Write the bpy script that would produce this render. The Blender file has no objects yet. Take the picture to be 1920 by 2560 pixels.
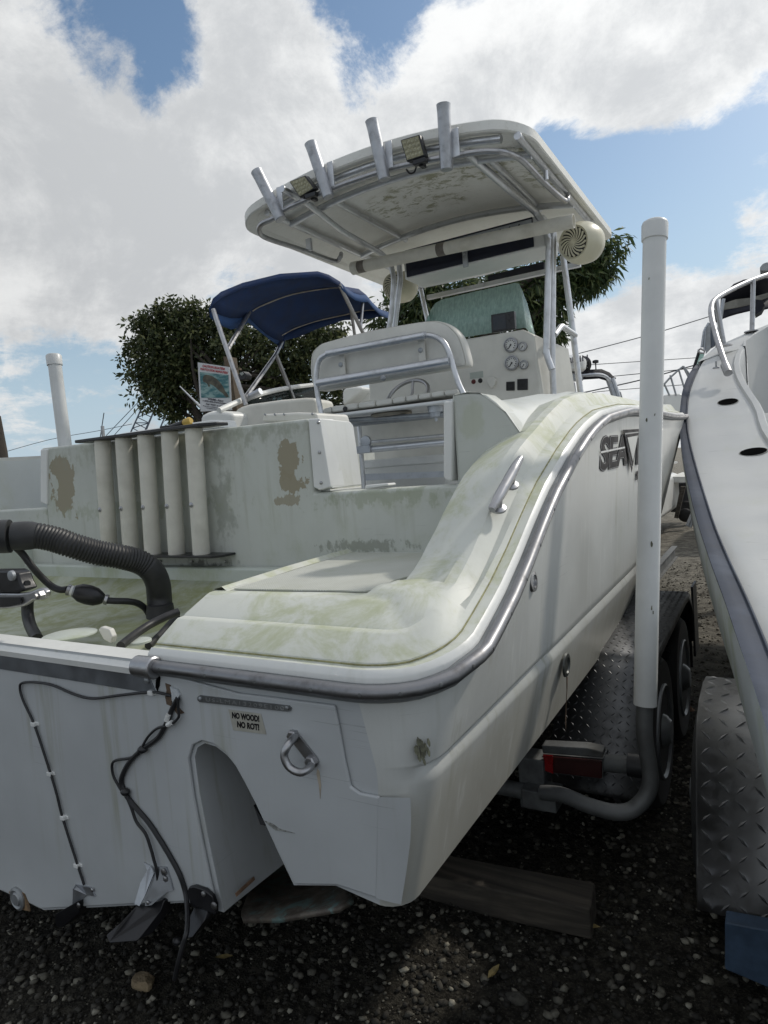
import bpy, bmesh, math, random
import numpy as np
from mathutils import Vector, Matrix
random.seed(7); rng = np.random.default_rng(11)
sc = bpy.context.scene
COL = sc.collection

# ---------------------------------------------------------------- camera
F = 1650.0; CX, CY = 960.0, 1280.0; CAM = np.array([0.0, 0.0, 1.4])
_Y = np.array([970.0, 180.0, F]); _Y /= np.linalg.norm(_Y)
_X = np.array([2860.0, 105.0, -F]); _X -= _X.dot(_Y) * _Y; _X /= np.linalg.norm(_X)
_Z = np.cross(_X, _Y)
if _Z[1] < 0: _Z = -_Z
R = np.array([_X, _Y, _Z])
cam = bpy.data.cameras.new('camera'); co = bpy.data.objects.new('camera', cam); COL.objects.link(co)
cam.sensor_fit = 'VERTICAL'; cam.sensor_height = 36.0; cam.lens = F / 2560.0 * 36.0
cam.clip_start = 0.05; cam.clip_end = 6000
M = Matrix.Identity(4)
for i in range(3):
    M[i][0] = R[i][0]; M[i][1] = R[i][1]; M[i][2] = -R[i][2]; M[i][3] = CAM[i]
co.matrix_world = M
sc.camera = co

# ---------------------------------------------------------------- light
SUN_AZ, SUN_EL = 29.0, 41.0            # azimuth from +Y towards +X
EXPOSURE = 0.0
sd = Vector((math.sin(math.radians(SUN_AZ)) * math.cos(math.radians(SUN_EL)),
             math.cos(math.radians(SUN_AZ)) * math.cos(math.radians(SUN_EL)), math.sin(math.radians(SUN_EL))))
sl = bpy.data.lights.new('sun', 'SUN'); sl.energy = 2.0; sl.angle = math.radians(3.0); sl.color = (1.0, 0.945, 0.86)
so = bpy.data.objects.new('sun', sl); COL.objects.link(so)
so.rotation_euler = (-sd).to_track_quat('-Z', 'Y').to_euler(); so.location = (3, 6, 8)
sc.view_settings.view_transform = 'Standard'; sc.view_settings.look = 'None'
sc.view_settings.gamma = 1.0; sc.view_settings.exposure = EXPOSURE; sc.view_settings.use_curve_mapping = False
sc.render.engine = 'CYCLES'

def raydir(px, py):
    v = R @ np.array([(px - CX) / F, -(py - CY) / F, 1.0]); return v
def U(px, py, X=None, Y=None, Z=None, d=None):
    """point of the place seen at a photo pixel, on the given plane"""
    r = raydir(px, py)
    if X is not None: t = (X - CAM[0]) / r[0]
    elif Y is not None: t = (Y - CAM[1]) / r[1]
    elif Z is not None: t = (Z - CAM[2]) / r[2]
    else: t = d
    return tuple(CAM + t * r)

# world: Nishita sky under broken cloud
w = bpy.data.worlds.new('World'); sc.world = w; w.use_nodes = True
nt = w.node_tree; N = nt.nodes; L = nt.links; N.clear()
def wn(t, **k):
    n = N.new(t)
    for a, b in k.items(): setattr(n, a, b)
    return n
def wm(op, a, b=None, c=None, clamp=False):
    n = N.new('ShaderNodeMath'); n.operation = op; n.use_clamp = clamp
    for i, v in enumerate((a, b, c)):
        if v is None: continue
        if isinstance(v, (int, float)): n.inputs[i].default_value = v
        else: L.new(v, n.inputs[i])
    return n.outputs[0]
sky = wn('ShaderNodeTexSky', sky_type='NISHITA', sun_disc=False)
sky.sun_elevation = math.radians(SUN_EL); sky.sun_rotation = math.radians(SUN_AZ)
sky.air_density = 1.3; sky.dust_density = 1.2; sky.ozone_density = 1.5
tc = wn('ShaderNodeTexCoord'); sep = wn('ShaderNodeSeparateXYZ'); L.new(tc.outputs['Generated'], sep.inputs[0])
zz = wm('ADD', wm('MAXIMUM', sep.outputs[2], 0.0), 0.22)
cmb = wn('ShaderNodeCombineXYZ'); L.new(wm('DIVIDE', sep.outputs[0], zz), cmb.inputs[0]); L.new(wm('DIVIDE', sep.outputs[1], zz), cmb.inputs[1])
cmb.inputs[2].default_value = 3.7
def noise(vec, scale, detail=6, rough=0.55, dist=0.0, lac=2.1):
    n = wn('ShaderNodeTexNoise'); n.inputs['Scale'].default_value = scale; n.inputs['Detail'].default_value = detail
    n.inputs['Roughness'].default_value = rough; n.inputs['Distortion'].default_value = dist; n.inputs['Lacunarity'].default_value = lac
    L.new(vec, n.inputs['Vector']); return n.outputs['Fac']
n1 = noise(cmb.outputs[0], 1.25, 10, 0.62, 0.25)
n2 = noise(cmb.outputs[0], 4.2, 12, 0.66, 0.3)
n3 = noise(tc.outputs['Generated'], 9.0, 12, 0.68, 0.35)
dens = wm('ADD', wm('ADD', wm('MULTIPLY', n1, 0.6), wm('MULTIPLY', n2, 1.0)), wm('MULTIPLY', n3, 0.75))   # about 0.8 mean
# openings and thick banks of the cloud deck, as directions
def blob(px, py, radpx, amt, asp=None):
    global dens
    v = raydir(px, py); v = v / np.linalg.norm(v)
    dt = wn('ShaderNodeVectorMath', operation='DOT_PRODUCT'); L.new(tc.outputs['Generated'], dt.inputs[0]); dt.inputs[1].default_value = tuple(v)
    amt *= 0.92; ang = math.cos(math.atan(radpx * 1.15 / F))
    mr = wn('ShaderNodeMapRange', interpolation_type='SMOOTHSTEP'); L.new(dt.outputs['Value'], mr.inputs[0])
    mr.inputs[1].default_value = ang; mr.inputs[2].default_value = 1 - (1 - ang) * 0.05; mr.inputs[3].default_value = 0; mr.inputs[4].default_value = amt
    dens = wm('ADD', dens, mr.outputs[0])
for b in [(260, 60, 170, -.30), (350, 150, 170, -.28), (460, 240, 110, -.2), (420, 70, 120, -.12), (850, 50, 170, -.24), (1040, 80, 200, -.30), (860, 330, 90, -.12), (1120, 20, 150, -.15),
          (1530, 95, 80, -.22), (1660, 60, 80, -.22), (1600, 400, 260, -.42), (1850, 380, 220, -.36), (1420, 440, 180, -.25), (1450, 190, 150, .22), (1640, 170, 190, .30), (1820, 130, 240, .32), (1900, 230, 130, .16), (1380, 60, 160, .2), (1480, 560, 240, -.26), (1760, 560, 240, -.22), (100, 1060, 260, -.2), (300, 960, 200, -.1),
          (640, 680, 130, -.14), (560, 760, 150, -.1),(1250, 230, 130, .1),
          (150, 350, 420, .25), (500, 450, 420, .28), (700, 150, 260, .24), (120, 700, 350, .12), (1300, 120, 260, .3), (1100, 230, 180, .25),
          (1500, 260, 100, .18), (1700, 240, 120, .2), (1590, 470, 60, .26), (1880, 480, 90, .30), (1500, 800, 220, .24), (1850, 700, 260, .26), (1700, 640, 200, .12), (900, 700, 200, .1)]:
    blob(*b)
mk = wn('ShaderNodeMapRange', interpolation_type='SMOOTHSTEP'); L.new(dens, mk.inputs[0])
mk.inputs[1].default_value = 0.98; mk.inputs[2].default_value = 1.27; mk.inputs[3].default_value = 0.0; mk.inputs[4].default_value = 1.0
# thick cloud turns grey, thin cloud and edges towards the sun stay bright
shd = wm('ADD', wm('ADD', wm('MULTIPLY', noise(cmb.outputs[0], 1.6, 8, 0.6, 0.2), 0.8), wm('MULTIPLY', noise(tc.outputs['Generated'], 5.5, 12, 0.68, 0.3), 0.9)), wm('MULTIPLY', dens, 0.22))
thick = wn('ShaderNodeMapRange', interpolation_type='SMOOTHSTEP'); L.new(shd, thick.inputs[0])
thick.inputs[1].default_value = 0.93; thick.inputs[2].default_value = 1.32; thick.inputs[3].default_value = 0; thick.inputs[4].default_value = 1
sdot = wn('ShaderNodeVectorMath', operation='DOT_PRODUCT'); L.new(tc.outputs['Generated'], sdot.inputs[0]); sdot.inputs[1].default_value = tuple(sd)
sund = wn('ShaderNodeMapRange'); L.new(sdot.outputs['Value'], sund.inputs[0]); sund.inputs[1].default_value = 0.2; sund.inputs[2].default_value = 1.0; sund.inputs[3].default_value = 0.85; sund.inputs[4].default_value = 1.15
ccol = wn('ShaderNodeMix', data_type='RGBA'); L.new(thick.outputs[0], ccol.inputs[0])
ccol.inputs[6].default_value = (9.3, 9.4, 9.4, 1); ccol.inputs[7].default_value = (6.2, 6.4, 6.6, 1)
sc_ = wn('ShaderNodeVectorMath', operation='SCALE'); L.new(ccol.outputs[2], sc_.inputs[0]); L.new(sund.outputs[0], sc_.inputs['Scale'])
mx = wn('ShaderNodeMix', data_type='RGBA'); L.new(mk.outputs[0], mx.inputs[0]); L.new(sc_.outputs[0], mx.inputs[7])
hs = wn('ShaderNodeMix', data_type='RGBA', blend_type='MULTIPLY'); hs.inputs[0].default_value = 1.0
L.new(sky.outputs[0], hs.inputs[6]); hs.inputs[7].default_value = (0.92, 1.0, 1.04, 1)
# milky haze low in the sky
hz = wn('ShaderNodeMapRange', interpolation_type='SMOOTHSTEP'); L.new(sep.outputs[2], hz.inputs[0]); hz.inputs[1].default_value = 0.42; hz.inputs[2].default_value = -0.02; hz.inputs[3].default_value = 0; hz.inputs[4].default_value = .85
hm = wn('ShaderNodeMix', data_type='RGBA'); L.new(hz.outputs[0], hm.inputs[0]); L.new(hs.outputs[2], hm.inputs[6]); hm.inputs[7].default_value = (5.0, 6.3, 7.6, 1)
L.new(hm.outputs[2], mx.inputs[6])
bg = wn('ShaderNodeBackground'); bg.inputs[1].default_value = 0.1; L.new(mx.outputs[2], bg.inputs[0])
out = wn('ShaderNodeOutputWorld'); L.new(bg.outputs[0], out.inputs[0])

# ---------------------------------------------------------------- materials
MATS = {}
class NT:
    def __init__(s, name):
        s.m = bpy.data.materials.new(name); s.m.use_nodes = True; s.t = s.m.node_tree; s.n = s.t.nodes; s.l = s.t.links
        s.b = s.n['Principled BSDF']; s.tc = s.n.new('ShaderNodeTexCoord')
    def vec(s, scale=(1, 1, 1), loc=(0, 0, 0), rot=(0, 0, 0)):
        mp = s.n.new('ShaderNodeMapping'); mp.inputs['Scale'].default_value = scale; mp.inputs['Location'].default_value = loc; mp.inputs['Rotation'].default_value = rot
        s.l.new(s.tc.outputs['Object'], mp.inputs[0]); return mp.outputs[0]
    def noise(s, scale=5, detail=4, rough=0.55, vec=None, dist=0.0):
        n = s.n.new('ShaderNodeTexNoise'); n.inputs['Scale'].default_value = scale; n.inputs['Detail'].default_value = detail
        n.inputs['Roughness'].default_value = rough; n.inputs['Distortion'].default_value = dist
        s.l.new(vec if vec is not None else s.tc.outputs['Object'], n.inputs['Vector']); return n.outputs['Fac']
    def ramp(s, v, a, b, x=0.0, y=1.0):
        n = s.n.new('ShaderNodeMapRange'); n.interpolation_type = 'SMOOTHSTEP'; s.l.new(v, n.inputs[0])
        n.inputs[1].default_value = a; n.inputs[2].default_value = b; n.inputs[3].default_value = x; n.inputs[4].default_value = y; return n.outputs[0]
    def math(s, op, a, b=None, clamp=False):
        n = s.n.new('ShaderNodeMath'); n.operation = op; n.use_clamp = clamp
        for i, v in enumerate((a, b)):
            if v is None: continue
            if isinstance(v, (int, float)): n.inputs[i].default_value = v
            else: s.l.new(v, n.inputs[i])
        return n.outputs[0]
    def mix(s, f, a, b):
        n = s.n.new('ShaderNodeMix'); n.data_type = 'RGBA'
        if isinstance(f, (int, float)): n.inputs[0].default_value = f
        else: s.l.new(f, n.inputs[0])
        for i, v in ((6, a), (7, b)):
            if isinstance(v, tuple): n.inputs[i].default_value = (*v[:3], 1)
            else: s.l.new(v, n.inputs[i])
        return n.outputs[2]
    def xyz(s):
        n = s.n.new('ShaderNodeSeparateXYZ'); s.l.new(s.tc.outputs['Object'], n.inputs[0]); return n.outputs
    def set(s, col=None, rough=None, metal=None, bump=None, bs=0.2, bd=0.01, **k):
        def put(nm, v):
            if isinstance(v, (int, float)): s.b.inputs[nm].default_value = v
            elif isinstance(v, tuple): s.b.inputs[nm].default_value = (*v[:3], 1)
            else: s.l.new(v, s.b.inputs[nm])
        if col is not None: put('Base Color', col)
        if rough is not None: put('Roughness', rough)
        if metal is not None: put('Metallic', metal)
        for a, b in k.items(): put(a, b)
        if bump is not None:
            bn = s.n.new('ShaderNodeBump'); bn.inputs['Strength'].default_value = bs; bn.inputs['Distance'].default_value = bd
            s.l.new(bump, bn.inputs['Height']); s.l.new(bn.outputs[0], s.b.inputs['Normal'])
        return s.m

def gel(name, base=(.60, .62, .60), algae=0.35, streak=0.3, grime=0.3, rough=0.38, green=(.25, .28, .12), zfade=None, seed=0, zband=None, spots=(), water=None, asc=1.0):
    """weathered white gelcoat: mottling, algae, vertical run-down streaks, specks"""
    t = NT(name); o = (seed * 3.1, seed * 1.7, seed * 0.9)
    mott = t.noise(2.2, 6, .6, t.vec(loc=o))
    c = t.mix(t.ramp(mott, .3, .7), tuple(x * .88 for x in base), base)
    st = t.noise(1.0, 5, .6, t.vec((16, 16, .9), o)); st2 = t.noise(1.0, 4, .55, t.vec((45, 45, 2.2), o))
    patch = t.noise(1.4, 4, .55, t.vec(loc=(o[0] + 5, o[1], o[2])))
    sm = t.math('MULTIPLY', t.ramp(t.math('ADD', t.math('MULTIPLY', st, .6), t.math('MULTIPLY', st2, .4)), .5, .74), t.ramp(patch, .4, .65))
    c = t.mix(t.math('MULTIPLY', sm, min(1, streak * 1.5)), c, (.27, .27, .18))
    an = t.noise(3.2 * asc, 12, .72, t.vec((1, 1, .7), (o[0], o[1] + 8, o[2])), 0.5)
    am = t.ramp(an, .56 - .20 * algae, .74 - .14 * algae)
    if zband:
        z = t.xyz()[2]; band = t.ramp(z, zband[1], zband[0]); am = t.math('MULTIPLY', am, t.math('ADD', band, zband[2]), True)
    c = t.mix(t.math('MULTIPLY', am, min(1, algae * 1.15)), c, green)
    sp = t.noise(70, 4, .7, t.vec(loc=o)); spm = t.math('MULTIPLY', t.ramp(sp, .66, .74), t.ramp(patch, .42, .7))
    c = t.mix(t.math('MULTIPLY', spm, grime), c, (.09, .09, .07))
    blk = t.noise(6, 8, .7, t.vec((1.5, 1.5, .5), (o[0] + 2, o[1], 0)))
    c = t.mix(t.math('MULTIPLY', t.ramp(blk, .64, .80), grime * .6), c, (.16, .16, .12))
    hair = t.noise(1.0, 3, .5, t.vec((3, 3, 210), o)); hm_ = t.math('MULTIPLY', t.ramp(hair, .66, .70), t.ramp(t.noise(2.6, 5, .6, t.vec(loc=(o[0] + 9, 0, 0))), .52, .62)); c = t.mix(t.math('MULTIPLY', hm_, .45), c, tuple(x * .45 for x in base))
    if water:
        z_ = t.xyz()[2]; wn_ = t.math('ADD', z_, t.math('MULTIPLY', t.math('SUBTRACT', t.noise(1.0, 6, .65, t.vec((14, 14, 1.2), o)), .5), .22)); c = t.mix(t.math('MULTIPLY', t.ramp(wn_, water[0], water[0] - .10), water[2]), c, water[1])
        dr_ = t.noise(1.0, 4, .6, t.vec((30, 30, 1.1), (o[0] + 4, 0, 0))); c = t.mix(t.math('MULTIPLY', t.ramp(dr_, .56, .70), .35), c, tuple(min(1, x * 1.22) for x in base))
    for k_, (cx_, cz_, rx_, rz_, col_, st_, ns_, amp_) in enumerate(spots):
        xz = t.xyz(); dx_ = t.math('DIVIDE', t.math('SUBTRACT', xz[0], cx_), rx_); dz_ = t.math('DIVIDE', t.math('SUBTRACT', xz[2], cz_), rz_)
        dd = t.math('SQRT', t.math('ADD', t.math('MULTIPLY', dx_, dx_), t.math('MULTIPLY', dz_, dz_)))
        dd = t.math('ADD', dd, t.math('MULTIPLY', t.math('SUBTRACT', t.noise(ns_, 8, .62, t.vec((1, 1, .7), (k_ * 3.3, 0, 1))), .5), amp_ * 2.4))
        hard = amp_ < 1.4; c = t.mix(t.math('MULTIPLY', t.ramp(dd, 1.0, .92 if hard else .3), st_), c, col_)
    return t.set(c, t.ramp(mott, .2, .8, rough - .08, rough + .16), 0.0, t.noise(26, 5, .6), .10, .004)

def metal(name, col=(.62, .63, .64), rough=.25, dirt=.4, bump=.02, met=1.0):
    t = NT(name); n = t.noise(14, 6, .65); n2 = t.noise(90, 3, .6)
    f = t.ramp(n, .5, .75)
    c = t.mix(t.math('MULTIPLY', f, dirt), col, tuple(x * .45 for x in (col[0], col[1] * .97, col[2] * .9)))
    r = t.math('ADD', t.ramp(n, .3, .75, rough, rough + .25), t.math('MULTIPLY', n2, .08))
    return t.set(c, r, met, n2, bump, .0008)
def plain(name, col, rough=.5, var=.15, scale=12, met=0.0, bump=.1, bd=.003, dirt=None, spec=None):
    t = NT(name); n = t.noise(scale, 6, .6)
    c = t.mix(t.ramp(n, .3, .72), tuple(x * (1 - var) for x in col), tuple(min(1, x * (1 + var)) for x in col))
    if dirt: c = t.mix(t.math('MULTIPLY', t.ramp(t.noise(scale * .35, 8, .65), .48, .72), dirt[3]), c, dirt[:3])
    m = t.set(c, t.ramp(n, .3, .8, rough - .07, rough + .1), met, t.noise(scale * 6, 3, .6), bump, bd)
    if spec is not None: t.b.inputs['Specular IOR Level'].default_value = spec
    return m

G_Z = -0.15          # ground level
M_ = MATS
M_['wall0'] = gel('weathered_gelcoat_wall', (.56, .585, .555), .42, .55, .55, .5, (.33, .36, .22), seed=1)
M_['pod'] = gel('algae_gelcoat_platform', (.64, .655, .60), .60, .35, .45, .50, (.38, .41, .22), seed=2, asc=1.9)
M_['coam'] = gel('weathered_gelcoat_coaming', (.62, .64, .61), .34, .18, .25, .36, (.44, .45, .28), seed=3)
M_['hull'] = gel('chalky_gelcoat_hull', (.55, .56, .54), .16, .60, .35, .36, (.36, .38, .26), seed=4, water=(-.10, (.40, .39, .33), .55))
M_['white'] = gel('white_gelcoat', (.76, .765, .74), .16, .22, .2, .34, (.5, .5, .33), seed=5)
M_['clean'] = plain('clean_white_plastic', (.74, .745, .73), .4, .06, 5)
M_['cream'] = plain('cream_vinyl', (.66, .65, .60), .5, .07, 5, dirt=(.4, .38, .3, .25))
M_['steel'] = metal('polished_stainless', (.42, .42, .43), .24, .6, 0.0)
M_['alu'] = metal('anodised_aluminium_tube', (.66, .67, .69), .30, .3, 0.0)
M_['aluraw'] = metal('brushed_aluminium', (.50, .52, .55), .38, .4)
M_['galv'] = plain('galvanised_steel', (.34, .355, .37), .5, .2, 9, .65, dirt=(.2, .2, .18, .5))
M_['galvd'] = plain('grimy_shade_dark_galvanised', (.14, .145, .145), .65, .3, 12, .4, dirt=(.06, .055, .045, .7))  # galvanised steel darkened to carry the shade under the hull, plus mottled dirt
M_['black'] = plain('black_rubber', (.018, .018, .02), .5, .25, 20)
M_['blackp'] = plain('black_plastic', (.014, .014, .016), .35, .2, 16)
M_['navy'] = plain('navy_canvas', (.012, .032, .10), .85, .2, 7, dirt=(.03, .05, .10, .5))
M_['navyl'] = plain('sunlit_blue_canvas', (.02, .06, .16), .85, .15, 7)  # lighter copy of the navy canvas, sunlight put into the colour
M_['pvc'] = plain('white_pvc', (.66, .67, .66), .42, .06, 6, dirt=(.42, .42, .38, .35))
M_['oldpvc'] = plain('aged_cream_pvc', (.66, .64, .57), .48, .08, 8, dirt=(.35, .33, .25, .4))
M_['tyre'] = plain('tyre_rubber', (.02, .02, .02), .75, .3, 25)

# ---------------------------------------------------------------- mesh helpers
V3 = lambda p: np.array(p, float)
def nrm(v):
    v = V3(v); l = np.linalg.norm(v); return v / l if l > 1e-12 else v
def smooth_path(pts, sub=6):
    """Catmull-Rom through the points"""
    P = [V3(p) for p in pts]
    if len(P) < 3 or sub < 2: return P
    P = [2 * P[0] - P[1]] + P + [2 * P[-1] - P[-2]]; out = []
    for i in range(1, len(P) - 2):
        a, b, c, d = P[i - 1], P[i], P[i + 1], P[i + 2]
        for k in range(sub):
            t = k / sub
            out.append(.5 * ((2 * b) + (c - a) * t + (2 * a - 5 * b + 4 * c - d) * t * t + (3 * b - a - 3 * c + d) * t ** 3))
    out.append(P[-2]); return out
def fillet(pts, r, n=6):
    """polyline with rounded bends of radius about r"""
    P = [V3(p) for p in pts]; out = [P[0]]
    for i in range(1, len(P) - 1):
        a, b, c = P[i - 1], P[i], P[i + 1]
        u = nrm(a - b); v = nrm(c - b); k = min(r, np.linalg.norm(a - b) * .49, np.linalg.norm(c - b) * .49)
        s, e = b + u * k, b + v * k
        for j in range(n + 1):
            t = j / n; out.append((1 - t) ** 2 * s + 2 * t * (1 - t) * b + t * t * e)
    out.append(P[-1]); return out
class MB:
    def __init__(s): s.v = []; s.f = []
    def add(s, vs, fs):
        k = len(s.v); s.v += [tuple(map(float, q)) for q in vs]; s.f += [tuple(i + k for i in f) for f in fs]; return s
    def box(s, c, size, ax=None):
        c = V3(c); h = V3(size) / 2; ax = ax if ax is not None else np.eye(3)
        vs = [c + sum(ax[i] * h[i] * q[i] for i in range(3)) for q in [(x, y, z) for x in (-1, 1) for y in (-1, 1) for z in (-1, 1)]]
        return s.add(vs, [(0, 1, 3, 2), (4, 6, 7, 5), (0, 4, 5, 1), (2, 3, 7, 6), (0, 2, 6, 4), (1, 5, 7, 3)])
    def tube(s, pts, r, seg=14, cap=True, sub=0, flat=None):
        P = smooth_path(pts, sub) if sub else [V3(p) for p in pts]
        rr = r if hasattr(r, '__len__') else None
        n = len(P); T = [nrm(P[min(i + 1, n - 1)] - P[max(i - 1, 0)]) for i in range(n)]
        a = nrm(np.cross(T[0], (0, 0, 1) if abs(T[0][2]) < .9 else (1, 0, 0))); vs = []
        for i in range(n):
            a = nrm(a - T[i] * a.dot(T[i])); b = np.cross(T[i], a)
            ri = r if rr is None else rr[min(int(i * len(rr) / n), len(rr) - 1)] if len(rr) != n else rr[i]
            for k in range(seg):
                t = 2 * math.pi * k / seg; vs.append(P[i] + ri * (a * math.cos(t) + b * math.sin(t)))
        fs = [(i * seg + k, i * seg + (k + 1) % seg, (i + 1) * seg + (k + 1) % seg, (i + 1) * seg + k) for i in range(n - 1) for k in range(seg)]
        if cap: fs += [tuple(range(seg - 1, -1, -1)), tuple((n - 1) * seg + k for k in range(seg))]
        return s.add(vs, fs)
    def lathe(s, prof, o, ax, seg=24, arc=None):
        """prof: (distance along axis, radius)"""
        o = V3(o); ax = nrm(ax); a = nrm(np.cross(ax, (0, 0, 1) if abs(ax[2]) < .9 else (1, 0, 0))); b = np.cross(ax, a); vs = []
        for h, r in prof:
            for k in range(seg):
                t = 2 * math.pi * k / seg; vs.append(o + ax * h + max(r, 1e-5) * (a * math.cos(t) + b * math.sin(t)))
        n = len(prof)
        fs = [(i * seg + k, i * seg + (k + 1) % seg, (i + 1) * seg + (k + 1) % seg, (i + 1) * seg + k) for i in range(n - 1) for k in range(seg)]
        fs += [tuple(range(seg - 1, -1, -1)), tuple((n - 1) * seg + k for k in range(seg))]
        return s.add(vs, fs)
    def prism(s, poly, d):
        """3D polygon pushed along vector d"""
        P = [V3(p) for p in poly]; d = V3(d); n = len(P)
        return s.add(P + [p + d for p in P], [tuple(range(n)), tuple(range(2 * n - 1, n - 1, -1))] + [(i, (i + 1) % n, n + (i + 1) % n, n + i) for i in range(n)])
    def grid(s, rows, closed=False, flip=False):
        n, m = len(rows), len(rows[0]); vs = [p for r in rows for p in r]; fs = []
        for i in range(n - 1):
            for j in range(m if closed else m - 1):
                q = (i * m + j, i * m + (j + 1) % m, (i + 1) * m + (j + 1) % m, (i + 1) * m + j); fs.append(q[::-1] if flip else q)
        return s.add(vs, fs)
    def poly(s, pts): return s.add(pts, [tuple(range(len(pts)))])
    def sphere(s, c, r, seg=12, ring=8, sc=(1, 1, 1)):
        c = V3(c); rows = []
        for i in range(ring + 1):
            p = math.pi * i / ring; rows.append([c + V3(sc) * r * V3((math.sin(p) * math.cos(2 * math.pi * k / seg), math.sin(p) * math.sin(2 * math.pi * k / seg), math.cos(p))) for k in range(seg)])
        return s.grid(rows, True)
ORG = {}
def part(name, mb, mat, parent=None, label=None, cat=None, group=None, kind=None, sharp=38, bevel=0, fix=True, solid=0, loc=None):
    o0 = ORG.get(parent.name, V3((0, 0, 0))) if parent else (V3(loc) if loc is not None else (np.mean(np.array(mb.v), axis=0) if not kind == 'structure' else V3((0, 0, 0))))
    me = bpy.data.meshes.new(name); A = np.array(mb.v, float) - o0
    me.from_pydata(A.tolist(), [], mb.f)
    if fix:
        bm = bmesh.new(); bm.from_mesh(me); bmesh.ops.recalc_face_normals(bm, faces=bm.faces); bm.to_mesh(me); bm.free()
    me.validate()
    for p in me.polygons: p.use_smooth = True
    me.set_sharp_from_angle(angle=math.radians(sharp))
    ob = bpy.data.objects.new(name, me); COL.objects.link(ob)
    me.materials.append(mat)
    if parent: ob.parent = parent
    else: ob.location = o0
    ORG[ob.name] = o0
    if solid:
        md = ob.modifiers.new('solid', 'SOLIDIFY'); md.thickness = solid; md.offset = -1
    if bevel:
        md = ob.modifiers.new('bevel', 'BEVEL'); md.width = bevel; md.segments = 2; md.limit_method = 'ANGLE'; md.angle_limit = math.radians(35); md.harden_normals = True
    tagit(ob, label, cat, group, kind); return ob
def tagit(ob, label=None, cat=None, group=None, kind=None):
    if label: ob['label'] = label
    if cat: ob['category'] = cat
    if group: ob['group'] = group
    if kind: ob['kind'] = kind
    return ob
def thing(name, loc, label, cat, group=None, kind=None):
    e = bpy.data.objects.new(name, None); COL.objects.link(e); e.location = tuple(map(float, loc)); e.empty_display_size = .2
    ORG[e.name] = V3(loc); return tagit(e, label, cat, group, kind)
def text(name, body, size, o, xd, yd, mat, parent, ext=.0006, off=0.0, align='CENTER', shear=0.0, sx=1.0, space=1.0):
    """flat lettering at o, reading along xd, up along yd"""
    cu = bpy.data.curves.new(name, 'FONT'); cu.body = body; cu.size = size; cu.align_x = align; cu.align_y = 'CENTER'; cu.extrude = ext; cu.offset = off; cu.shear = shear; cu.space_character = space
    cu.resolution_u = 3
    to = bpy.data.objects.new(name + '_tmp', cu); COL.objects.link(to); bpy.context.view_layer.update()
    me = bpy.data.meshes.new_from_object(to.evaluated_get(bpy.context.evaluated_depsgraph_get())); bpy.data.objects.remove(to)
    xd = nrm(xd); yd = nrm(V3(yd) - xd * V3(yd).dot(xd)); zd = np.cross(xd, yd)
    for v in me.vertices:
        q = V3(o) + xd * v.co.x * sx + yd * v.co.y + zd * v.co.z - ORG[parent.name]; v.co = q
    me.materials.clear(); me.materials.append(mat)
    ob = bpy.data.objects.new(name, me); COL.objects.link(ob); ob.parent = parent; ORG[ob.name] = ORG[parent.name]; return ob
def fit(ob, w, h, xd, yd, o):
    """scale flat lettering so that it is w wide and h high about the point o"""
    xd = nrm(xd); yd = nrm(V3(yd) - xd * V3(yd).dot(xd)); zd = np.cross(xd, yd); c = V3(o) - (V3(ob.parent.location) if False else 0)
    A = [(V3(v.co) + ORG[ob.name] - V3(o)) for v in ob.data.vertices]; xs_ = [a.dot(xd) for a in A]; ys_ = [a.dot(yd) for a in A]
    sx_, sy_ = w / (max(xs_) - min(xs_)), h / (max(ys_) - min(ys_)); mx_, my_ = (max(xs_) + min(xs_)) / 2, (max(ys_) + min(ys_)) / 2
    for v, a in zip(ob.data.vertices, A): v.co = V3(o) - ORG[ob.name] + xd * (a.dot(xd) - mx_) * sx_ + yd * (a.dot(yd) - my_) * sy_ + zd * a.dot(zd)
    return ob
def bolt(mb, p, n, r=.006, h=.004):
    mb.lathe([(0, r), (h * .6, r * .95), (h, r * .55), (h * 1.05, 0.0)], p, n, 10)

# ---------------------------------------------------------------- ground
def ground_mat():
    t = NT('dark_gravel_dirt'); n = t.noise(1.6, 8, .65); n2 = t.noise(30, 6, .7); n3 = t.noise(120, 4, .7)
    c = t.mix(t.ramp(n2, .38, .72), (.020, .0185, .0155), (.10, .092, .074))
    c = t.mix(t.ramp(n3, .56, .72), c, (.15, .14, .115))
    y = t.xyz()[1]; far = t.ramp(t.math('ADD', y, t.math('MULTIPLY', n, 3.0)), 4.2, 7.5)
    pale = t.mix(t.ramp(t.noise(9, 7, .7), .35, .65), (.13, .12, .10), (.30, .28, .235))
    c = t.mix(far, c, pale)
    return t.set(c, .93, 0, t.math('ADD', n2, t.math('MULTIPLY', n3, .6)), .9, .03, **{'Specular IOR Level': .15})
def hgt(x, y):
    return G_Z + .012 * np.sin(x * 2.1 + 1) * np.cos(y * 1.7) + .010 * np.sin(x * 5.3 + y * 4.1)
gx = np.concatenate([np.linspace(-600, -7, 14), np.linspace(-6, 3, 90), np.linspace(4, 600, 14)])
gy = np.concatenate([np.linspace(-60, -.5, 6), np.linspace(0, 9, 90), np.linspace(10, 1500, 26)])
mb = MB(); mb.grid([[(x, y, float(hgt(x, y)) if (-6 <= x <= 3 and 0 <= y <= 9) else G_Z - .004) for x in gx] for y in gy])
part('ground', mb, ground_mat(), kind='structure')

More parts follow.
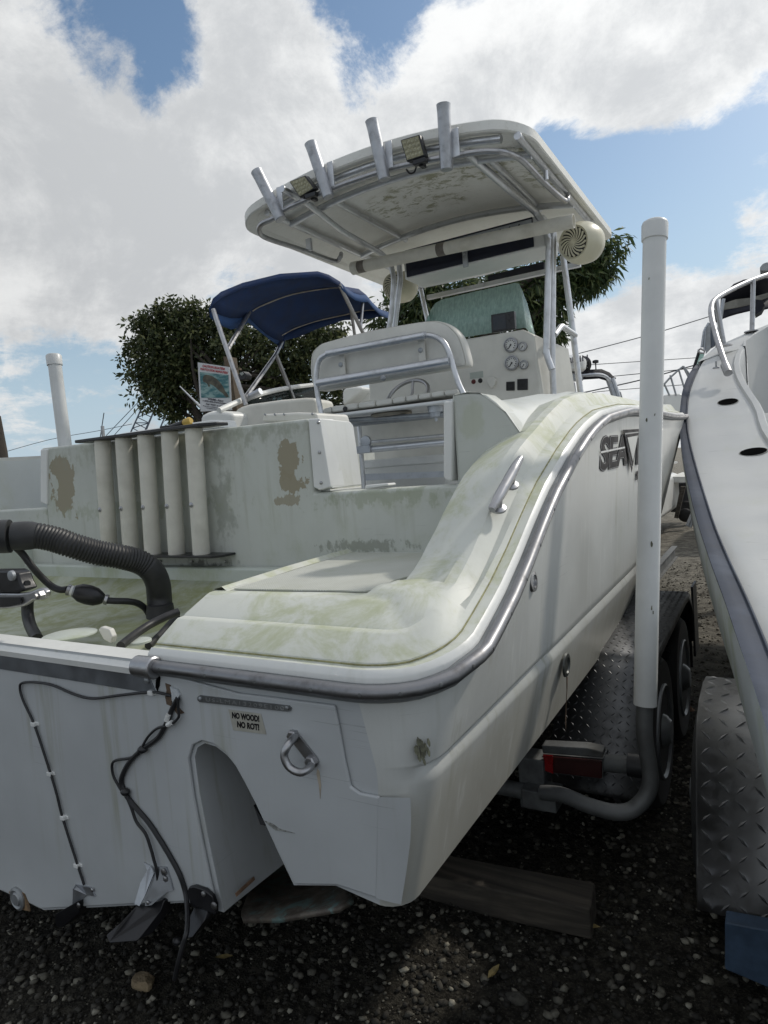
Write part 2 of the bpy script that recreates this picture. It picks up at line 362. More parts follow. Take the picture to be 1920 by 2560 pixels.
def stones(name, n, xr, yr, rmin, rmax, mat, label, power=2.6, cond=None):
    ico = np.array([(0, 0, 1.0)] + [(.894 * math.cos(2 * math.pi * k / 5), .894 * math.sin(2 * math.pi * k / 5), .447) for k in range(5)]
                   + [(.894 * math.cos(2 * math.pi * (k + .5) / 5), .894 * math.sin(2 * math.pi * (k + .5) / 5), -.447) for k in range(5)] + [(0, 0, -1)])
    fc = [(0, 1 + k, 1 + (k + 1) % 5) for k in range(5)] + [(1 + k, 6 + k, 1 + (k + 1) % 5) for k in range(5)] + [(1 + (k + 1) % 5, 6 + k, 6 + (k + 1) % 5) for k in range(5)] + [(6 + k, 11, 6 + (k + 1) % 5) for k in range(5)]
    fc = np.array(fc)
    x = rng.uniform(*xr, n); y = yr[0] + (yr[1] - yr[0]) * rng.random(n) ** 1.5
    if cond is not None: k = cond(x, y); x, y = x[k], y[k]; n = len(x)
    s = rmin + (rmax - rmin) * rng.random(n) ** power
    P = ico[None] * (1 + rng.uniform(-.42, .38, (n, 12, 1)))
    P = P * (s[:, None] * rng.uniform(.65, 1.2, (n, 3)))[:, None, :] * np.array([1, 1, .62])
    a = rng.uniform(0, 6.28, n); ca, sa = np.cos(a)[:, None], np.sin(a)[:, None]
    X = P[:, :, 0] * ca - P[:, :, 1] * sa; Y = P[:, :, 0] * sa + P[:, :, 1] * ca
    V = np.stack([X + x[:, None], Y + y[:, None], P[:, :, 2] + (hgt(x, y) + s * .22)[:, None]], -1).reshape(-1, 3)
    Fc = (fc[None] + (np.arange(n) * 12)[:, None, None]).reshape(-1, 3)
    me = bpy.data.meshes.new(name); me.vertices.add(len(V)); me.vertices.foreach_set('co', V.ravel())
    me.loops.add(len(Fc) * 3); me.loops.foreach_set('vertex_index', Fc.ravel()); me.polygons.add(len(Fc))
    me.polygons.foreach_set('loop_start', np.arange(len(Fc)) * 3); me.update(calc_edges=True); me.materials.append(mat)
    ob = bpy.data.objects.new(name, me); COL.objects.link(ob); tagit(ob, label, 'gravel', None, 'stuff'); return ob
t = NT('gravel_stones'); gi = t.n.new('ShaderNodeNewGeometry'); rp = t.n.new('ShaderNodeValToRGB'); t.l.new(gi.outputs['Random Per Island'], rp.inputs[0])
e = rp.color_ramp.elements; e[0].color = (.02, .019, .017, 1); e[1].color = (.36, .34, .28, 1); e[1].position = 1.0
for p_, c_ in ((.5, (.045, .042, .036, 1)), (.75, (.10, .094, .078, 1)), (.92, (.19, .18, .145, 1))):
    q = e.new(p_); q.color = c_
M_['stone'] = t.set(t.mix(t.math('MULTIPLY', t.ramp(t.noise(60, 4, .7), .4, .7), .5), rp.outputs[0], (.05, .047, .04)), .85, 0, t.noise(150, 4, .7), .4, .004, **{'Specular IOR Level': .25})
stones('gravel', 46000, (-3.6, 1.6), (.2, 3.4), .003, .016, M_['stone'], 'loose pale and dark gravel stones on the dirt', 2.6)
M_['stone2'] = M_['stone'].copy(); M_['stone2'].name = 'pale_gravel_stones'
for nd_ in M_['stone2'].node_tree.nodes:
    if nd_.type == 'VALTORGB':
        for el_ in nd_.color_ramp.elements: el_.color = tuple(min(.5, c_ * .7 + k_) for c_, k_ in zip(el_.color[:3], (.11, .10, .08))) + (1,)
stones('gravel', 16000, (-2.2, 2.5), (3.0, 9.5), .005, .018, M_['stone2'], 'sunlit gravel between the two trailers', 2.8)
# larger single rocks one can pick out
def rock(p, s, lab, col):
    bm = MB(); bm.sphere((0, 0, 0), 1, 12, 9); r2 = np.random.default_rng(int(abs(p[0] * 1000)))
    A = np.array(bm.v); 
    for k in range(14):
        d = r2.normal(size=3); d /= np.linalg.norm(d); h = r2.uniform(.6, .85); dd = A @ d; A -= np.outer(np.maximum(dd - h, 0), d)
    A = A * np.array(s) + np.array([p[0], p[1], G_Z + s[2] * .6]); bm.v = [tuple(q) for q in A]
    t_ = NT('rock_surface'); m_ = t_.set(t_.mix(t_.ramp(t_.noise(18, 7, .7), .35, .65), tuple(x * .5 for x in col), col), .9, 0, t_.noise(60, 6, .7), .8, .01)
    part('rock', bm, m_, None, lab, 'rock', sharp=22)
rp_ = U(362, 2470, Z=G_Z); rock(rp_, (.045, .035, .032), 'tan angular rock lying on the gravel below the transom', (.30, .23, .14))
rp_ = U(660, 2225 + 230, Z=G_Z); rock(U(1290, 2380 + 125, Z=G_Z), (.035, .028, .02), 'dark rounded rock on the gravel at the bottom of the picture', (.09, .085, .07))
rock(U(1718, 1778, Z=G_Z), (.05, .035, .022), 'reddish brown stone beside the rear trailer wheel', (.34, .20, .13))
rock(U(1738, 1565, Z=G_Z), (.07, .05, .03), 'flat grey stone on the sunlit gravel between the trailers', (.33, .31, .27))

lf = plain('dry_leaf', (.26, .20, .08), .7, .4, 40)
for i_, (px, py, w_) in enumerate([(1478, 2318, 'curled yellow leaf on the gravel beside the end of the timber beam'), (1234, 2432, 'yellow green leaf on the gravel at the bottom of the picture'), (1740, 1620, 'brown leaf on the sunlit gravel beside the trailer mud flap'), (560, 2395, 'small pale leaf on the gravel under the transom')]):
    p_ = V3(U(px, py, Z=G_Z + .02)); m_ = MB(); a_ = i_ * 1.3; d_ = V3((math.cos(a_), math.sin(a_), 0)); e_ = V3((-d_[1], d_[0], 0)); L_, W_ = .030, .011
    m_.add([p_ - d_ * L_, p_ - d_ * L_ * .3 + e_ * W_ + V3((0, 0, .006)), p_ + d_ * L_ * .4 + e_ * W_ * .8 + V3((0, 0, .008)), p_ + d_ * L_ + V3((0, 0, .010)), p_ + d_ * L_ * .4 - e_ * W_ * .8 + V3((0, 0, .007)), p_ - d_ * L_ * .3 - e_ * W_ + V3((0, 0, .005)), p_ + V3((0, 0, -.002))], [(0, 1, 6), (1, 2, 6), (2, 3, 6), (3, 4, 6), (4, 5, 6), (5, 0, 6)])
    part('dry_leaf', m_, lf, None, w_, 'leaf', 'dry leaves lying on the gravel')
# ---------------------------------------------------------------- main boat: hull
XC = -2.4                      # centreline
SX, WY = -.55, 2.08            # starboard side, transom wall
BOAT = thing('center_console_boat', (XC, 3.5, .9), 'large algae-stained white center console fishing boat with hard top, stern towards us', 'boat')
RZ = [(1.0, .975), (1.12, .982), (1.29, 1.02), (1.447, 1.084), (1.573, 1.149), (1.72, 1.234), (1.843, 1.30), (2.077, 1.397), (2.3, 1.475), (2.557, 1.535), (3.035, 1.583), (3.445, 1.60), (4.855, 1.61), (6, 1.66), (9.6, 1.85)]
railz = lambda y: float(np.interp(y, [a for a, _ in RZ], [b for _, b in RZ]))
def xside(y, h):
    """starboard side; h = 0 keel side edge, .5 chine, 1 rail"""
    b = np.interp(h, [0, .28, .34, 1], [-.66, -.605, -.60, SX])
    y0 = 2.6 + 2.6 * h; k = max(0, y - y0) / (9.4 - y0)
    return b - (XC * -1 + b) * 1.0 * (k ** 2.0)
def corner_r(h): return .06 + .13 * h
TY = 1.08
LX = U(372, 1650, Y=TY)[0]
ys = [0, .12, .3, .5, .7, .85, 1.0]     # fraction of the corner arc
stations = []
hs = [0, .03, .15, .27, .285, .31, .335, .35, .45, .6, .75, .88, .96, 1.0]
def zrow(y, h):
    bot = .512 + .012 * max(0, y - 1.1) + .03 * max(0, y - 4) ** 1.3; top = railz(y) - .012; ch = .80 + .015 * max(0, y - 2) ** 1.2 * .6
    if h <= .31: return bot + (ch - bot) * h / .31
    return ch + (top - ch) * (h - .31) / .69
rows = []
for k, a in enumerate(ys):
    th = a * math.pi / 2; row = []
    for h in hs:
        r = corner_r(h); gro = .012 if h == .31 else 0.0
        x = xside(1.3, h) - r + r * math.sin(th) - gro * a; y = TY + r - r * math.cos(th)
        row.append((x, y, zrow(y, h)))
    rows.append(row)
for y in [1.36, 1.44, 1.52, 1.6, 1.68, 1.76, 1.84, 1.92, 2.0, 2.08, 2.2, 2.35, 2.5, 2.75, 3, 3.3, 3.7, 4.2, 4.8, 5.4, 6, 6.6, 7.2, 7.8, 8.4, 8.9, 9.3]:
    rows.append([(xside(y, h) - (.012 if h == .31 else 0.0), y, zrow(y, h)) for h in hs])
mb = MB(); mb.grid(rows)
prow = [[(2 * XC - q[0], q[1], q[2]) for q in r] for r in rows]; mb.grid(prow)
HULL = part('hull', mb, M_['hull'], BOAT, sharp=50)
# transom face with the starboard tunnel, and the bottom it carries forward
def T(px, py): return U(px, py, Y=TY)
ins = -.008
c0 = xside(1.3, 0) - corner_r(0)
tun = [T(735, 2213), T(700, 2140), T(668, 2070), T(640, 2010), T(612, 1955), T(590, 1915), T(568, 1888), T(540, 1866), T(512, 1858), T(494, 1868), T(487, 1892)]
tunl = [T(500, 1985), T(520, 2090), T(541, 2190), T(560, 2281)]
poly = [(c0, TY, zrow(TY, 0)), T(840, 2214)] + tun + tunl + [T(470, 2256), T(110, 2275)]
poly = [(p[0], TY, p[2]) for p in poly]
kz = poly[-1][2]; mir = [(2 * XC - p[0], TY, p[2]) for p in poly]
full = poly + mir[::-1]
topz = .955
edge = [(rows[0][j][0], TY, rows[0][j][2]) for j in range(1, len(hs))]
face = full + [(2 * XC - p[0], TY, p[2]) for p in edge] + edge[::-1]
bm = bmesh.new(); vs = [bm.verts.new(p) for p in face]; ed = [bm.edges.new((vs[i], vs[(i + 1) % len(vs)])) for i in range(len(vs))]
bmesh.ops.triangle_fill(bm, edges=ed, use_beauty=True)
fm = MB(); fm.add([tuple(v.co) for v in bm.verts], [tuple(v.index for v in f.verts) for f in bm.faces]) if (bm.verts.index_update() or True) else 0
bm.free()
M_['transom'] = gel('white_gelcoat_transom', (.49, .51, .52), .05, .75, .35, .42, (.33, .34, .28), seed=6)
part('transom', fm, M_['transom'], BOAT, sharp=30)
bmb = MB(); prof = full; RB = []
for y, sx_, dz in ((TY, 1, 0), (1.11, 1, 0), (1.7, 1, .0), (2.6, 1, .01), (4.5, 1, .05), (6.5, .7, .1), (9.3, .02, .55)):
    RB.append([(XC + (p[0] - XC) * sx_, y, max(p[2] - (max(0, y - 1.6) * .25 if i_ in range(2, 17) or len(prof) - 1 - i_ in range(2, 17) else 0), min(p[2], .33)) + dz) if y > TY else p for i_, p in enumerate(prof)])
bmb.grid(RB); part('hull_bottom', bmb, M_['transom'], BOAT, sharp=30)
# recessed corner panel: the flat transom skin stands proud of the rounded corner
pan = [(XC - 1.3, TY - .0005, .93), (LX + .02, TY - .0005, .93), (LX + .06, TY - .0005, .945)] + [(a[0], TY - .0005, a[2]) for a in (T(600, 1730), T(842, 1760), T(850, 1800), T(868, 1900), T(882, 1962), T(905, 1978), T(955, 1988), T(952, 2100), T(948, 2240),
       T(850, 2208), T(742, 2206), T(706, 2138), T(674, 2068), T(646, 2008), T(618, 1953), T(594, 1910), T(571, 1880), T(541, 1857), T(511, 1849), T(488, 1860), T(478, 1892), T(490, 1985), T(510, 2090), T(531, 2190), T(549, 2274), T(470, 2249), T(110, 2268))] + [(XC - 1.3, TY - .0005, T(110, 2268)[2])]
m2 = MB(); m2.prism(pan, (0, -.009, 0)); part('transom_panel', m2, M_['transom'], BOAT, bevel=.006, sharp=30)

wr = []
for (u0, v0), (u1, v1) in (((953, 1987), (1026, 1994)), ((951, 2045), (1028, 2048)), ((950, 2100), (1026, 2104)), ((949, 2170), (1016, 2180)), ((946, 2239), (1003, 2261))):
    a_, b_ = T(u0, v0), T(u1, v1); wr.append([(a_[0] * (1 - f_) + b_[0] * f_, TY - .0093 * (1 - f_) ** .8 - .0004, a_[2] * (1 - f_) + b_[2] * f_) for f_ in (0, .2, .4, .6, .8, 1)])
m2 = MB(); m2.grid(wr); part('panel_fairing', m2, M_['transom'], BOAT, sharp=60)
# ---------------------------------------------------------------- rub rail and moulded deck cap
def rail_path(inset, z_of):
    """points and inward normals along transom, corner and side"""
    out = []
    for x in np.linspace(LX, SX - .2, 9): out.append((V3((x, TY, 0)), V3((0, 1, 0)), TY))
    for k in range(1, 9):
        th = k / 9 * math.pi / 2; out.append((V3((SX - .2 + .2 * math.sin(th), TY + .2 - .2 * math.cos(th), 0)), V3((-math.sin(th), math.cos(th), 0)), TY + .2 - .2 * math.cos(th)))
    for y in [1.28, 1.34, 1.4, 1.46, 1.52, 1.58, 1.64, 1.7, 1.78, 1.86, 1.94, 2.02, 2.08, 2.16, 2.25, 2.35, 2.45, 2.6, 2.8, 3.1, 3.5, 4, 4.6, 5.2, 5.8, 6.4, 7, 7.6, 8.2, 8.8, 9.3]:
        x0 = xside(y, 1.0); x1 = xside(y + .01, 1.0); tdir = nrm((x1 - x0, .01, 0)); out.append((V3((x0, y, 0)), V3((-tdir[1], tdir[0], 0)), y))
    return out
RP = rail_path(0, 0)
rz2 = lambda y: railz(y) - (.006 if y < 1.2 else 0)
path = [p + V3((0, 0, rz2(y))) - n * .012 for p, n, y in RP]
path = [p - n * .007 - V3((0, 0, .011)) for p, (q_, n, y) in zip(path, RP)]
mb = MB(); mb.tube(path, .0155, 14); RAIL = part('rub_rail', mb, metal('dull_steel_rub_rail', (.27, .27, .28), .30, .6, 0.0), BOAT)
mb = MB(); mb.tube([p + V3((0, 0, -.006)) + n * .013 for p, (q, n, y) in zip(path, RP)], .019, 10); part('rail_base', mb, plain('grey_rail_vinyl', (.16, .17, .175), .45, .2, 10, dirt=(.05, .05, .05, .6)), RAIL)
mb = MB(); a = path[0]; mb.lathe([(-.012, .021), (-.010, .0265), (.05, .0275), (.053, .024)], a + V3((-.004, -.004, -.002)), (1, 0, 0), 18); part('rail_end_cap', mb, M_['steel'], RAIL)
mb = MB()
for i in range(1, len(path) - 14, 2):
    bolt(mb, path[i] - RP[i][1] * .0145, -RP[i][1], .0045, .002)
part('rail_screws', mb, M_['galvd'], RAIL, kind='stuff')
ZT = 1.09; 
ZC = [(1.25, 1.09), (1.4, 1.12), (1.5, 1.17), (1.6, 1.235), (1.72, 1.325), (1.85, 1.405), (1.97, 1.455), (2.08, 1.49), (2.25, 1.55), (2.45, 1.61), (2.7, 1.65), (3.1, 1.67), (5, 1.70), (6, 1.76), (9.6, 1.97)]
crest = lambda y: float(np.interp(y, [a for a, _ in ZC], [b for _, b in ZC]))
ins_t = [0, .012, .026, .030, .038, .098, .104, .124, .130, .212, .224, .250]
dz_t = [.008, .018, .020, .028, .034, .070, .0725, .0735, .078, .113, .1165, .117]
ins_s = [0, .012, .034, .038, .050, .070, .086, .104, .130, .200, .262, .292]
def dz_side(y):
    c = crest(y) - railz(y); g_ = min(1, max(0, (y - 1.35) / .3)); return [.008, .018, .022, .028, .034, .42 * c, .70 * c, .95 * c, 1.0 * c, c - .018 * g_, c - .048 * g_, (ZT + .004 - railz(y)) if y < WY + .05 else c - .05]
rows = []
for p, n, y in RP:
    f = 0 if y < 1.16 else min(1, (y - 1.16) / .28); f = f * f * (3 - 2 * f)
    ds = dz_side(max(y, 1.3)); q = []
    for j in range(12):
        d_ = dz_t[j] * (1 - f) + ds[j] * f; r_ = max(.2 - (ins_t[j] + ins_s[j]) / 2, .06); ccx, ccy = SX - ins_s[j] - r_, TY + ins_t[j] + r_
        if y <= TY + 1e-6: x_, y_ = LX + (p[0] - LX) / (SX - .2 - LX) * (ccx - LX), TY + ins_t[j]
        elif n[0] < -.001 and n[1] > .001 and y < TY + .2:
            th_ = math.atan2(-n[0], n[1]); x_, y_ = ccx + r_ * math.sin(th_), ccy - r_ * math.cos(th_)
        else:
            x_, y_ = p[0] + n[0] * ins_s[j], p[1] + n[1] * ins_s[j]
            if y < 1.6: y_ = ccy + (y - 1.28) / .32 * (1.6 - ccy)
        q.append(V3((x_, y_, railz(y) + d_)))
    rows.append(q)
mb = MB(); mb.grid(rows)
dec = part('deck_cap', mb, M_['pod'], BOAT, sharp=21)
# the weathering is heavier on the pod than on the forward coaming: two coats along the length
sub_ = [i for i, (p, n, y) in enumerate(RP)]
mb = MB(); mb.grid([[p + n * .006 + V3((0, 0, railz(y) - .045)), p + n * .002 + V3((0, 0, railz(y) - .030)), p - n * .001 + V3((0, 0, railz(y) - .012)), p - n * .001 + V3((0, 0, railz(y) + .004)), r[0] + V3((0, 0, .0005)), r[1] + V3((0, 0, .0012))] for (p, n, y), r in zip(RP, rows)]); part('cap_flange', mb, M_['white'], BOAT, sharp=60)
mb = MB(); mb.tube([(a + b) / 2 - V3((0, 0, .0006)) for a, b in [(r[2], r[3]) for r in rows]], .0022, 6); part('seam_line', mb, plain('yellowed_seam', (.27, .26, .13), .8, .3, 60), BOAT)
# platform floor
iend = max(i for i, (p, n, y) in enumerate(RP) if y <= WY)
inner = [rows[i][-1] for i in range(0, iend + 1)]
INX = inner[0][0]
flo = [(q[0], q[1], ZT + .003) for q in inner] + [(-.86, WY + .03, ZT + .003), (INX - .075, WY + .03, ZT + .003)]
mb = MB(); mb.prism(flo, (0, 0, -.03)); part('platform', mb, M_['pod'], BOAT, sharp=30)
# inboard face of the pod, sloping out to the motor well floor
e0 = [rows[0][j] for j in range(12)]
mb = MB()
lip = [V3((INX, inner[0][1], ZT + .003)), V3((INX - .05, 1.7, ZT + .003)), V3((INX - .075, WY, ZT + .003))]
low = [V3((LX - .005, TY + .03, .93)), V3((INX - .075, 1.7, .93)), V3((INX - .10, WY, .93))]
mb.grid([low, [a * .25 + b * .75 - V3((.012, 0, 0)) for a, b in zip(low, lip)], [b + V3((-.006, 0, .008)) for b in lip], [b + V3((.02, 0, .014)) for b in lip], [b + V3((.04, 0, 0.001)) for b in lip]])
mb.add(e0 + [V3((LX - .005, TY + .03, .93)), V3((LX, TY + .004, .93))], [(11, 10, 9, 8, 7, 12), (7, 6, 5, 4, 3, 2, 1, 0, 13, 12)])
part('platform_side', mb, M_['pod'], BOAT, sharp=40)
# nonskid tread inset in the platform floor
t = NT('nonskid_tread'); chk = t.n.new('ShaderNodeTexBrick'); 
vv = t.vec((1, 1, 1)); t.l.new(vv, chk.inputs['Vector']); chk.inputs['Scale'].default_value = 62; chk.offset = 0; chk.inputs['Mortar Size'].default_value = .16; chk.inputs['Brick Width'].default_value = .5; chk.inputs['Row Height'].default_value = .5
chk.inputs['Color1'].default_value = (1, 1, 1, 1); chk.inputs['Color2'].default_value = (1, 1, 1, 1); chk.inputs['Mortar'].default_value = (0, 0, 0, 1)
nn = t.noise(3.5, 7, .6); c = t.mix(t.ramp(nn, .35, .68), (.60, .61, .56), (.72, .73, .69)); c = t.mix(t.math('MULTIPLY', t.ramp(t.noise(6, 8, .7), .5, .75), .45), c, (.44, .46, .30))
c = t.mix(t.math('MULTIPLY', t.math('SUBTRACT', 1.0, chk.outputs['Fac']), 0.0), c, (.4, .4, .3)); c = t.mix(t.math('MULTIPLY', chk.outputs['Fac'], .45), c, (.30, .31, .25))
M_['nonskid'] = t.set(c, .6, 0, chk.outputs['Color'], .9, .004)
cy = np.mean([q[1] for q in flo]); cx_ = np.mean([q[0] for q in flo])
ns = []
for q in flo:
    v = V3((cx_ - q[0], cy - q[1], 0)); v = nrm(v); ns.append((q[0] + v[0] * .05, q[1] + v[1] * .05, ZT + .0045))
ns[-1] = (ns[-1][0] + .03, WY - .05, ns[-1][2]); ns[-2] = (ns[-2][0] - .02, WY - .05, ns[-2][2])
mb = MB(); mb.prism(ns, (0, 0, .004)); part('nonskid_panel', mb, M_['nonskid'], BOAT, sharp=30)
# port side: the same rail and cap, mirrored and plain (only glimpsed)
mb = MB(); mb.grid([[(2 * XC - q[0], q[1], q[2]) for q in r] for r in rows]); part('deck_cap', mb, M_['coam'], BOAT, sharp=60)

# ---------------------------------------------------------------- transom wall with the two door openings
W = lambda px, py: U(px, py, Y=WY)
wt = lambda x: float(np.interp(x, [W(120, 1118)[0], W(780, 1045)[0], -1.0], [W(120, 1118)[2], W(780, 1045)[2], W(1160, 980)[2]]))
dl, dr = W(782, 1200)[0], W(1135, 1100)[0]; sill = W(900, 1225)[2]
pr = W(108, 1200)[0]; pl = pr - (dr - dl)
def wallblock(x0, x1, z0, z1a, z1b, n=4):
    return [[(x, yy, z) for yy in (WY, WY + .10)] for x, z in ((x0, z0), (x1, z0), (x1, z1b), (x0, z1a))]
def block(mb, pts):
    mb.prism([(x, WY, z) for x, z in pts], (0, .11, 0))
O_ = ORG[BOAT.name]
def spot(px0, py0, px1, py1, col, k, sc_=1.0, amp=1.1):
    a_, b_ = W(px0, py0), W(px1, py1); return ((a_[0] + b_[0]) / 2 - O_[0], (a_[2] + b_[2]) / 2 - O_[2], abs(b_[0] - a_[0]) / 2, abs(b_[2] - a_[2]) / 2, col, k, sc_, amp)
tan = (.30, .265, .185)
SP = [spot(128, 1145, 200, 1280, tan, .95, 13, 1.39), spot(690, 1112, 752, 1190, tan, .95, 16, 1.3), spot(700, 1180, 765, 1235, tan, .95, 20, 1.3), spot(690, 1235, 750, 1262, tan, .8, 30, 1.39), spot(515, 1070, 600, 1430, (.16, .17, .13), .45, 16, 1.7), spot(430, 1395, 600, 1460, (.06, .065, .05), .8, 22, 1.5),
      spot(780, 1225, 1150, 1262, (.28, .31, .2), .5, 26, 2.0), spot(100, 1262, 560, 1290, (.30, .33, .22), .4, 26, 2.0), spot(120, 1100, 780, 1128, (.30, .31, .24), .35, 26, 2.0), spot(790, 1350, 1040, 1385, (.14, .15, .11), .55, 44, 2.0), spot(560, 1060, 780, 1090, (.24, .26, .18), .35, 30, 2.0), spot(1140, 990, 1230, 1130, (.40, .43, .30), .4, 12, 1.8)]
M_['wall'] = gel('weathered_gelcoat_wall', (.56, .58, .54), .36, .65, .6, .5, (.36, .39, .27), seed=1, spots=SP)
mb = MB()
block(mb, [(pr, .90), (-.700, .90), (-.700, 1.486), (-.720, 1.519), (-.744, 1.555), (-.776, 1.591), (-.813, 1.622), (-.85, 1.632), (dr, wt(dr)), (dr, sill), (dl, sill)] + [(dl, wt(dl))] + [(x, wt(x)) for x in np.linspace(dl, pr, 6)[1:]])
part('transom_wall', mb, M_['wall'], BOAT, bevel=.014, sharp=30)
mb = MB(); block(mb, [(pl - .3, .90), (pr - .001, .90), (pr - .001, sill), (pl, sill), (pl, wt(pl) - .02), (pl - .3, wt(pl) - .02)]); part('transom_wall', mb, M_['wall'], BOAT, bevel=.012, sharp=30)
# gunwale from the wall forward
rows2 = []
for (p, n, y), r in zip(RP, rows):
    if y < WY - .001: continue
    c = crest(y); f = min(1, max(0, (y - WY) / .7)); ztop = 1.634 * (1 - f) + (c + .012) * f; xt = -.83 * (1 - f) + -.78 * f
    if y > 4.6: xt = p[0] - .25
    b = r[-4] + V3((0, 0, .000)); mz = 1.556 * (1 - f) + (b[2] * .5 + ztop * .5 + .004) * f; mx_ = -.745 * (1 - f) + (b[0] * .5 + xt * .5) * f
    xin = dr + .012 if y < 4.6 else p[0] - .40
    rows2.append([b - V3((0, 0, .01)), b, V3((-.702 * (1 - f) + (b[0] * .6 + mx_ * .4) * f, y, 1.487 * (1 - f) + (b[2] * .62 + mz * .38) * f)), V3((mx_, y, mz)), V3((xt, y, ztop - .006)), V3(((xt + xin) / 2, y, ztop + .002)), V3((xin, y, ztop - .002)), V3((xin - .004, y, ztop - .03)), V3((xin, y, 1.15))])
mb = MB(); mb.grid(rows2); part('gunwale', mb, M_['coam'], BOAT, sharp=50)
mb = MB(); mb.grid([[(2 * XC - q[0], q[1], q[2]) for q in r] for r in rows2]); part('gunwale', mb, M_['coam'], BOAT, sharp=50)
mb = MB(); mb.box((XC, 5.3, 1.225), (2.9, 6.1, .02)); part('cockpit_sole', mb, M_['white'], BOAT)
mb = MB(); mb.box((XC, 3.1, 1.242), (2.8, 1.5, .008)); part('deck_mat', mb, plain('blue_deck_carpet', (.09, .14, .20), .9, .2, 30), BOAT)
# door panels beside the starboard opening
jx = W(800, 1100)[0]
mb = MB(); q = [W(774, 1047), W(803, 1046), W(831, 1218), W(803, 1226), W(788, 1218)]; mb.prism([(a[0], WY - .012, a[2]) for a in q], (0, .10, 0)); part('door_jamb', mb, M_['clean'], BOAT, bevel=.006)
q = [U(803, 1046, Y=WY), U(876, 1054, Y=WY + .20), U(884, 1064, Y=WY + .215), U(905, 1212, Y=WY + .215), U(831, 1221, Y=WY)]
mb = MB(); mb.prism(q, (-.02, -.004, 0)); DOOR = part('transom_door', mb, M_['white'], BOAT, bevel=.004)
nd = nrm(np.cross(V3(q[1]) - V3(q[0]), V3(q[4]) - V3(q[0]))); nd = nd if nd[0] > 0 else -nd
mb = MB()
for (px, py) in ((796, 1056), (799, 1131), (803, 1207)): bolt(mb, U(px, py, Y=WY - .012), (0, -1, 0), .007, .005)
for (px, py, f_) in ((812, 1132, .1), (828, 1207, .05)): bolt(mb, V3(U(px, py, Y=WY + .03)) + nd * .003, nd, .007, .005)
part('door_screws', mb, M_['steel'], DOOR, kind='stuff')
mb = MB(); q = [W(1112, 1004), W(1134, 1002), W(1134, 1204), W(1118, 1200), W(1112, 1192)]; mb.prism([(a[0], WY - .014, a[2]) for a in q], (0, .12, 0)); part('door_jamb', mb, M_['clean'], BOAT, bevel=.008)
mb = MB(); q = [W(905, 1224), W(965, 1215), W(962, 1209), W(905, 1214)]; mb.prism([(a[0], WY + .02, a[2]) for a in q], (0, .06, 0)); part('door_stop', mb, M_['white'], BOAT, bevel=.004)
# jamb of the port opening and the bright inner liner beyond
mb = MB(); q = [W(105, 1124), W(122, 1122), W(122, 1262), W(105, 1255)]; mb.prism([(a[0], WY - .01, a[2]) for a in q], (0, .1, 0)); part('door_jamb', mb, M_['clean'], BOAT, bevel=.006)
lx_ = pl + .02; mb = MB(); mb.prism([(lx_, WY + .12, 1.1), (lx_, 4.6, 1.1), (lx_, 4.6, 1.66), (lx_, 3.2, 1.655), (lx_, WY + .12, 1.63)], (-.05, 0, 0)); part('cockpit_liner', mb, M_['cream'], BOAT)

# ---------------------------------------------------------------- motor well and its cap
M_['well'] = gel('algae_covered_well', (.46, .485, .40), .85, .3, .5, .5, (.27, .29, .14), seed=9, asc=1.6)
M_['wellw'] = gel('algae_stained_well_side', (.56, .60, .55), .45, .45, .4, .5, (.34, .38, .2), seed=8)
wz = .90
mb = MB()
wl = XC - 1.05
mb.grid([[(wl, TY + .06, wz - .03), (-1.3, TY + .06, wz - .03)], [(wl, 1.5, wz - .02), (-1.3, 1.5, wz - .02)], [(wl, 1.85, wz + .01), (-1.3, 1.85, wz + .01)], [(wl, WY, wz + .10), (-1.3, WY, wz + .10)]])
part('motor_well', mb, M_['well'], BOAT, sharp=30)
mb = MB(); mb.box((XC, WY - .03, .985), (2.6, .055, .10)); part('wall_step', mb, M_['wellw'], BOAT, bevel=.012)
mb = MB(); q = [(wl, WY, .90), (wl, TY + .04, .90), (wl, TY + .04, 1.06), (wl, WY, 1.12)]; mb.prism(q, (-.02, 0, 0)); part('well_side', mb, M_['wellw'], BOAT)
CT = lambda px, py: U(px, py, Y=TY - .01)
zc1 = U(372, 1648, Y=TY)[2]
mb = MB(); pz = CT(0, 1627)[2]; px0 = 2 * XC - LX
ct = [(TY - .016, pz - .012), (TY - .018, pz + .004), (TY - .006, pz + .014), (TY + .075, pz + .020), (TY + .085, pz + .012), (TY + .085, pz - .08)]
mb.grid([[(x, a, b) for a, b in ct] for x in np.linspace(px0, LX + .004, 12)]); part('transom_cap', mb, M_['white'], BOAT, sharp=35)
mb = MB(); zb = CT(200, 1704)[2]; q = [(px0, TY - .012, pz - .004), (LX + .004, TY - .012, pz - .004), (LX + .03, TY - .012, zb), (px0, TY - .012, zb)]
mb.prism(q, (0, .01, 0)); CAPB = part('motor_plate', mb, plain('oxidised_aluminium_strip', (.20, .215, .235), .42, .18, 9, .7, dirt=(.12, .12, .13, .5)), BOAT, bevel=.001)
mb = MB(); bolt(mb, (T(378, 1697)[0], TY - .012, T(378, 1697)[2]), (0, -1, 0), .009, .006); part('plate_bolt', mb, M_['galv'], CAPB)
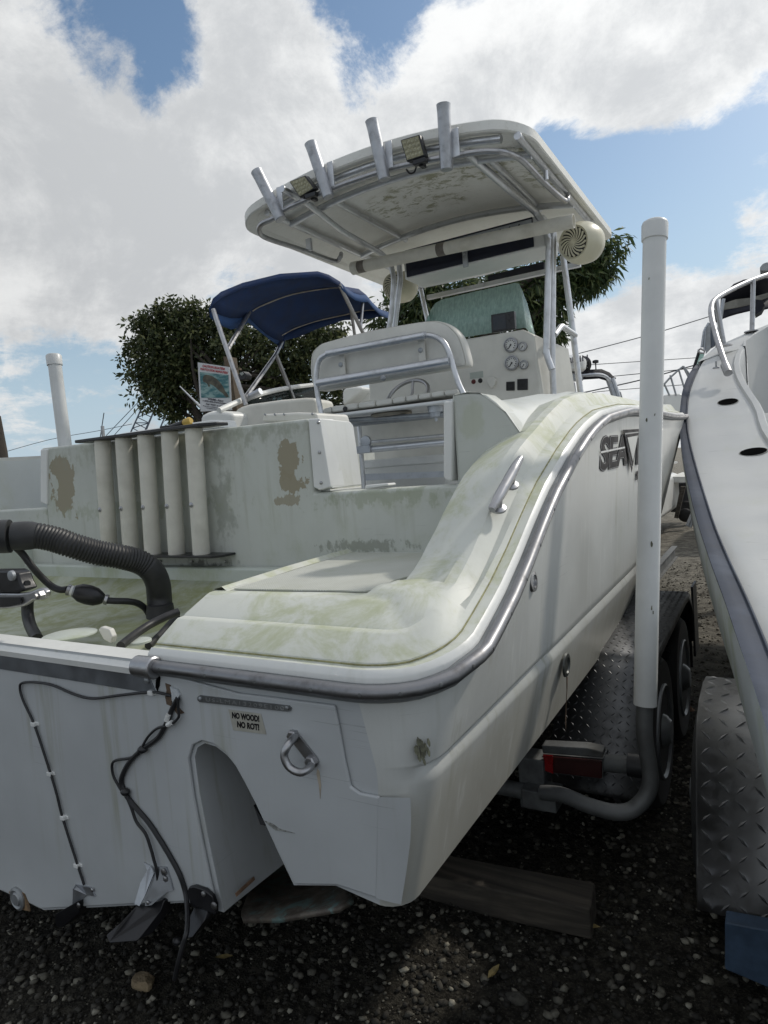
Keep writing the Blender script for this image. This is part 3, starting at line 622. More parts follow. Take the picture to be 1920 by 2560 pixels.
# hatch covers on the well floor
def disc(px, py, r, name, mat, z=wz - .018, h=.014):
    p = U(px, py, Z=z); m = MB(); m.lathe([(0, r), (h * .7, r), (h, r * .93), (h, 0)], p, (0, 0, 1), 32); return part(name, m, mat, BOAT, sharp=30)
disc(175, 1588, .085, 'deck_plate', M_['wellw'], z=.925, h=.006); disc(345, 1606, .040, 'deck_plate', M_['wellw'], z=.93, h=.008)
p = V3(U(265, 1600, Z=.94)); mb = MB(); mb.prism([p + V3((a, 0, b)) for a, b in ((-.012, 0), (.02, -.01), (.03, .012), (.018, .034), (-.02, .04), (-.034, .03))], (.0, .02, 0)); part('latch_handle', mb, M_['cream'], BOAT, bevel=.004)
# ---------------------------------------------------------------- fittings on wall, coaming, hull
def zp(x0, y0, k):           # photo pixels from an enlarged crop
    return lambda u, v: (x0 + u * k, y0 + v * k)
z2 = zp(0, 640, .603)
RY = WY - .055
tb = [((256, 1103), (266, 1385)), ((308.5, 1098), (320, 1387)), ((364.5, 1092), (372.5, 1389)), ((424, 1084), (432.5, 1389)), ((484.5, 1077), (495, 1388))]
RACK = part('rod_rack', MB().prism([(x, y, W(400, 1086)[2]) for x, y in [(W(229, 1100)[0], WY), (W(229, 1100)[0], WY - .07), (W(235, 1100)[0], WY - .105), (W(540, 1072)[0], WY - .105), (W(572, 1072)[0] - .01, WY - .06), (W(572, 1072)[0], WY)]], (0, 0, .014)), M_['blackp'], BOAT, bevel=.003)
mb = MB(); zz_ = U(500, 1391, Y=RY)[2]
mb.prism([(x, y, zz_) for x, y in [(W(240, 1390)[0], WY), (W(250, 1390)[0], WY - .11), (W(575, 1390)[0], WY - .11), (W(590, 1390)[0], WY - .07), (W(590, 1390)[0], WY)]], (0, 0, .010)); part('rack_shelf', mb, M_['blackp'], BOAT, bevel=.002)
for (a, b) in tb:
    p, q = V3(U(*a, Y=RY)), V3(U(*b, Y=RY)); q[2] = zz_ + .010; q[0] = p[0] + (q[0] - p[0]) * .5; p[2] = W(400, 1086)[2]
    mb = MB(); ax = q - p; l = np.linalg.norm(ax); mb.lathe([(0, .037), (l, .037)], p, ax, 22)
    h = part('rod_holder', mb, M_['oldpvc'], BOAT, sharp=30)
    m = p + ax * (.60) + V3((-.004, -.036, 0)); mb = MB(); bolt(mb, m, (0, -1, 0), .012, .004); bolt(mb, m + V3((0, -.004, 0)), (0, -1, 0), .006, .005); part('screw', mb, M_['steel'], h)
mb = MB()
for x in np.linspace(W(262, 1400)[0], W(565, 1400)[0], 5): bolt(mb, (x, WY - .003, zz_ - .03), (0, -1, 0), .006, .006)
part('shelf_screws', mb, M_['steel'], BOAT, kind='stuff')
# brush lying on the wall top
p = V3(U(420, 1062, Y=WY + .05)); p[2] = wt(p[0]) + .032
DB = thing('hand_brush', p, 'small black hand brush with a yellow handle end lying on top of the transom wall', 'brush')
mb = MB(); mb.tube([p, p + V3((.10, 0, .012))], [.010, .014, .014], 10); part('handle', mb, M_['blackp'], DB)
mb = MB(); mb.lathe([(0, .010), (.01, .016), (.04, .018), (.05, .012)], p + V3((.10, 0, .012)), (1, 0, .12), 14); part('handle_end', mb, plain('yellow_plastic', (.50, .34, .08), .5, .2), DB)
mb = MB(); mb.box(p + V3((-.015, 0, -.004)), (.05, .03, .03)); part('bristle_block', mb, M_['black'], DB, bevel=.003)

# cleat on the coaming
def coam_pt(px, py):
    """where the pixel's ray meets the coaming crest strip"""
    best = None
    for x in np.linspace(-.62, -.80, 40):
        q = U(px, py, X=x); e_ = abs(q[2] - (crest(q[1]) + .004))
        if best is None or e_ < best[0]: best = (e_, q)
    return V3(best[1])
a, b = V3(coam_pt(1244, 1268)), V3(coam_pt(1276, 1210)); up = nrm((.35, -.45, .8)); dr_ = nrm(b - a)
mb = MB(); mb.tube([a - dr_ * .055 + up * .036, a - dr_ * .02 + up * .040, a + up * .038, b + up * .038, b + dr_ * .025 + up * .040, b + dr_ * .07 + up * .036], [.009, .013, .0145, .0145, .013, .009], 12); CL = part('cleat', mb, M_['steel'], BOAT)
for q in (a, b):
    mb = MB(); mb.lathe([(0, .024), (.005, .023), (.010, .012), (.036, .009)], q - up * .004, up, 16); part('cleat_foot', mb, M_['steel'], CL)
# through-hull fitting and rusting scupper on the side
p = V3(U(1327, 1453, X=-.575)); p[0] = -.572
mb = MB(); mb.lathe([(0, .030), (.007, .028), (.009, .018), (.002, .016), (.001, 0)], p, (1, 0, .05), 22); part('through_hull', mb, M_['steel'], BOAT)
p = V3(U(1411, 1662, X=-.61)); p[0] = -.606
mb = MB(); mb.lathe([(0, .040), (.006, .038), (.008, .027), (.003, .024), (.002, 0)], p, (1, 0, -.05), 22); part('scupper', mb, plain('corroded_fitting', (.10, .105, .10), .5, .3, 30, .7, dirt=(.12, .07, .04, .5)), BOAT)
rust = plain('rust_run', (.10, .07, .05), .9, .4, 60)
mb = MB(); q0 = p + V3((.0015, 0, -.035)); mb.prism([q0 + V3(v) for v in ((0, -.006, 0), (0, .007, -.01), (-.004, .008, -.05), (-.012, .003, -.12), (-.015, .001, -.19), (-.014, -.003, -.16), (-.007, -.001, -.09), (-.002, -.006, -.05))], (.002, 0, 0)); part('rust_streak', mb, rust, BOAT)
# paint blister on the corner
mb = MB()
# hull lettering on the starboard side
lt = M_['letter'] = plain('black_vinyl_lettering', (.010, .008, .011), .6, .1, spec=.2)
def S(px, py): q = U(px, py, X=SX - .02); return V3((SX - .004, q[1], q[2]))
def side_x(y, z): return xside(y, .35 + .65 * (z - .82) / (1.56 - .82))
DEC = None

LXS = SX - .018
DEC = part('name_decal', MB().prism([(LXS + .004, y, z) for y, z in ((2.60, 1.478), (2.62, 1.486), (2.64, 1.478))], (.0004, 0, 0)), lt, BOAT) if False else None
halo = plain('grey_vinyl_outline', (.42, .42, .42), .5, .1)
def side_text(nm, body, h, y, z, wd, off, mat, dx=0.0, sh=.12):
    ob = text(nm, body, h, (0, 0, 0), (0, 1, .03), (0, 0, 1), mat, BOAT, .0003, off, 'LEFT', sh)
    A = [v.co.copy() for v in ob.data.vertices]; o = ORG[BOAT.name]
    ya = [a.y + o[1] for a in A]; y0_, y1_ = min(ya), max(ya)
    for v in ob.data.vertices:
        wy = y + (v.co.y + o[1] - y0_) / (y1_ - y0_) * wd; wz = v.co.z + o[2] + z
        v.co.y = wy - o[1]; v.co.z = wz - o[2]; v.co.x = side_x(wy, wz) + .003 + dx + (v.co.x + o[0]) - o[0]
    return ob
for bd_, y_, w_l in (('SEA', 2.55, .56), ('FOX', 3.33, .62)):
    side_text('lettering', bd_, .17, y_, 1.388, w_l, .0095, lt, 0); side_text('lettering_outline', bd_, .17, y_ + .008, 1.388, w_l - .016, .0068, halo, .0012); side_text('lettering', bd_, .17, y_ + .014, 1.388, w_l - .028, .0045, lt, .0024)
side_text('lettering', 'PRO SERIES', .05, 3.34, 1.275, .60, .004, lt, .001)
whl = plain('white_vinyl_stripe', (.6, .61, .6), .4, .05)
def side_poly(nm, pts, mat, dx):
    n = 8; mb = MB(); out = []
    for i in range(len(pts)):
        a, b = pts[i], pts[(i + 1) % len(pts)]
        for k in range(n): out.append((a[0] + (b[0] - a[0]) * k / n, a[1] + (b[1] - a[1]) * k / n))
    mb.prism([(side_x(y, z) + .003 + dx, y, z) for y, z in out], (.0012, 0, 0)); return part(nm, mb, mat, BOAT)
side_poly('lettering_stripe', [(2.55, 1.398), (3.02, 1.412), (3.02, 1.419), (2.55, 1.405)], whl, .0045)
side_poly('lettering_stripe', [(3.38, 1.418), (3.95, 1.428), (3.95, 1.435), (3.38, 1.425)], whl, .0045)
tri = lambda g: [(2.97 + g, 1.49 - g * .45), (3.37 - g, 1.50 - g * .45), (3.185, 1.30 + g * .7)]
side_poly('logo_triangle', tri(0), lt, .006); side_poly('logo_triangle', tri(.030), halo, .0075); side_poly('logo_triangle', tri(.042), lt, .009); side_poly('logo_triangle', tri(.072), M_['hull'], .0105)
M_['scar'] = plain('scuffed_gelcoat', (.16, .16, .11), .8, .5, 60)
# ---------------------------------------------------------------- transom details
z5 = zp(0, 1650, .5787)
def TT(u, v, dy=0.0): return V3(U(*z5(u, v), Y=TY - .010 - dy))
mb = MB(); q = [TT(856, 160), TT(866, 151), TT(1252, 196), TT(1262, 207), TT(1256, 220), TT(1244, 221), TT(866, 180), TT(856, 172)]
mb.prism(q, (0, -.003, 0)); HIN = part('hull_number_plate', mb, plain('stamped_grey_plate', (.22, .23, .235), .4, .15, 20, .7), BOAT)
M_['plate_ink'] = plain('stamped_characters', (.34, .35, .35), .4, .1, 20, .6)
HT = text('stamped_number', 'US-LMA13209E100', .0175, (TT(894, 168) + TT(1232, 207)) / 2 - V3((0, .0035, 0)), TT(1232, 207) - TT(894, 168), (0, 0, 1), M_['plate_ink'], HIN, .0008, 0, 'CENTER', 0, 1.0, 1.25)
fit(HT, np.linalg.norm(TT(1232, 207) - TT(894, 168)), .0085, TT(1232, 207) - TT(894, 168), (0, 0, 1), (TT(894, 168) + TT(1232, 207)) / 2 - V3((0, .0035, 0)))
mb = MB(); bolt(mb, TT(866, 166, .003), (0, -1, 0), .005); bolt(mb, TT(1241, 206, .003), (0, -1, 0), .005); part('rivets', mb, M_['galv'], HIN, kind='stuff')
mb = MB(); mb.prism([TT(987, 213), TT(1128, 232), TT(1151, 321), TT(1008, 303)], (0, -.0006, 0)); STK = part('sticker', mb, plain('yellowed_sticker', (.42, .41, .36), .5, .12, 30, dirt=(.25, .22, .15, .5)), BOAT)
xd = TT(1128, 232) - TT(987, 213); yd = TT(987, 213) - TT(1008, 303)
fit(text('sticker_text', 'NO WOOD!', .026, TT(1060, 247, .001), xd, yd, lt, STK, .0002, .0012, 'CENTER', .1), np.linalg.norm(xd) * .84, np.linalg.norm(yd) * .31, xd, yd, TT(1060, 246, .001))
fit(text('sticker_text', 'NO ROT!', .026, TT(1071, 283, .001), xd, yd, lt, STK, .0002, .0012, 'CENTER', .1), np.linalg.norm(xd) * .68, np.linalg.norm(yd) * .31, xd, yd, TT(1071, 284, .001))
# tie-down eye
mb = MB(); a, b = TT(1262, 312), TT(1375, 455); d_ = nrm(b - a); s_ = np.cross(d_, (0, 1, 0)); q = []
for k in range(9): t_ = math.pi * (k / 8 + .5); q.append(a + d_ * .013 + (d_ * math.cos(t_) + s_ * math.sin(t_)) * .013)
for k in range(9): t_ = math.pi * (k / 8 - .5); q.append(b - d_ * .013 + (d_ * math.cos(t_) + s_ * math.sin(t_)) * .013)
mb.prism(q, (0, -.005, 0)); EYE = part('stern_eye', mb, M_['steel'], BOAT)
mb = MB(); mb.tube(smooth_path([TT(1280, 330), TT(1268, 338, .018), TT(1242, 372, .040), TT(1228, 415, .047), TT(1250, 462, .046), TT(1298, 486, .042), TT(1338, 466, .022), TT(1352, 438)], 6), .0085, 12); part('eye_ring', mb, M_['steel'], EYE)
for p_ in ((1275, 325), (1352, 436)):
    mb = MB(); mb.lathe([(0, .014), (.012, .014), (.015, .011)], TT(*p_), (0, -1, .05), 6); part('nut', mb, M_['steel'], EYE)
mb = MB(); mb.prism([TT(1372, 470, -.0005), TT(1380, 480, -.0005), TT(1388, 540, -.0005), TT(1384, 600, -.0005), TT(1378, 540, -.0005), TT(1368, 490, -.0005)], (0, -.001, 0)); part('rust_streak', mb, plain('faint_rust', (.44, .38, .30), .7, .2, 40), BOAT)
# holes and old sealant
M_['hole'] = plain('dark_hole', (.006, .006, .006), .95, .2, spec=.0)
def hole(u, v, rx, rz_, nm='drilled_hole', mat=None, rim=True, seed=1):
    r3 = np.random.default_rng(seed); c_ = TT(u, v, -.010); k_ = .5787 / F * c_[1] * 1.15
    ring = [(math.cos(a_) * (1 + .12 * r3.normal()), math.sin(a_) * (1 + .12 * r3.normal())) for a_ in np.linspace(0, 2 * math.pi, 16, False)]
    if rim:
        mb = MB(); mb.prism([c_ + V3((x * rx * k_ * 1.28, -.0012, z * rz_ * k_ * 1.25)) for x, z in ring], (0, .001, 0)); part('sealant_ring', mb, M_['scar2'], BOAT)
    mb = MB(); mb.prism([c_ + V3((x * rx * k_, -.0022, z * rz_ * k_)) for x, z in ring], (0, .002, 0)); part(nm, mb, mat or M_['hole'], BOAT)
M_['scar2'] = plain('old_sealant', (.25, .255, .24), .8, .5, 120); M_['scar3'] = plain('torn_sealant', (.09, .09, .085), .9, .7, 160)
hole(513, 322, 28, 36, seed=2)
for i_, (u, v, a_, b_) in enumerate([(521, 392, 16, 24), (290, 100, 13, 14), (470, 127, 12, 15), (120, 85, 7, 7), (138, 88, 8, 8), (677, 230, 11, 12), (692, 268, 10, 10), (567, 334, 8, 8), (658, 702, 15, 11), (625, 695, 9, 11), (665, 152, 10, 10), (545, 415, 12, 8), (322, 522, 8, 5), (500, 668, 4, 3)]):
    hole(u, v, a_, b_, 'sealant_scar', M_['scar3'], True, 20 + i_)
mb = MB(); mb.prism([TT(*q) for q in ((716, 100), (738, 108), (750, 150), (742, 185), (775, 205), (797, 228), (770, 236), (745, 200), (722, 190), (716, 160), (722, 130))], (0, -.002, 0)); part('torn_backing_tape', mb, plain('brown_tape', (.11, .075, .05), .8, .3, 60), BOAT)
mb = MB(); mb.prism([TT(*q) for q in ((742, 112), (770, 125), (782, 150), (772, 165), (764, 190), (750, 170), (748, 140))], (0, -.006, 0)); part('sealant_lump', mb, plain('white_sealant', (.55, .58, .6), .6, .2, 40), BOAT)
mb = MB(); mb.prism([TT(*q) for q in ((680, 62), (694, 74), (690, 110), (682, 134), (674, 118), (676, 86))], (0, -.002, 0)); part('gap', mb, M_['hole'], BOAT)
mb = MB(); c_ = TT(80, 1028); mb.lathe([(0, .036), (.006, .036), (.010, .029), (.006, .022), (.012, .018), (.012, 0)], c_, (0, -1, 0), 24); PL = part('drain_plug', mb, M_['galv'], BOAT)
mb = MB(); mb.prism([TT(*q) for q in ((40, 1000), (70, 985), (108, 1010), (130, 1062), (132, 1085), (96, 1078), (60, 1050))], (0, -.0015, 0)); part('rust_stain', mb, plain('orange_rust', (.20, .13, .07), .9, .6, 40), BOAT)
mb = MB(); mb.prism([TT(*q) for q in ((1142, 694), (1178, 706), (1208, 728), (1276, 748), (1230, 741), (1190, 735), (1165, 715))], (0, -.001, 0)); part('scratch', mb, M_['scar2'], BOAT)
# scuff on the rounded corner
r4 = np.random.default_rng(5)
mb = MB(); z7 = zp(350, 1350, .6028)
for k in range(46):
    c_ = V3(U(*z7(r4.normal(1172, 14), r4.normal(868, 22)), d=1.0)); 
    ray_ = c_ - CAM
    # meet the corner cylinder
    lo, hi = .9, 1.6
    for _ in range(30):
        m_ = (lo + hi) / 2; p_ = CAM + ray_ * m_; rr_ = .105; cxx, cyy = xside(1.3, .5) - rr_, TY + rr_
        outside = (p_[0] > cxx and p_[1] < cyy and math.hypot(p_[0] - cxx, p_[1] - cyy) > rr_ + .002) or (p_[0] <= cxx and p_[1] < TY - .002)
        if outside: lo = m_
        else: hi = m_
    p_ = CAM + ray_ * lo; s1_ = r4.uniform(.002, .006); a_ = nrm((.7, .7, .2)); b_ = nrm((-.2, .1, 1)); n_ = nrm((.6, -.75, 0))
    mb.prism([p_ + (a_ * math.cos(t_) * s1_ * .6 + b_ * math.sin(t_) * s1_ * 1.6) for t_ in (0, 1.2, 2.2, 3.3, 4.4, 5.3)], n_ * -.004)
part('corner_scuff', mb, M_['scar'], BOAT, kind='stuff')

# cables over the transom
def cable(nm, pts, r, mat, dy=.006, parent=BOAT, sub=8, cat=None, label=None):
    mb = MB(); mb.tube(smooth_path([TT(u, v, (p[0] if p else dy)) for u, v, *p in pts], sub), r, 8)
    return part(nm, mb, mat, parent, label=label)
CA = cable('transducer_cable', [(740, 155), (690, 142), (640, 139), (520, 152), (400, 166), (320, 148), (230, 110), (160, 97), (100, 98), (86, 118), (100, 175), (150, 285), (215, 480), (245, 580), (270, 680), (335, 885), (350, 930), (364, 972)], .0036, M_['black'])
for (u, v) in ((655, 141), (148, 276), (217, 490), (275, 680), (334, 886)):
    mb = MB(); c_ = TT(u, v, .004); mb.box(c_, (.018, .014, .012)); mb.box(c_ + V3((.010, .004, 0)), (.014, .004, .010)); part('cable_clip', mb, M_['clean'], CA, bevel=.002)
cable('wire_harness', [(768, 165), (742, 215), (718, 275), (680, 338), (612, 388), (560, 440), (532, 490), (524, 530), (542, 578), (575, 625), (640, 700), (690, 775), (735, 850), (775, 925), (800, 1000), (808, 1060, .02), (810, 1120, .05), (806, 1180, .08), (790, 1230, .09), (770, 1310, .10), (755, 1378, .10)], .0062, M_['black'])
cable('wire_harness', [(768, 165), (770, 210), (772, 245), (750, 270), (720, 285), (680, 295), (645, 325), (622, 360), (608, 390)], .0034, M_['black'], .010)
cable('wire_harness', [(600, 405), (560, 424), (500, 434), (484, 455), (490, 500), (510, 540), (530, 572)], .0036, M_['black'], .008)
cable('wire_harness', [(545, 585), (568, 640), (590, 700), (628, 750), (650, 810), (664, 860), (678, 915), (686, 990)], .0040, M_['black'], .010)
for (u, v) in ((615, 387), (541, 570), (765, 1215)):
    mb = MB(); mb.sphere(TT(u, v, .010), .014, 8, 6, (1, .8, .7)); part('cable_tie', mb, M_['blackp'], BOAT)
for q in (((728, 235), (719, 262)), ((742, 270), (724, 280))):
    mb = MB(); mb.tube([TT(*q[0], .012), TT(*q[1], .012)], .0062, 8); part('white_tape', mb, M_['clean'], BOAT)
# transducers and bracket hardware under the transom
def plate(nm, pts, th, mat, parent=BOAT, dy=0, **k):
    mb = MB(); mb.prism([TT(u, v, dy if len(p) == 0 else p[0]) for u, v, *p in pts], th if hasattr(th, '__len__') else (0, -th, 0)); return part(nm, mb, mat, parent, **k)
B1 = plate('transducer_bracket', [(330, 967), (368, 975), (395, 980), (416, 1018), (380, 1012), (355, 1035), (350, 1070), (326, 1078), (318, 1065, .02), (320, 985, .02)], .004, M_['aluraw'])
plate('transducer_body', [(240, 1112, .05), (236, 1100, .06), (318, 1052, .03), (346, 1062, .01), (344, 1092, .01), (262, 1160, .05), (238, 1150, .06)], (.0, .05, -.006), M_['blackp'], B1, bevel=.003)
B2 = plate('kick_up_bracket', [(625, 872), (655, 888), (668, 920, .01), (628, 1020, .03), (606, 1060, .04), (585, 1050, .04), (610, 960, .02), (640, 905, .01)], .003, M_['aluraw'])
plate('bracket_plate', [(683, 890), (722, 892), (742, 950), (752, 990), (725, 1000), (660, 1055, .03), (632, 1058, .03), (630, 1030, .03), (668, 930, .01)], .004, M_['aluraw'], B2)
plate('transducer_body', [(455, 1190, .10), (520, 1135, .08), (590, 1060, .04), (650, 1060, .02), (700, 1032, .01), (712, 1040, .01), (690, 1085, .02), (590, 1215, .10), (470, 1225, .11)], (0, .045, -.012), M_['blackp'], B2, bevel=.004)
B3 = plate('black_transducer', [(824, 985), (832, 970), (852, 966), (900, 982), (932, 1010), (946, 1050), (946, 1090), (920, 1078), (880, 1060), (838, 1055)], .012, M_['blackp'], bevel=.003)
plate('transducer_shoe', [(845, 1050), (905, 1068), (880, 1130, .03), (830, 1200, .05), (808, 1205, .05), (812, 1120, .03)], (0, .05, 0), M_['blackp'], B3, bevel=.003)
mb = MB(); bolt(mb, TT(880, 1010, .012), (0, -1, 0), .007); bolt(mb, TT(926, 1062, .012), (0, -1, 0), .010); part('screws', mb, M_['steel'], B3, kind='stuff')
mb = MB(); bolt(mb, TT(340, 1060, .02), (0, -1, 0), .008); bolt(mb, TT(400, 993, .004), (0, -1, 0), .006); part('screws', mb, M_['steel'], B1, kind='stuff')
mb = MB(); bolt(mb, TT(708, 915, .006), (0, -1, 0), .010); bolt(mb, TT(715, 945, .006), (0, -1, 0), .008); bolt(mb, TT(640, 1048, .03), (0, -1, 0), .006); part('screws', mb, M_['steel'], B2, kind='stuff')
# bronzed trim tab in the tunnel
t = NT('verdigris_bronze_plate'); n = t.noise(16, 8, .7); c = t.mix(t.ramp(n, .38, .62), (.10, .085, .07), (.19, .165, .14)); c = t.mix(t.math('MULTIPLY', t.ramp(t.noise(11, 8, .72, t.vec((1, 1, 1), (3, 1, 0)), .8), .50, .62), .85), c, (.17, .27, .26))
M_['bronze'] = t.set(c, .55, .35, n, .3, .006)
f0 = lambda u, v, y: V3(U(*z5(u, v), Y=y))
ra = [f0(1042, 1108, 1.20), f0(1075, 1012, 1.30), f0(1110, 940, 1.42), f0(1175, 872, 1.55), f0(1215, 858, 1.60)]
rb = [f0(1052, 1138, 1.19), f0(1150, 1060, 1.27), f0(1190, 1000, 1.36), f0(1220, 930, 1.48), f0(1240, 900, 1.58)]
rc = [f0(1210, 1136, 1.19), f0(1290, 1070, 1.27), f0(1310, 1010, 1.36), f0(1300, 960, 1.46), f0(1270, 930, 1.55)]
rd = [f0(1465, 1092, 1.20), f0(1500, 1050, 1.27), f0(1490, 1000, 1.34), f0(1420, 970, 1.42), f0(1330, 950, 1.5)]
re_ = [f0(1530, 1052, 1.23), f0(1528, 1035, 1.28), f0(1500, 990, 1.35), f0(1440, 950, 1.43), f0(1350, 930, 1.5)]
mb = MB(); mb.grid([ra, rb, rc, rd, re_]); part('bronze_tab', mb, M_['bronze'], BOAT, solid=.012, sharp=60)
plate('tunnel_bolt', [(1095, 628, -.10), (1140, 700, -.06), (1145, 716, -.05), (1125, 712, -.08)], (0, .03, 0), M_['blackp'])
mb = MB(); mb.prism([TT(1015, 1008, -.03), TT(1095, 935, -.12), TT(1100, 948, -.12), TT(1020, 1022, -.03)], (.002, 0, 0))
part('rust_stain', mb, plain('rust_brown_edge', (.26, .16, .10), .9, .4, 40), BOAT)

# ---------------------------------------------------------------- rigging in the motor well
z6 = zp(0, 1300, .3014)
def hosept(u, v, y): return V3(U(*z6(u, v), Y=y))
path_ = smooth_path([hosept(1335, 850, 1.72), hosept(1328, 740, 1.74), hosept(1322, 640, 1.75), hosept(1308, 520, 1.74), hosept(1255, 415, 1.72), hosept(1150, 345, 1.68), hosept(1000, 305, 1.62), hosept(800, 268, 1.55), hosept(600, 210, 1.48), hosept(450, 160, 1.44), hosept(300, 130, 1.40), hosept(150, 132, 1.36), hosept(0, 138, 1.32), hosept(-160, 150, 1.28)], 10)
cum = np.concatenate([[0], np.cumsum([np.linalg.norm(path_[i + 1] - path_[i]) for i in range(len(path_) - 1)])])
tot = cum[-1]; P_ = np.array(path_)
def at(s): return V3([np.interp(s, cum, P_[:, k]) for k in range(3)])
i_c = np.argmin(np.linalg.norm(P_ - hosept(300, 130, 1.40), axis=1)); s_c = cum[i_c]; s_s = cum[np.argmin(np.linalg.norm(P_ - hosept(1240, 400, 1.72), axis=1))]
ss, rr = [], []
s = 0
while s < s_s: ss.append(s); rr.append(.0475); s += .02
pitch = .0115
while s < s_c: ss += [s, s + pitch * .25, s + pitch * .5, s + pitch * .75]; rr += [.0475, .0475, .0428, .0428]; s += pitch
ss.append(s_c); rr.append(.045)
HOSE = part('rigging_hose', MB().tube([at(q) for q in ss], rr, 20), plain('black_corrugated_rubber', (.022, .022, .023), .48, .3, 20), BOAT, sharp=70)
mb = MB(); mb.tube([at(q) for q in np.linspace(s_c - .005, s_c + .075, 5)], [.046, .051, .052, .052, .050], 22); part('hose_collar', mb, plain('dark_grey_plastic', (.035, .036, .038), .55, .2, 15), HOSE, sharp=30)
mb = MB(); mb.tube([at(q) for q in np.linspace(s_c + .085, tot, 6)], .060, 22); part('hose_sleeve', mb, plain('dark_grey_plastic_b', (.028, .029, .031), .5, .2, 15), HOSE, sharp=30)
mb = MB(); b0 = hosept(1340, 850, 1.72); mb.lathe([(0, .070), (.01, .068), (.03, .056), (.10, .05)], b0 - V3((0, 0, .03)), (0, 0, 1), 20); part('hose_flange', mb, M_['black'], HOSE)
fl = [hosept(140, 235, 1.36), hosept(190, 285, 1.38), hosept(270, 390, 1.40), hosept(350, 480, 1.43), hosept(430, 550, 1.45), hosept(500, 578, 1.46), hosept(560, 575, 1.47)]
FLN = part('fuel_line', MB().tube(fl, .0125, 12, sub=8), M_['black'], BOAT)
mb = MB(); mb.tube([hosept(890, 668, 1.56), hosept(960, 672, 1.58), hosept(1060, 675, 1.62), hosept(1140, 690, 1.66), hosept(1205, 735, 1.70), hosept(1245, 800, 1.74), hosept(1262, 850, 1.76)], .0125, 12, sub=8); part('hose', mb, M_['black'], FLN)
a, b = hosept(600, 585, 1.48), hosept(860, 655, 1.55); ax = b - a; l = np.linalg.norm(ax)
mb = MB(); mb.lathe([(0, .016), (l * .08, .024), (l * .25, .034), (l * .5, .037), (l * .75, .034), (l * .92, .024), (l, .017)], a, ax, 18); part('primer_bulb', mb, M_['blackp'], FLN)
for k in range(8):
    pass
for (u, v, y, r_, m_) in ((572, 580, 1.475, .021, 'steel'), (600, 586, 1.48, .019, 'clean'), (622, 592, 1.485, .023, 'galv'), (838, 650, 1.545, .020, 'galv'), (882, 660, 1.56, .020, 'steel')):
    mb = MB(); mb.lathe([(-.006, r_ * .9), (-.005, r_), (.005, r_), (.006, r_ * .9)], hosept(u, v, y), ax, 16); part('hose_clamp', mb, M_[m_], FLN)
mb = MB(); mb.tube([hosept(1480, 762, 1.5), hosept(1380, 800, 1.46), hosept(1240, 870, 1.40), hosept(1120, 950, 1.32), hosept(1000, 1045, 1.22)], .013, 10, sub=8); part('control_cable', mb, M_['black'], BOAT)
mb = MB(); mb.tube([hosept(1470, 800, 1.6), hosept(1420, 850, 1.56), hosept(1340, 940, 1.48), hosept(1230, 1045, 1.38)], .012, 10, sub=8); part('control_cable', mb, M_['black'], BOAT)
mb = MB(); mb.tube([hosept(232, 640, 1.42), hosept(228, 760, 1.42), hosept(250, 870, 1.40), hosept(310, 990, 1.34)], .021, 12, sub=8); part('control_cable', mb, M_['black'], BOAT)
mb = MB(); mb.tube([hosept(-40, 370, 1.5), hosept(60, 330, 1.5)], .02); 
# steering link of the outboard that stands just outside the picture
ENG = thing('outboard_steering_arm', hosept(50, 600, 1.2), 'black and stainless steering bracket of an outboard motor at the left picture edge', 'outboard bracket')
yb = 1.20
mb = MB(); mb.prism([hosept(-140, 420, yb), hosept(100, 420, yb), hosept(140, 440, yb), hosept(165, 520, yb), hosept(200, 580, yb), hosept(140, 605, yb), hosept(-140, 605, yb)], (0, .05, 0)); part('swivel_bracket', mb, M_['blackp'], ENG, bevel=.008)
mb = MB(); mb.prism([hosept(-140, 605, yb), hosept(150, 608, yb), hosept(240, 598, yb), hosept(310, 568, yb), hosept(350, 568, yb), hosept(378, 600, yb), hosept(370, 645, yb), hosept(330, 665, yb), hosept(270, 665, yb), hosept(190, 715, yb), hosept(90, 735, yb), hosept(-140, 745, yb)], (0, .022, 0)); part('steering_arm', mb, M_['steel'], ENG, bevel=.007)
mb = MB(); mb.lathe([(0, .014), (.02, .014), (.021, .008), (.032, .008)], hosept(350, 617, yb - .002), (.25, -1, 0), 6); part('arm_bolt', mb, M_['steel'], ENG)
mb = MB(); mb.lathe([(0, .017), (.01, .016), (.012, .008)], hosept(110, 460, yb), (0, -1, 0), 14); part('pivot_bolt', mb, M_['galv'], ENG)
mb = MB(); mb.tube([hosept(175, 530, yb + .02), hosept(232, 525, yb + .02)], .010, 10); part('grease_stud', mb, M_['blackp'], ENG)
mb = MB(); mb.prism([hosept(-140, 640, yb - .006), hosept(170, 640, yb - .006), hosept(185, 690, yb - .006), hosept(80, 718, yb - .006), hosept(-140, 725, yb - .006)], (0, -.004, 0)); part('arm_recess', mb, M_['blackp'], ENG)
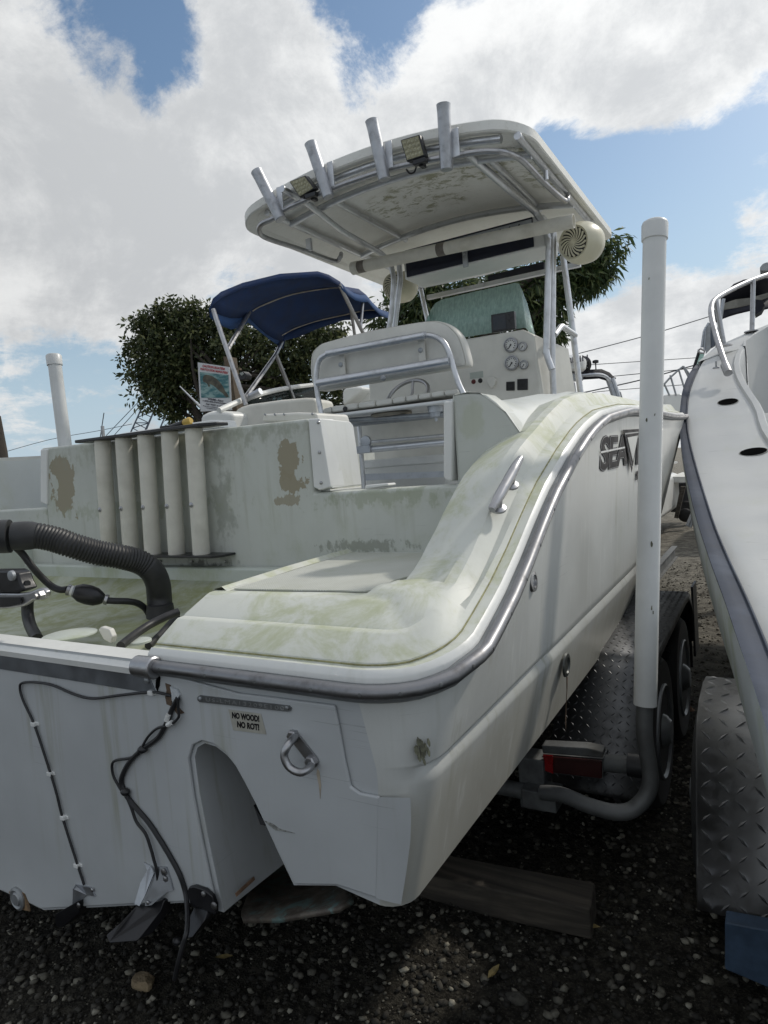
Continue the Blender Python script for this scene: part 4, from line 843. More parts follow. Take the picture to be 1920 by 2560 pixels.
# ---------------------------------------------------------------- leaning post
z4 = zp(740, 780, .3014); LY = 4.0
def Q(u, v, y=LY): return V3(U(*z4(u, v), Y=y))
LP = thing('leaning_post', Q(800, 760), 'helm seat with white padded backrest in an aluminium tube frame behind the console', 'helm seat')
out_ = [Q(*p, 4.06) for p in ((205, 655), (150, 640), (120, 560), (112, 430), (125, 340), (170, 285), (250, 245), (600, 155), (900, 100), (1080, 74), (1180, 74), (1270, 108), (1350, 185), (1395, 290), (1425, 430), (1380, 452), (1275, 470), (700, 568))]
outs = smooth_path(out_ + [out_[0]], 4)[:-1]
cen = np.mean(outs, axis=0)
mb = MB(); sh = lambda k, dy: [cen + (p - cen) * k + V3((0, dy, 0)) for p in outs]
mb.grid([sh(.0, 0), sh(.93, 0), sh(.965, .004), sh(.97, .012), sh(.975, .006), sh(1, .02), sh(1.005, .05), sh(1, .09), sh(.9, .12), sh(0, .13)], True)
part('backrest', mb, M_['cream'], LP, sharp=55)
fr = [Q(215, 862), Q(178, 690), Q(165, 560), Q(178, 440), Q(200, 385), Q(262, 346), Q(600, 270), Q(900, 213), Q(1075, 190), Q(1150, 198), Q(1225, 245), Q(1275, 340), Q(1310, 480), Q(1350, 600), Q(1395, 690)]
part('back_frame', MB().tube(fillet(fr, .08), .019, 12), M_['alu'], LP)
mb = MB(); mb.tube([Q(258, 345, 3.985), Q(1072, 192, 3.985)], .025, 14); part('grab_rail', mb, M_['alu'], LP)
mb = MB(); mb.tube([Q(180, 590, 3.99), Q(1275, 406, 3.99)], .029, 14); part('grab_rail', mb, M_['alu'], LP)
for (a, b) in (((352, 360), (410, 515)), ((1010, 235), (1075, 400))):
    mb = MB(); q = [Q(a[0], a[1], 4.03), Q(b[0] - 15, a[1] - 15, 4.03), Q(b[0], b[1], 4.03), Q(a[0] + 10, b[1] + 12, 4.03)]; mb.prism(q, (0, .012, 0)); k_ = part('rail_bracket', mb, M_['cream'], LP, bevel=.002)
    mb = MB(); bolt(mb, Q(sum((a[0], b[0])) / 2 - 10, sum((a[1], b[1])) / 2, 4.03), (0, -1, 0), .018, .008); part('bracket_bolt', mb, M_['galv'], k_)
mb = MB(); bolt(mb, Q(727, 548, 3.965), (0, -1, 0), .02, .012); part('snap_fitting', mb, M_['galv'], LP)
# seat cushion in tufts
tops = [Q(u, v, 4.05) for u, v in ((215, 805), (292, 782), (400, 768), (510, 750), (655, 730), (795, 712), (905, 695), (1010, 680), (1115, 665), (1225, 650), (1340, 638))]
bots = [Q(u, v, 4.05) for u, v in ((225, 845), (292, 832), (400, 818), (510, 800), (655, 783), (795, 762), (905, 745), (1010, 728), (1115, 712), (1225, 695), (1345, 680))]
for i in range(len(tops) - 1):
    a, b, c, d = tops[i], tops[i + 1], bots[i + 1], bots[i]; g = (b - a) * .02
    mb = MB(); mb.prism([a + g, b - g, c - g, d + g], (0, .42, 0)); part('cushion_panel', mb, M_['cream'], LP, bevel=.014)
mb = MB(); q = [Q(200, 858, 4.0), Q(1310, 718, 4.0), Q(1312, 745, 4.0), Q(202, 885, 4.0)]; mb.prism(q, (0, .55, .0)); part('seat_board', mb, M_['clean'], LP, bevel=.008)
mb = MB(); mb.tube([Q(330, 905, 4.12), Q(1230, 850, 4.12)], .020, 12); mb2 = MB(); mb2.tube([Q(470, 930, 4.35), Q(1230, 850, 4.35)], .022, 12)
part('seat_frame', mb, M_['galv'], LP); part('seat_frame', mb2, M_['galv'], LP)
cc = Q(790, 850, 4.18); mb = MB(); mb.tube([cc + V3((.145 * math.cos(t_), .10 * math.sin(t_), 0)) for t_ in np.linspace(0, 2 * math.pi, 30)], .016, 10); part('cup_ring', mb, plain('dull_brass', (.30, .27, .22), .5, .2, 10, .5), LP)
mb = MB(); mb.lathe([(0, .055), (.055, .055), (.057, .045), (.085, .043), (.09, .012), (.115, .010)], Q(1155, 765, 4.12), (0, 0, -1), 20); part('swivel_cup', mb, M_['aluraw'], LP)
mb = MB(); mb.lathe([(0, .02), (.005, .018), (.008, 0)], Q(408, 805, 4.045), (0, -1, 0), 12); part('snap_fitting', mb, M_['black'], LP)
mb = MB(); mb.tube([Q(515, 1150, 4.3), Q(1250, 1078, 4.3)], .026, 14); part('foot_rail', mb, M_['alu'], LP)
mb = MB(); mb.tube([Q(530, 1085, 4.42), Q(1050, 1040, 4.42), Q(1250, 1020, 4.42)], .013, 10); part('foot_rail', mb, M_['alu'], LP)
mb = MB(); mb.lathe([(-.012, .045), (.012, .045), (.014, .03)], Q(580, 1075, 4.28), (0, -1, 0), 20); mb.box(Q(570, 1140, 4.28), (.12, .05, .055)); part('rail_clamp', mb, M_['aluraw'], LP, bevel=.004)
for u in (215, 1380):
    a = Q(u, 862 if u < 300 else 690, 4.0); mb = MB(); mb.tube([a, (a[0], 4.0, 1.08)], .019, 12); part('leg', mb, M_['alu'], LP)
    mb = MB(); mb.tube([(a[0], 4.5, a[2] - .05), (a[0] + (.0 if u > 300 else .0), 4.5, 1.08)], .019, 12); part('leg', mb, M_['alu'], LP)
mb = MB(); a, b = Q(480, 905, 4.6), Q(1250, 1060, 4.6); mb.box(((a[0] + b[0]) / 2, 4.62, (a[2] + b[2]) / 2 - .0), (abs(b[0] - a[0]) + .3, .04, abs(a[2] - b[2]) * 1.0)); part('backing_panel', mb, M_['cream'], LP)

mb = MB(); mb.prism([Q(540, 1345, 4.5), Q(1240, 1320, 4.5), Q(1240, 1368, 4.5), Q(545, 1400, 4.5)], (0, .03, 0)); part('base_plate', mb, M_['aluraw'], LP)
# things seen low through the door opening
q = [U(*z4(*p), Y=4.7) for p in ((535, 1250), (1240, 1205), (1240, 1320), (540, 1345))]
CO = thing('white_cooler', np.mean(np.array(q), axis=0) + V3((0, .2, -.2)), 'white cooler box low in the cockpit, seen through the transom door opening', 'cooler')
b0 = V3(q[3]); w_ = q[1][0] - q[0][0]
part('cooler_body', MB().box(((q[0][0] + q[1][0]) / 2, 4.95, q[3][2] - .10), (w_ - .03, .46, .34)), M_['white'], CO, bevel=.02)
part('cooler_lid', MB().box(((q[0][0] + q[1][0]) / 2, 4.95, (q[0][2] + q[3][2]) / 2 + .03), (w_, .50, .07)), M_['clean'], CO, bevel=.015)

# ---------------------------------------------------------------- console
z1 = zp(560, 220, .627); KY = 5.2
def K(u, v, y=KY): return V3(U(*z1(u, v), Y=y))
CON = part('console', MB().prism([K(940, 1004), K(1190, 962), K(1238, 985), K(1252, 1100), K(1265, 1210), V3((K(1268, 1210)[0], KY, 1.08)), V3((-3.15, KY, 1.08)), V3((-3.15, KY, K(940, 1004)[2] - .05))], (0, .85, 0)), M_['cream'], BOAT, bevel=.02)
mb = MB(); a = K(1238, 985); mb.prism([K(1238, 985) + V3((.0, .02, 0)), V3((-1.47, KY + .55, K(1330, 1050, KY + .6)[2])), V3((-1.40, KY + .75, 1.2)), V3((a[0] + .04, KY + .02, 1.2))], (-.05, .02, 0)); part('console_side', mb, M_['cream'], CON)
M_['dial'] = plain('white_gauge_face', (.62, .62, .60), .35, .05)
for (u, v, r_) in ((1145, 1025, 27), (1149, 1097, 27), (1192, 1031, 16.5), (1197, 1104, 16.5)):
    c_ = K(u, v); r_ = r_ * .627 / F * 5.65
    mb = MB(); mb.lathe([(0, r_), (.014, r_), (.018, r_ * .93), (.012, r_ * .80), (.012, 0)], c_, (0, -1, 0), 28); g = part('gauge', mb, M_['blackp'], CON)
    mb = MB(); mb.lathe([(.012, r_ * 1.04), (.019, r_ * 1.0), (.020, r_ * .90), (.014, r_ * .86)], c_, (0, -1, 0), 28); part('bezel', mb, M_['steel'], g)
    mb = MB(); mb.lathe([(0, r_ * .80), (.001, 0)], c_ + V3((0, -.0125, 0)), (0, -1, 0), 24); mb_f = mb
    # face, ticks and needle are one small sub-part each
    mb = MB(); mb.lathe([(0, r_ * .72), (.0015, r_ * .72), (.0016, 0)], c_ + V3((0, -.0125, 0)), (0, -1, 0), 24)
    part('dial_face', mb, M_['dial'], g)
    mb = MB()
    for k in range(11):
        t_ = math.radians(225 - 27 * k); d = V3((math.cos(t_), 0, math.sin(t_))); mb.tube([c_ + V3((0, -.0155, 0)) + d * r_ * .55, c_ + V3((0, -.0155, 0)) + d * r_ * .70], r_ * .055, 4)
    t_ = math.radians(235); d = V3((math.cos(t_), 0, math.sin(t_))); mb.tube([c_ + V3((0, -.016, 0)) - d * r_ * .12, c_ + V3((0, -.016, 0)) + d * r_ * .62], [r_ * .10, r_ * .04], 5)
    mb.lathe([(0, r_ * .13), (.003, r_ * .1), (.004, 0)], c_ + V3((0, -.014, 0)), (0, -1, 0), 10)
    part('dial_marks', mb, M_['blackp'], g, kind='stuff')
for (a, b) in (((1126, 1170), (1160, 1206)), ((1170, 1159), (1212, 1204))):
    q = [K(a[0], a[1] + 2), K(b[0], a[1]), K(b[0], b[1]), K(a[0], b[1] + 1)]; mb = MB(); mb.prism(q, (0, -.008, 0)); sp_ = part('switch_panel', mb, M_['blackp'], CON, bevel=.003)
    mb = MB(); c_ = np.mean(q, axis=0) + V3((0, -.010, 0)); mb.box(c_, (.03, .008, .02)); part('rocker_switch', mb, M_['black'], sp_, bevel=.002)
q = [K(980, 1136), K(1033, 1128), K(1034, 1154), K(981, 1160)]; mb = MB(); mb.prism(q, (0, -.002, 0)); part('instruction_label', mb, plain('faded_green_label', (.42, .46, .42), .5, .1), CON)
for (u, v, col) in ((995, 1171, (.09, .012, .012)), (1022, 1167, (.015, .015, .015))):
    mb = MB(); mb.lathe([(0, .020), (.006, .018), (.008, .012), (.016, .010)], K(u, v), (0, -1, 0), 14); part('push_button', mb, plain('button', col, .4), CON)
mb = MB(); mb.prism([K(*p) for p in ((1052, 1165), (1060, 1153), (1080, 1152), (1089, 1162), (1086, 1180), (1072, 1200), (1060, 1188), (1054, 1178))], (0, -.03, 0)); part('throttle_base', mb, M_['cream'], CON, bevel=.006)
# fish finder screen on the dash
y_ = KY + .12; q = [K(1063, 904, y_), K(1156, 888, y_), K(1160, 960, y_), K(1066, 976, y_)]; mb = MB(); mb.prism(q, (0, .05, 0)); MF = part('chart_plotter', mb, M_['blackp'], CON, bevel=.006)
q = [K(1072, 910, y_ - .002), K(1123, 902, y_ - .002), K(1125, 958, y_ - .002), K(1075, 966, y_ - .002)]; mb = MB(); mb.prism(q, (0, -.001, 0)); part('screen', mb, plain('dark_screen', (.008, .010, .016), .12, .1), MF)
mb = MB()
for k in range(4): mb.box(K(1140 + k % 2 * 8 - 4, 905 + k * 11, y_ - .003), (.014, .004, .010))
part('buttons', mb, M_['black'], MF, kind='stuff')
text('maker_mark', 'GARMIN', .017, K(1128, 930, y_ - .004) + V3((.05, 0, -.045)), (1, 0, 0), (0, 0, 1), M_['dial'], MF, .0003, 0, 'CENTER') if False else None
# windshield
gt = NT('green_tinted_acrylic'); gm = gt.m; tr = gt.n.new('ShaderNodeBsdfTransparent'); tr.inputs[0].default_value = (.62, .80, .76, 1)
gl = gt.n.new('ShaderNodeBsdfPrincipled'); gl.inputs['Base Color'].default_value = (.62, .78, .74, 1); gl.inputs['Roughness'].default_value = .25
ms = gt.n.new('ShaderNodeMixShader'); gt.l.new(gt.ramp(gt.noise(1.0, 6, .7, gt.vec((50, 50, 9))), .30, .75, .42, .66), ms.inputs[0]); gt.l.new(tr.outputs[0], ms.inputs[1]); gt.l.new(gl.outputs[0], ms.inputs[2])
gt.l.new(ms.outputs[0], gt.n['Material Output'].inputs[0]); M_['glass'] = gm
gy = KY + .45
top_ = [K(*p, gy) for p in ((808, 925), (822, 888), (842, 858), (870, 843), (1000, 812), (1160, 777), (1176, 780), (1186, 800))]
bot_ = [K(*p, gy - .12) for p in ((803, 935), (830, 1010), (850, 1008), (880, 1004), (1000, 986), (1150, 962), (1185, 956), (1204, 955))]
side_ = [K(1192, 815, gy + .05), K(1210, 860, gy + .2), K(1236, 965, gy + .35)]; sideb = [K(1206, 956, gy - .1), K(1218, 970, gy + .05), K(1240, 985, gy + .3)]
mb = MB(); mb.grid([top_ + side_, bot_ + sideb]); WS = part('windshield', mb, M_['glass'], CON, solid=.007)
# steering wheel
wc = V3(U(*z4(925, 700), Y=4.85)); wn_ = nrm((0, -.75, .66)); ua = V3((1, 0, 0)); ub = np.cross(wn_, ua)
mb = MB(); mb.tube([wc + (ua * math.cos(t_) + ub * math.sin(t_)) * .185 for t_ in np.linspace(0, 2 * math.pi, 40)], .017, 10); SWH = part('steering_wheel', mb, M_['steel'], CON)
for k in range(3):
    t_ = math.radians(90 + 120 * k); mb = MB(); e_ = wc + (ua * math.cos(t_) + ub * math.sin(t_)) * .18; hub = wc - wn_ * .05; mb.tube([hub, hub * .5 + e_ * .5 - wn_ * .02, e_], .012, 8); part('spoke', mb, M_['steel'], SWH)
mb = MB(); mb.lathe([(0, .04), (.03, .04), (.035, .02)], wc - wn_ * .06, wn_, 16); part('hub', mb, M_['blackp'], SWH)
# hatch oval on the console side
mb = MB(); cq = V3(U(*z1(1300, 1120), X=-1.575)); mb.lathe([(0, .10), (.012, .10), (.016, .08), (.008, .07), (.008, 0)], cq, (1, -.25, 0), 24); part('side_port', mb, M_['steel'], CON)

M_['aluh'] = metal('satin_aluminium_holder', (.46, .47, .49), .36, .4, .02)
# ---------------------------------------------------------------- hard top
RX0, RX1, RY0, RY1 = -3.50, -1.185, 3.95, 6.58; RC = (RX0 + RX1) / 2; RH = (RX1 - RX0) / 2
crown = lambda x: .150 * (1 - ((x - RC) / RH) ** 2)
def outline(inset, n=8):
    x0, x1, y0, y1 = RX0 + inset, RX1 - inset, RY0 + inset * .8, RY1 - inset; r = .24 - inset * .6; pts = []
    for (cx_, cy_, a0) in ((x1 - r, y0 + r, -90), (x1 - r, y1 - r, 0), (x0 + r, y1 - r, 90), (x0 + r, y0 + r, 180)):
        for k in range(n + 1): t_ = math.radians(a0 + 90 * k / n); pts.append((cx_ + r * math.cos(t_), cy_ + r * math.sin(t_)))
    # points along straight aft and fore edges so the crown reads
    res = []
    for i in range(len(pts)):
        a, b = pts[i], pts[(i + 1) % len(pts)]; m = max(1, int(math.hypot(b[0] - a[0], b[1] - a[1]) / .12))
        for k in range(m): res.append((a[0] + (b[0] - a[0]) * k / m, a[1] + (b[1] - a[1]) * k / m))
    return res
oo = outline(0)
def ringz(ins, z):
    s_ = (RH - ins) / RH; sy = ((RY1 - RY0) / 2 - ins) / ((RY1 - RY0) / 2); cy_ = (RY0 + RY1) / 2
    return [V3((RC + (x - RC) * s_, cy_ + (y - cy_) * sy, z + crown(RC + (x - RC) * s_))) for x, y in oo]
mb = MB(); rings = [ringz(.075, 3.356), ringz(.055, 3.336), ringz(.008, 3.330), ringz(.0, 3.338), ringz(.0, 3.392), ringz(.012, 3.402), ringz(.3, 3.425), ringz(.6, 3.435)]
mb.grid(rings, True)
def under_patch(t):
    xy = t.xyz(); ox, oy = ORG[BOAT.name][0], ORG[BOAT.name][1]
    def el(cx_, cy_, rx_, ry_):
        a_ = t.math('DIVIDE', t.math('SUBTRACT', xy[0], cx_ - ox), rx_); b_ = t.math('DIVIDE', t.math('SUBTRACT', xy[1], cy_ - oy), ry_); return t.math('SQRT', t.math('ADD', t.math('MULTIPLY', a_, a_), t.math('MULTIPLY', b_, b_)))
    d_ = t.math('MINIMUM', el(-2.35, 4.85, .42, .32), t.math('MINIMUM', el(-1.85, 4.60, .45, .18), el(-1.38, 4.7, .14, .5)))
    d_ = t.math('ADD', d_, t.math('MULTIPLY', t.math('SUBTRACT', t.noise(5, 6, .6), .5), 1.2)); return t.ramp(d_, 1.15, .75)
t = NT('mouldy_hardtop_underside'); n = t.noise(2.2, 8, .65); c = t.mix(t.ramp(n, .35, .65), (.80, .79, .74), (.88, .875, .83))
m_ = t.math('MULTIPLY', t.ramp(t.noise(9, 10, .75, t.vec((1, 1.6, 1)), .6), .48, .60), under_patch(t)); c = t.mix(t.math('MULTIPLY', m_, .8), c, (.25, .24, .11))
m2_ = t.math('MULTIPLY', t.ramp(t.noise(26, 8, .7, t.vec((1, 2.2, 1))), .52, .68), .16); c = t.mix(m2_, c, (.30, .28, .19))
M_['under'] = t.set(c, .6, 0, t.noise(40, 5, .6), .25, .004)
ROOF = part('hard_top', mb, M_['under'], BOAT, sharp=25)
ncol = 14; gr = []
for k in range(13):
    y = RY0 + .07 + (RY1 - RY0 - .14) * k / 12; gr.append([(x, y, 3.350 + crown(x)) for x in np.linspace(RX0 + .09, RX1 - .09, ncol)])
mb = MB(); mb.grid(gr)
ins_poly = ringz(.073, 3.3505)
bm_ = MB(); cen_ = V3((RC, (RY0 + RY1) / 2, 0))
rr_ = [[V3((RC + (p[0] - RC) * s_, cen_[1] + (p[1] - cen_[1]) * s_, 3.352 + crown(RC + (p[0] - RC) * s_))) for p in ins_poly] for s_ in (1, .8, .6, .4, .2, .0)]
bm_.grid(rr_, True); part('underside_panel', bm_, M_['under'], ROOF, sharp=60)
mb = MB(); mb.grid([[V3((RC + (p[0] - RC) * s_, cen_[1] + (p[1] - cen_[1]) * s_, 3.435 + crown(RC + (p[0] - RC) * s_))) for p in ringz(.6, 3.44)] for s_ in (1, .5, 0)], True); part('roof_skin', mb, M_['white'], ROOF, sharp=60)
al = M_['alu']
def fz(x, z=3.315): return z + crown(x)
def tube_on(nm, pts, r=.024, rad=0, parent=ROOF, mat=None):
    mb = MB(); mb.tube(fillet(pts, rad) if rad else pts, r, 12); return part(nm, mb, mat or al, parent)
xL, xR, mL, mR = -3.21, -1.26, -2.79, -1.555
tube_on('roof_frame', [(xL, 4.02, fz(xL)), (xL, 5.9, fz(xL))], .024); tube_on('roof_frame', [(xR, 4.02, fz(xR)), (xR, 5.9, fz(xR))], .024)
for y in (4.02, 4.30, 5.34): tube_on('cross_tube', [(x, y, fz(x) - .012) for x in np.linspace(xL if y > 4.1 else xL + .1, xR if y > 4.1 else xR - .1, 12)], .025)
for x in (mL, mR): tube_on('roof_frame', [(x, 4.3, fz(x)), (x - .0, 5.45, fz(x))], .022)
z3a = zp(1100, 260, .3014); z2b = zp(600, 240, .3617)
leg_b = -1.52
# bent support tubes: from the aft rail forward under the roof, down to the console
def RR(z, u, v, **k): return V3(U(*z(u, v), **k))
zr = 3.27
rA = [RR(z3a, 120, 315, Z=3.40), RR(z3a, 270, 450, Z=3.40), RR(z3a, 560, 700, Z=3.33), RR(z3a, 800, 905, Z=3.30), RR(z3a, 865, 1010, Y=5.22), RR(z3a, 900, 1130, Y=5.22), RR(z1, 1296, 620, Y=5.22), RR(z1, 1284, 1060, Y=5.22), RR(z1, 1308, 1122, Y=5.22)]
part('support_tube', MB().tube(smooth_path(fillet(rA, .06), 2), .026, 12), al, ROOF)
tube_on('leg', [RR(z1, 1312, 575, Y=5.32), RR(z1, 1309, 1100, Y=5.32), (RR(z1, 1309, 1205, Y=5.32)[0], 5.32, 1.1)], .026)
tube_on('leg', [RR(z1, 1352, 670, Y=5.95), RR(z1, 1378, 870, Y=5.95), RR(z1, 1420, 1205, Y=5.95), V3((RR(z1, 1420, 1205, Y=5.95)[0] + .1, 5.95, 1.3))], .027)
tube_on('leg_brace', [RR(z1, 1318, 985, Y=5.32), RR(z1, 1345, 948, Y=5.5), RR(z1, 1400, 985, Y=5.95)], .024, .05)
tube_on('cross_tube', [RR(z3a, 900, 1100, Y=5.35), RR(z3a, 1030, 1250, Y=5.95)], .022)
lA = [RR(z2b, 290, 640, Z=3.40), RR(z2b, 460, 740, Z=3.38), RR(z2b, 700, 930, Z=3.32), RR(z2b, 980, 1090, Z=3.30), RR(z2b, 1040, 1150, Y=5.30), RR(z2b, 1064, 1260, Y=5.30), RR(z1, 668, 900, Y=5.30), RR(z1, 650, 1000, Y=5.30)]
part('support_tube', MB().tube(smooth_path(fillet(lA, .06), 2), .024, 12), al, ROOF)
tube_on('leg', [RR(z2b, 1095, 1090, Y=5.4), RR(z1, 703, 760, Y=5.4), RR(z1, 676, 985, Y=5.4), V3((RR(z1, 660, 1100, Y=5.4)[0], 5.4, 1.2))], .026)
tube_on('leg', [RR(z1, 780, 785, Y=6.0), RR(z1, 812, 930, Y=6.0), V3((RR(z1, 825, 985, Y=6.0)[0], 6.0, 1.2))], .024)
tube_on('cross_tube', [RR(z1, 700, 755, Y=5.45), RR(z1, 785, 790, Y=6.0), RR(z1, 1050, 735, Y=6.0), RR(z1, 1270, 668, Y=6.0)], .024, .03)
# rod rail round the aft edge with its two side loops
YA = 3.93
rail_ = [RR(z2b, 700, 1090, Z=3.32), RR(z2b, 690, 1118, Z=3.24), RR(z2b, 650, 1140, Z=3.23), RR(z2b, 450, 1070, Z=3.23), RR(z2b, 190, 985, Z=3.24), RR(z2b, 133, 935, Z=3.26), RR(z2b, 150, 885, Y=YA), RR(z2b, 240, 843, Y=YA), RR(z2b, 320, 782, Y=YA), RR(z2b, 560, 675, Y=YA), RR(z2b, 700, 617, Y=YA), RR(z2b, 940, 535, Y=YA), RR(z2b, 1100, 488, Y=YA), RR(z2b, 1380, 430, Y=YA),
         RR(z3a, 110, 438, Y=YA), RR(z3a, 250, 408, Y=YA), RR(z3a, 400, 395, Y=YA + .02), RR(z3a, 540, 405, Y=YA + .06), RR(z3a, 640, 440, Z=3.27), RR(z3a, 720, 505, Z=3.25), RR(z3a, 850, 640, Z=3.24), RR(z3a, 1020, 795, Z=3.24), RR(z3a, 1055, 790, Z=3.26), RR(z3a, 1060, 750, Z=3.31)]
part('rod_rail', MB().tube(smooth_path(rail_, 5), .019, 12), M_['steel'], ROOF)
mb = MB(); mb.box(RR(z2b, 478, 1030, Z=3.28), (.05, .03, .10)); part('rail_bracket', mb, al, ROOF, bevel=.004)
mb = MB(); mb.tube([RR(z3a, 875, 555, Z=3.30), RR(z3a, 880, 630, Z=3.24)], .016, 10); part('rail_bracket', mb, al, ROOF)
rods = [((114, 520), (283, 855)), ((487, 325), (613, 702)), ((910, 168), (1000, 580))]
HOLD = []
for (a, b) in rods:
    p, q = RR(z2b, *a, Y=YA - .07), RR(z2b, *b, Y=YA - .03); HOLD.append((p, q))
HOLD.append((RR(z3a, 28, 0, Y=YA - .07), RR(z3a, 55, 548, Y=YA - .03)))
for p, q in HOLD:
    ax = q - p; l = np.linalg.norm(ax); mb = MB(); mb.lathe([(.06, .033), (.003, .037), (0, .041), (.002, .044), (.008, .043), (.05, .0405), (l - .004, .0405), (l, .037)], p, ax, 22); part('rod_holder', mb, M_['aluh'], ROOF, sharp=40)
    br = p + ax * .62; mb = MB(); mb.box(br + V3((.055, .03, .01)), (.05, .012, .17)); part('holder_gusset', mb, al, ROOF, bevel=.003)
M_['lens'] = plain('yellowed_led_lens', (.30, .28, .17), .25, .3, 60)
for (z_, cpt, tilt) in ((z2b, [(335, 590), (448, 545), (520, 640), (412, 706)], 0), (z2b, [(1103, 302), (1240, 262), (1282, 415), (1150, 458)], 0)):
    q = [RR(z_, *p, Y=YA - .06) for p in cpt]; mb = MB(); mb.prism(q, (0, .055, .01)); LED = part('floodlight', mb, M_['blackp'], ROOF, bevel=.010)
    c_ = np.mean(q, axis=0); mb = MB(); mb.prism([c_ + (p - c_) * .84 + V3((0, -.004, 0)) for p in q], (0, .006, 0)); part('lens', mb, M_['lens'], LED) if False else None
    mb = MB()
    mb.prism([c_ + (p - c_) * .85 + V3((0, -.003, 0)) for p in q], (0, .004, 0))
    part('floodlight_lens', mb, M_['lens'], ROOF)
    mb = MB()
    for i in range(4):
        for j in range(4):
            s_, t_ = (i + .5) / 4, (j + .5) / 4; g = [c_ + (p - c_) * .80 for p in q]; pt = (g[0] * (1 - s_) + g[1] * s_) * (1 - t_) + (g[3] * (1 - s_) + g[2] * s_) * t_
            mb.lathe([(0, .012), (.003, .011), (.001, .007), (.004, .004), (.004, 0)], pt + V3((0, -.003, 0)), (0, -1, 0), 10)
    part('led_reflectors', mb, plain('led_reflector', (.42, .40, .28), .25, .2, 40), ROOF, kind='stuff')
    mb = MB(); e_ = (q[2] + q[3]) / 2 + V3((.02, .02, -.015)); mb.box(e_, (.09, .04, .03)); mb.box(e_ + V3((.0, .03, -.01)), (.03, .05, .03)); part('light_bracket', mb, M_['blackp'], ROOF, bevel=.004)
mb = MB(); mb.tube([RR(z2b, 1218, 490, Y=4.0), RR(z2b, 1205, 525, Y=4.02), RR(z2b, 1175, 535, Y=4.05), RR(z2b, 1150, 508, Y=4.06)], .006, 8, sub=5); part('light_wire', mb, M_['black'], ROOF)
# long PVC tube, electronics box with dark canvas front, rack strip
PY = 5.02; mb = MB(); a, b = RR(z1, 512, 720, Y=PY), RR(z1, 1395, 530, Y=PY); ax = b - a; l = np.linalg.norm(ax)
mb.lathe([(0, .03), (.002, .055), (.06, .055), (.062, .050), (l, .050), (l, .044), (l - .05, .040)], a, ax, 20); PT = part('storage_tube', mb, M_['oldpvc'], BOAT, sharp=30)
for s_ in (.035, .43):
    mb = MB(); mb.lathe([(0, .0515), (.07, .0515)], a + ax * s_, ax, 20); part('tape_band', mb, plain('grey_tape', (.16, .14, .12), .5, .3), PT)
BYY = 5.22
fc_ = [(725, 655), (1225, 520), (1235, 645), (728, 755)]; q = [RR(z1, *p, Y=BYY) for p in fc_]
zt_, zb_ = (q[0][2] + q[1][2]) / 2 + .02, (q[2][2] + q[3][2]) / 2; xa, xb = q[3][0], q[2][0]
EB = part('electronics_box', MB().box(((xa + xb) / 2 + .03, BYY + .20, (zt_ + zb_) / 2), (xb - xa + .12, .36, zt_ - zb_)), M_['clean'], BOAT, bevel=.012)
mb = MB(); mb.box(((xa + xb) / 2, BYY + .01, (zt_ + zb_) / 2 + .005), (xb - xa, .01, zt_ - zb_ - .02)); part('canvas_front', mb, plain('dark_navy_vinyl', (.006, .009, .025), .5, .2, 6), EB)
mb = MB(); mb.box(((xa + xb) / 2 + .02, BYY - .01, zt_ - .05), (xb - xa - .04, .012, .05)); LS = part('led_strip', mb, M_['galv'], EB, bevel=.003)
mb = MB()
for k in range(13): mb.lathe([(0, .008), (.002, .008), (.0021, 0)], (xa + .1 + (xb - xa - .2) * k / 12, BYY - .0165, zt_ - .05), (0, -1, 0), 8)
part('strip_holes', mb, M_['hole'], EB, kind='stuff')
c_ = RR(z1, 962, 680, Y=BYY - .005); mb = MB(); mb.box(c_, (.045, .016, .14)); mb.lathe([(0, .012), (.01, .01)], c_ + V3((0, -.01, .035)), (0, -1, 0), 10); part('latch', mb, M_['aluraw'], EB, bevel=.004)
mb = MB(); mb.box((-2.15, 6.05, fz(-2.15) - .40), (1.5, .05, .04)); part('canopy_track', mb, al, BOAT)
q = [RR(z1, *p, Y=6.2) for p in ((1050, 748), (1275, 690), (1275, 725), (1052, 772))]; mb = MB(); mb.prism(q, (0, .06, 0)); part('rolled_curtain', mb, plain('black_canvas_roll', (.012, .014, .022), .7, .3, 8), BOAT, bevel=.01)
# speakers
M_['spk'] = plain('yellowed_speaker_shell', (.60, .57, .43), .35, .06, 5)
def speaker(cpx, y, r, nm='speaker', ax=(-.06, -1, -.10)):
    c_ = RR(z1, *cpx, Y=y); ax = nrm(ax); prof = [(-.02, r * .66), (-.03, r * .78), (0, r * .86), (.05, r * .97), (.12, r * 1.0), (.20, r * .9), (.26, r * .66), (.30, r * .3), (.31, 0)]
    mb = MB(); mb.lathe([(-a_, b_) for a_, b_ in prof], c_, ax, 32); sp_ = part(nm, mb, M_['spk'], BOAT, sharp=40)
    e1 = nrm(np.cross(ax, (0, 0, 1))); e2 = np.cross(ax, e1); f_ = c_ + ax * .022
    mb = MB(); mb.lathe([(0, r * .68), (.003, 0)], f_, ax, 28); part('speaker_cone', mb, M_['blackp'], sp_)
    for k in range(18):
        t0 = 2 * math.pi * k / 18; pts = []
        for s_ in np.linspace(.12, .98, 6): t_ = t0 + 1.0 * (s_ - .1); pts.append(f_ + ax * .010 + (e1 * math.cos(t_) + e2 * math.sin(t_)) * r * .68 * s_)
        mb = MB(); mb.tube(pts, np.linspace(.003, .0085, 6), 6); part('grille_vane', mb, M_['spk'], sp_)
    mb = MB(); mb.lathe([(0, r * .12), (.016, r * .08)], f_, ax, 12); part('grille_hub', mb, M_['spk'], sp_)
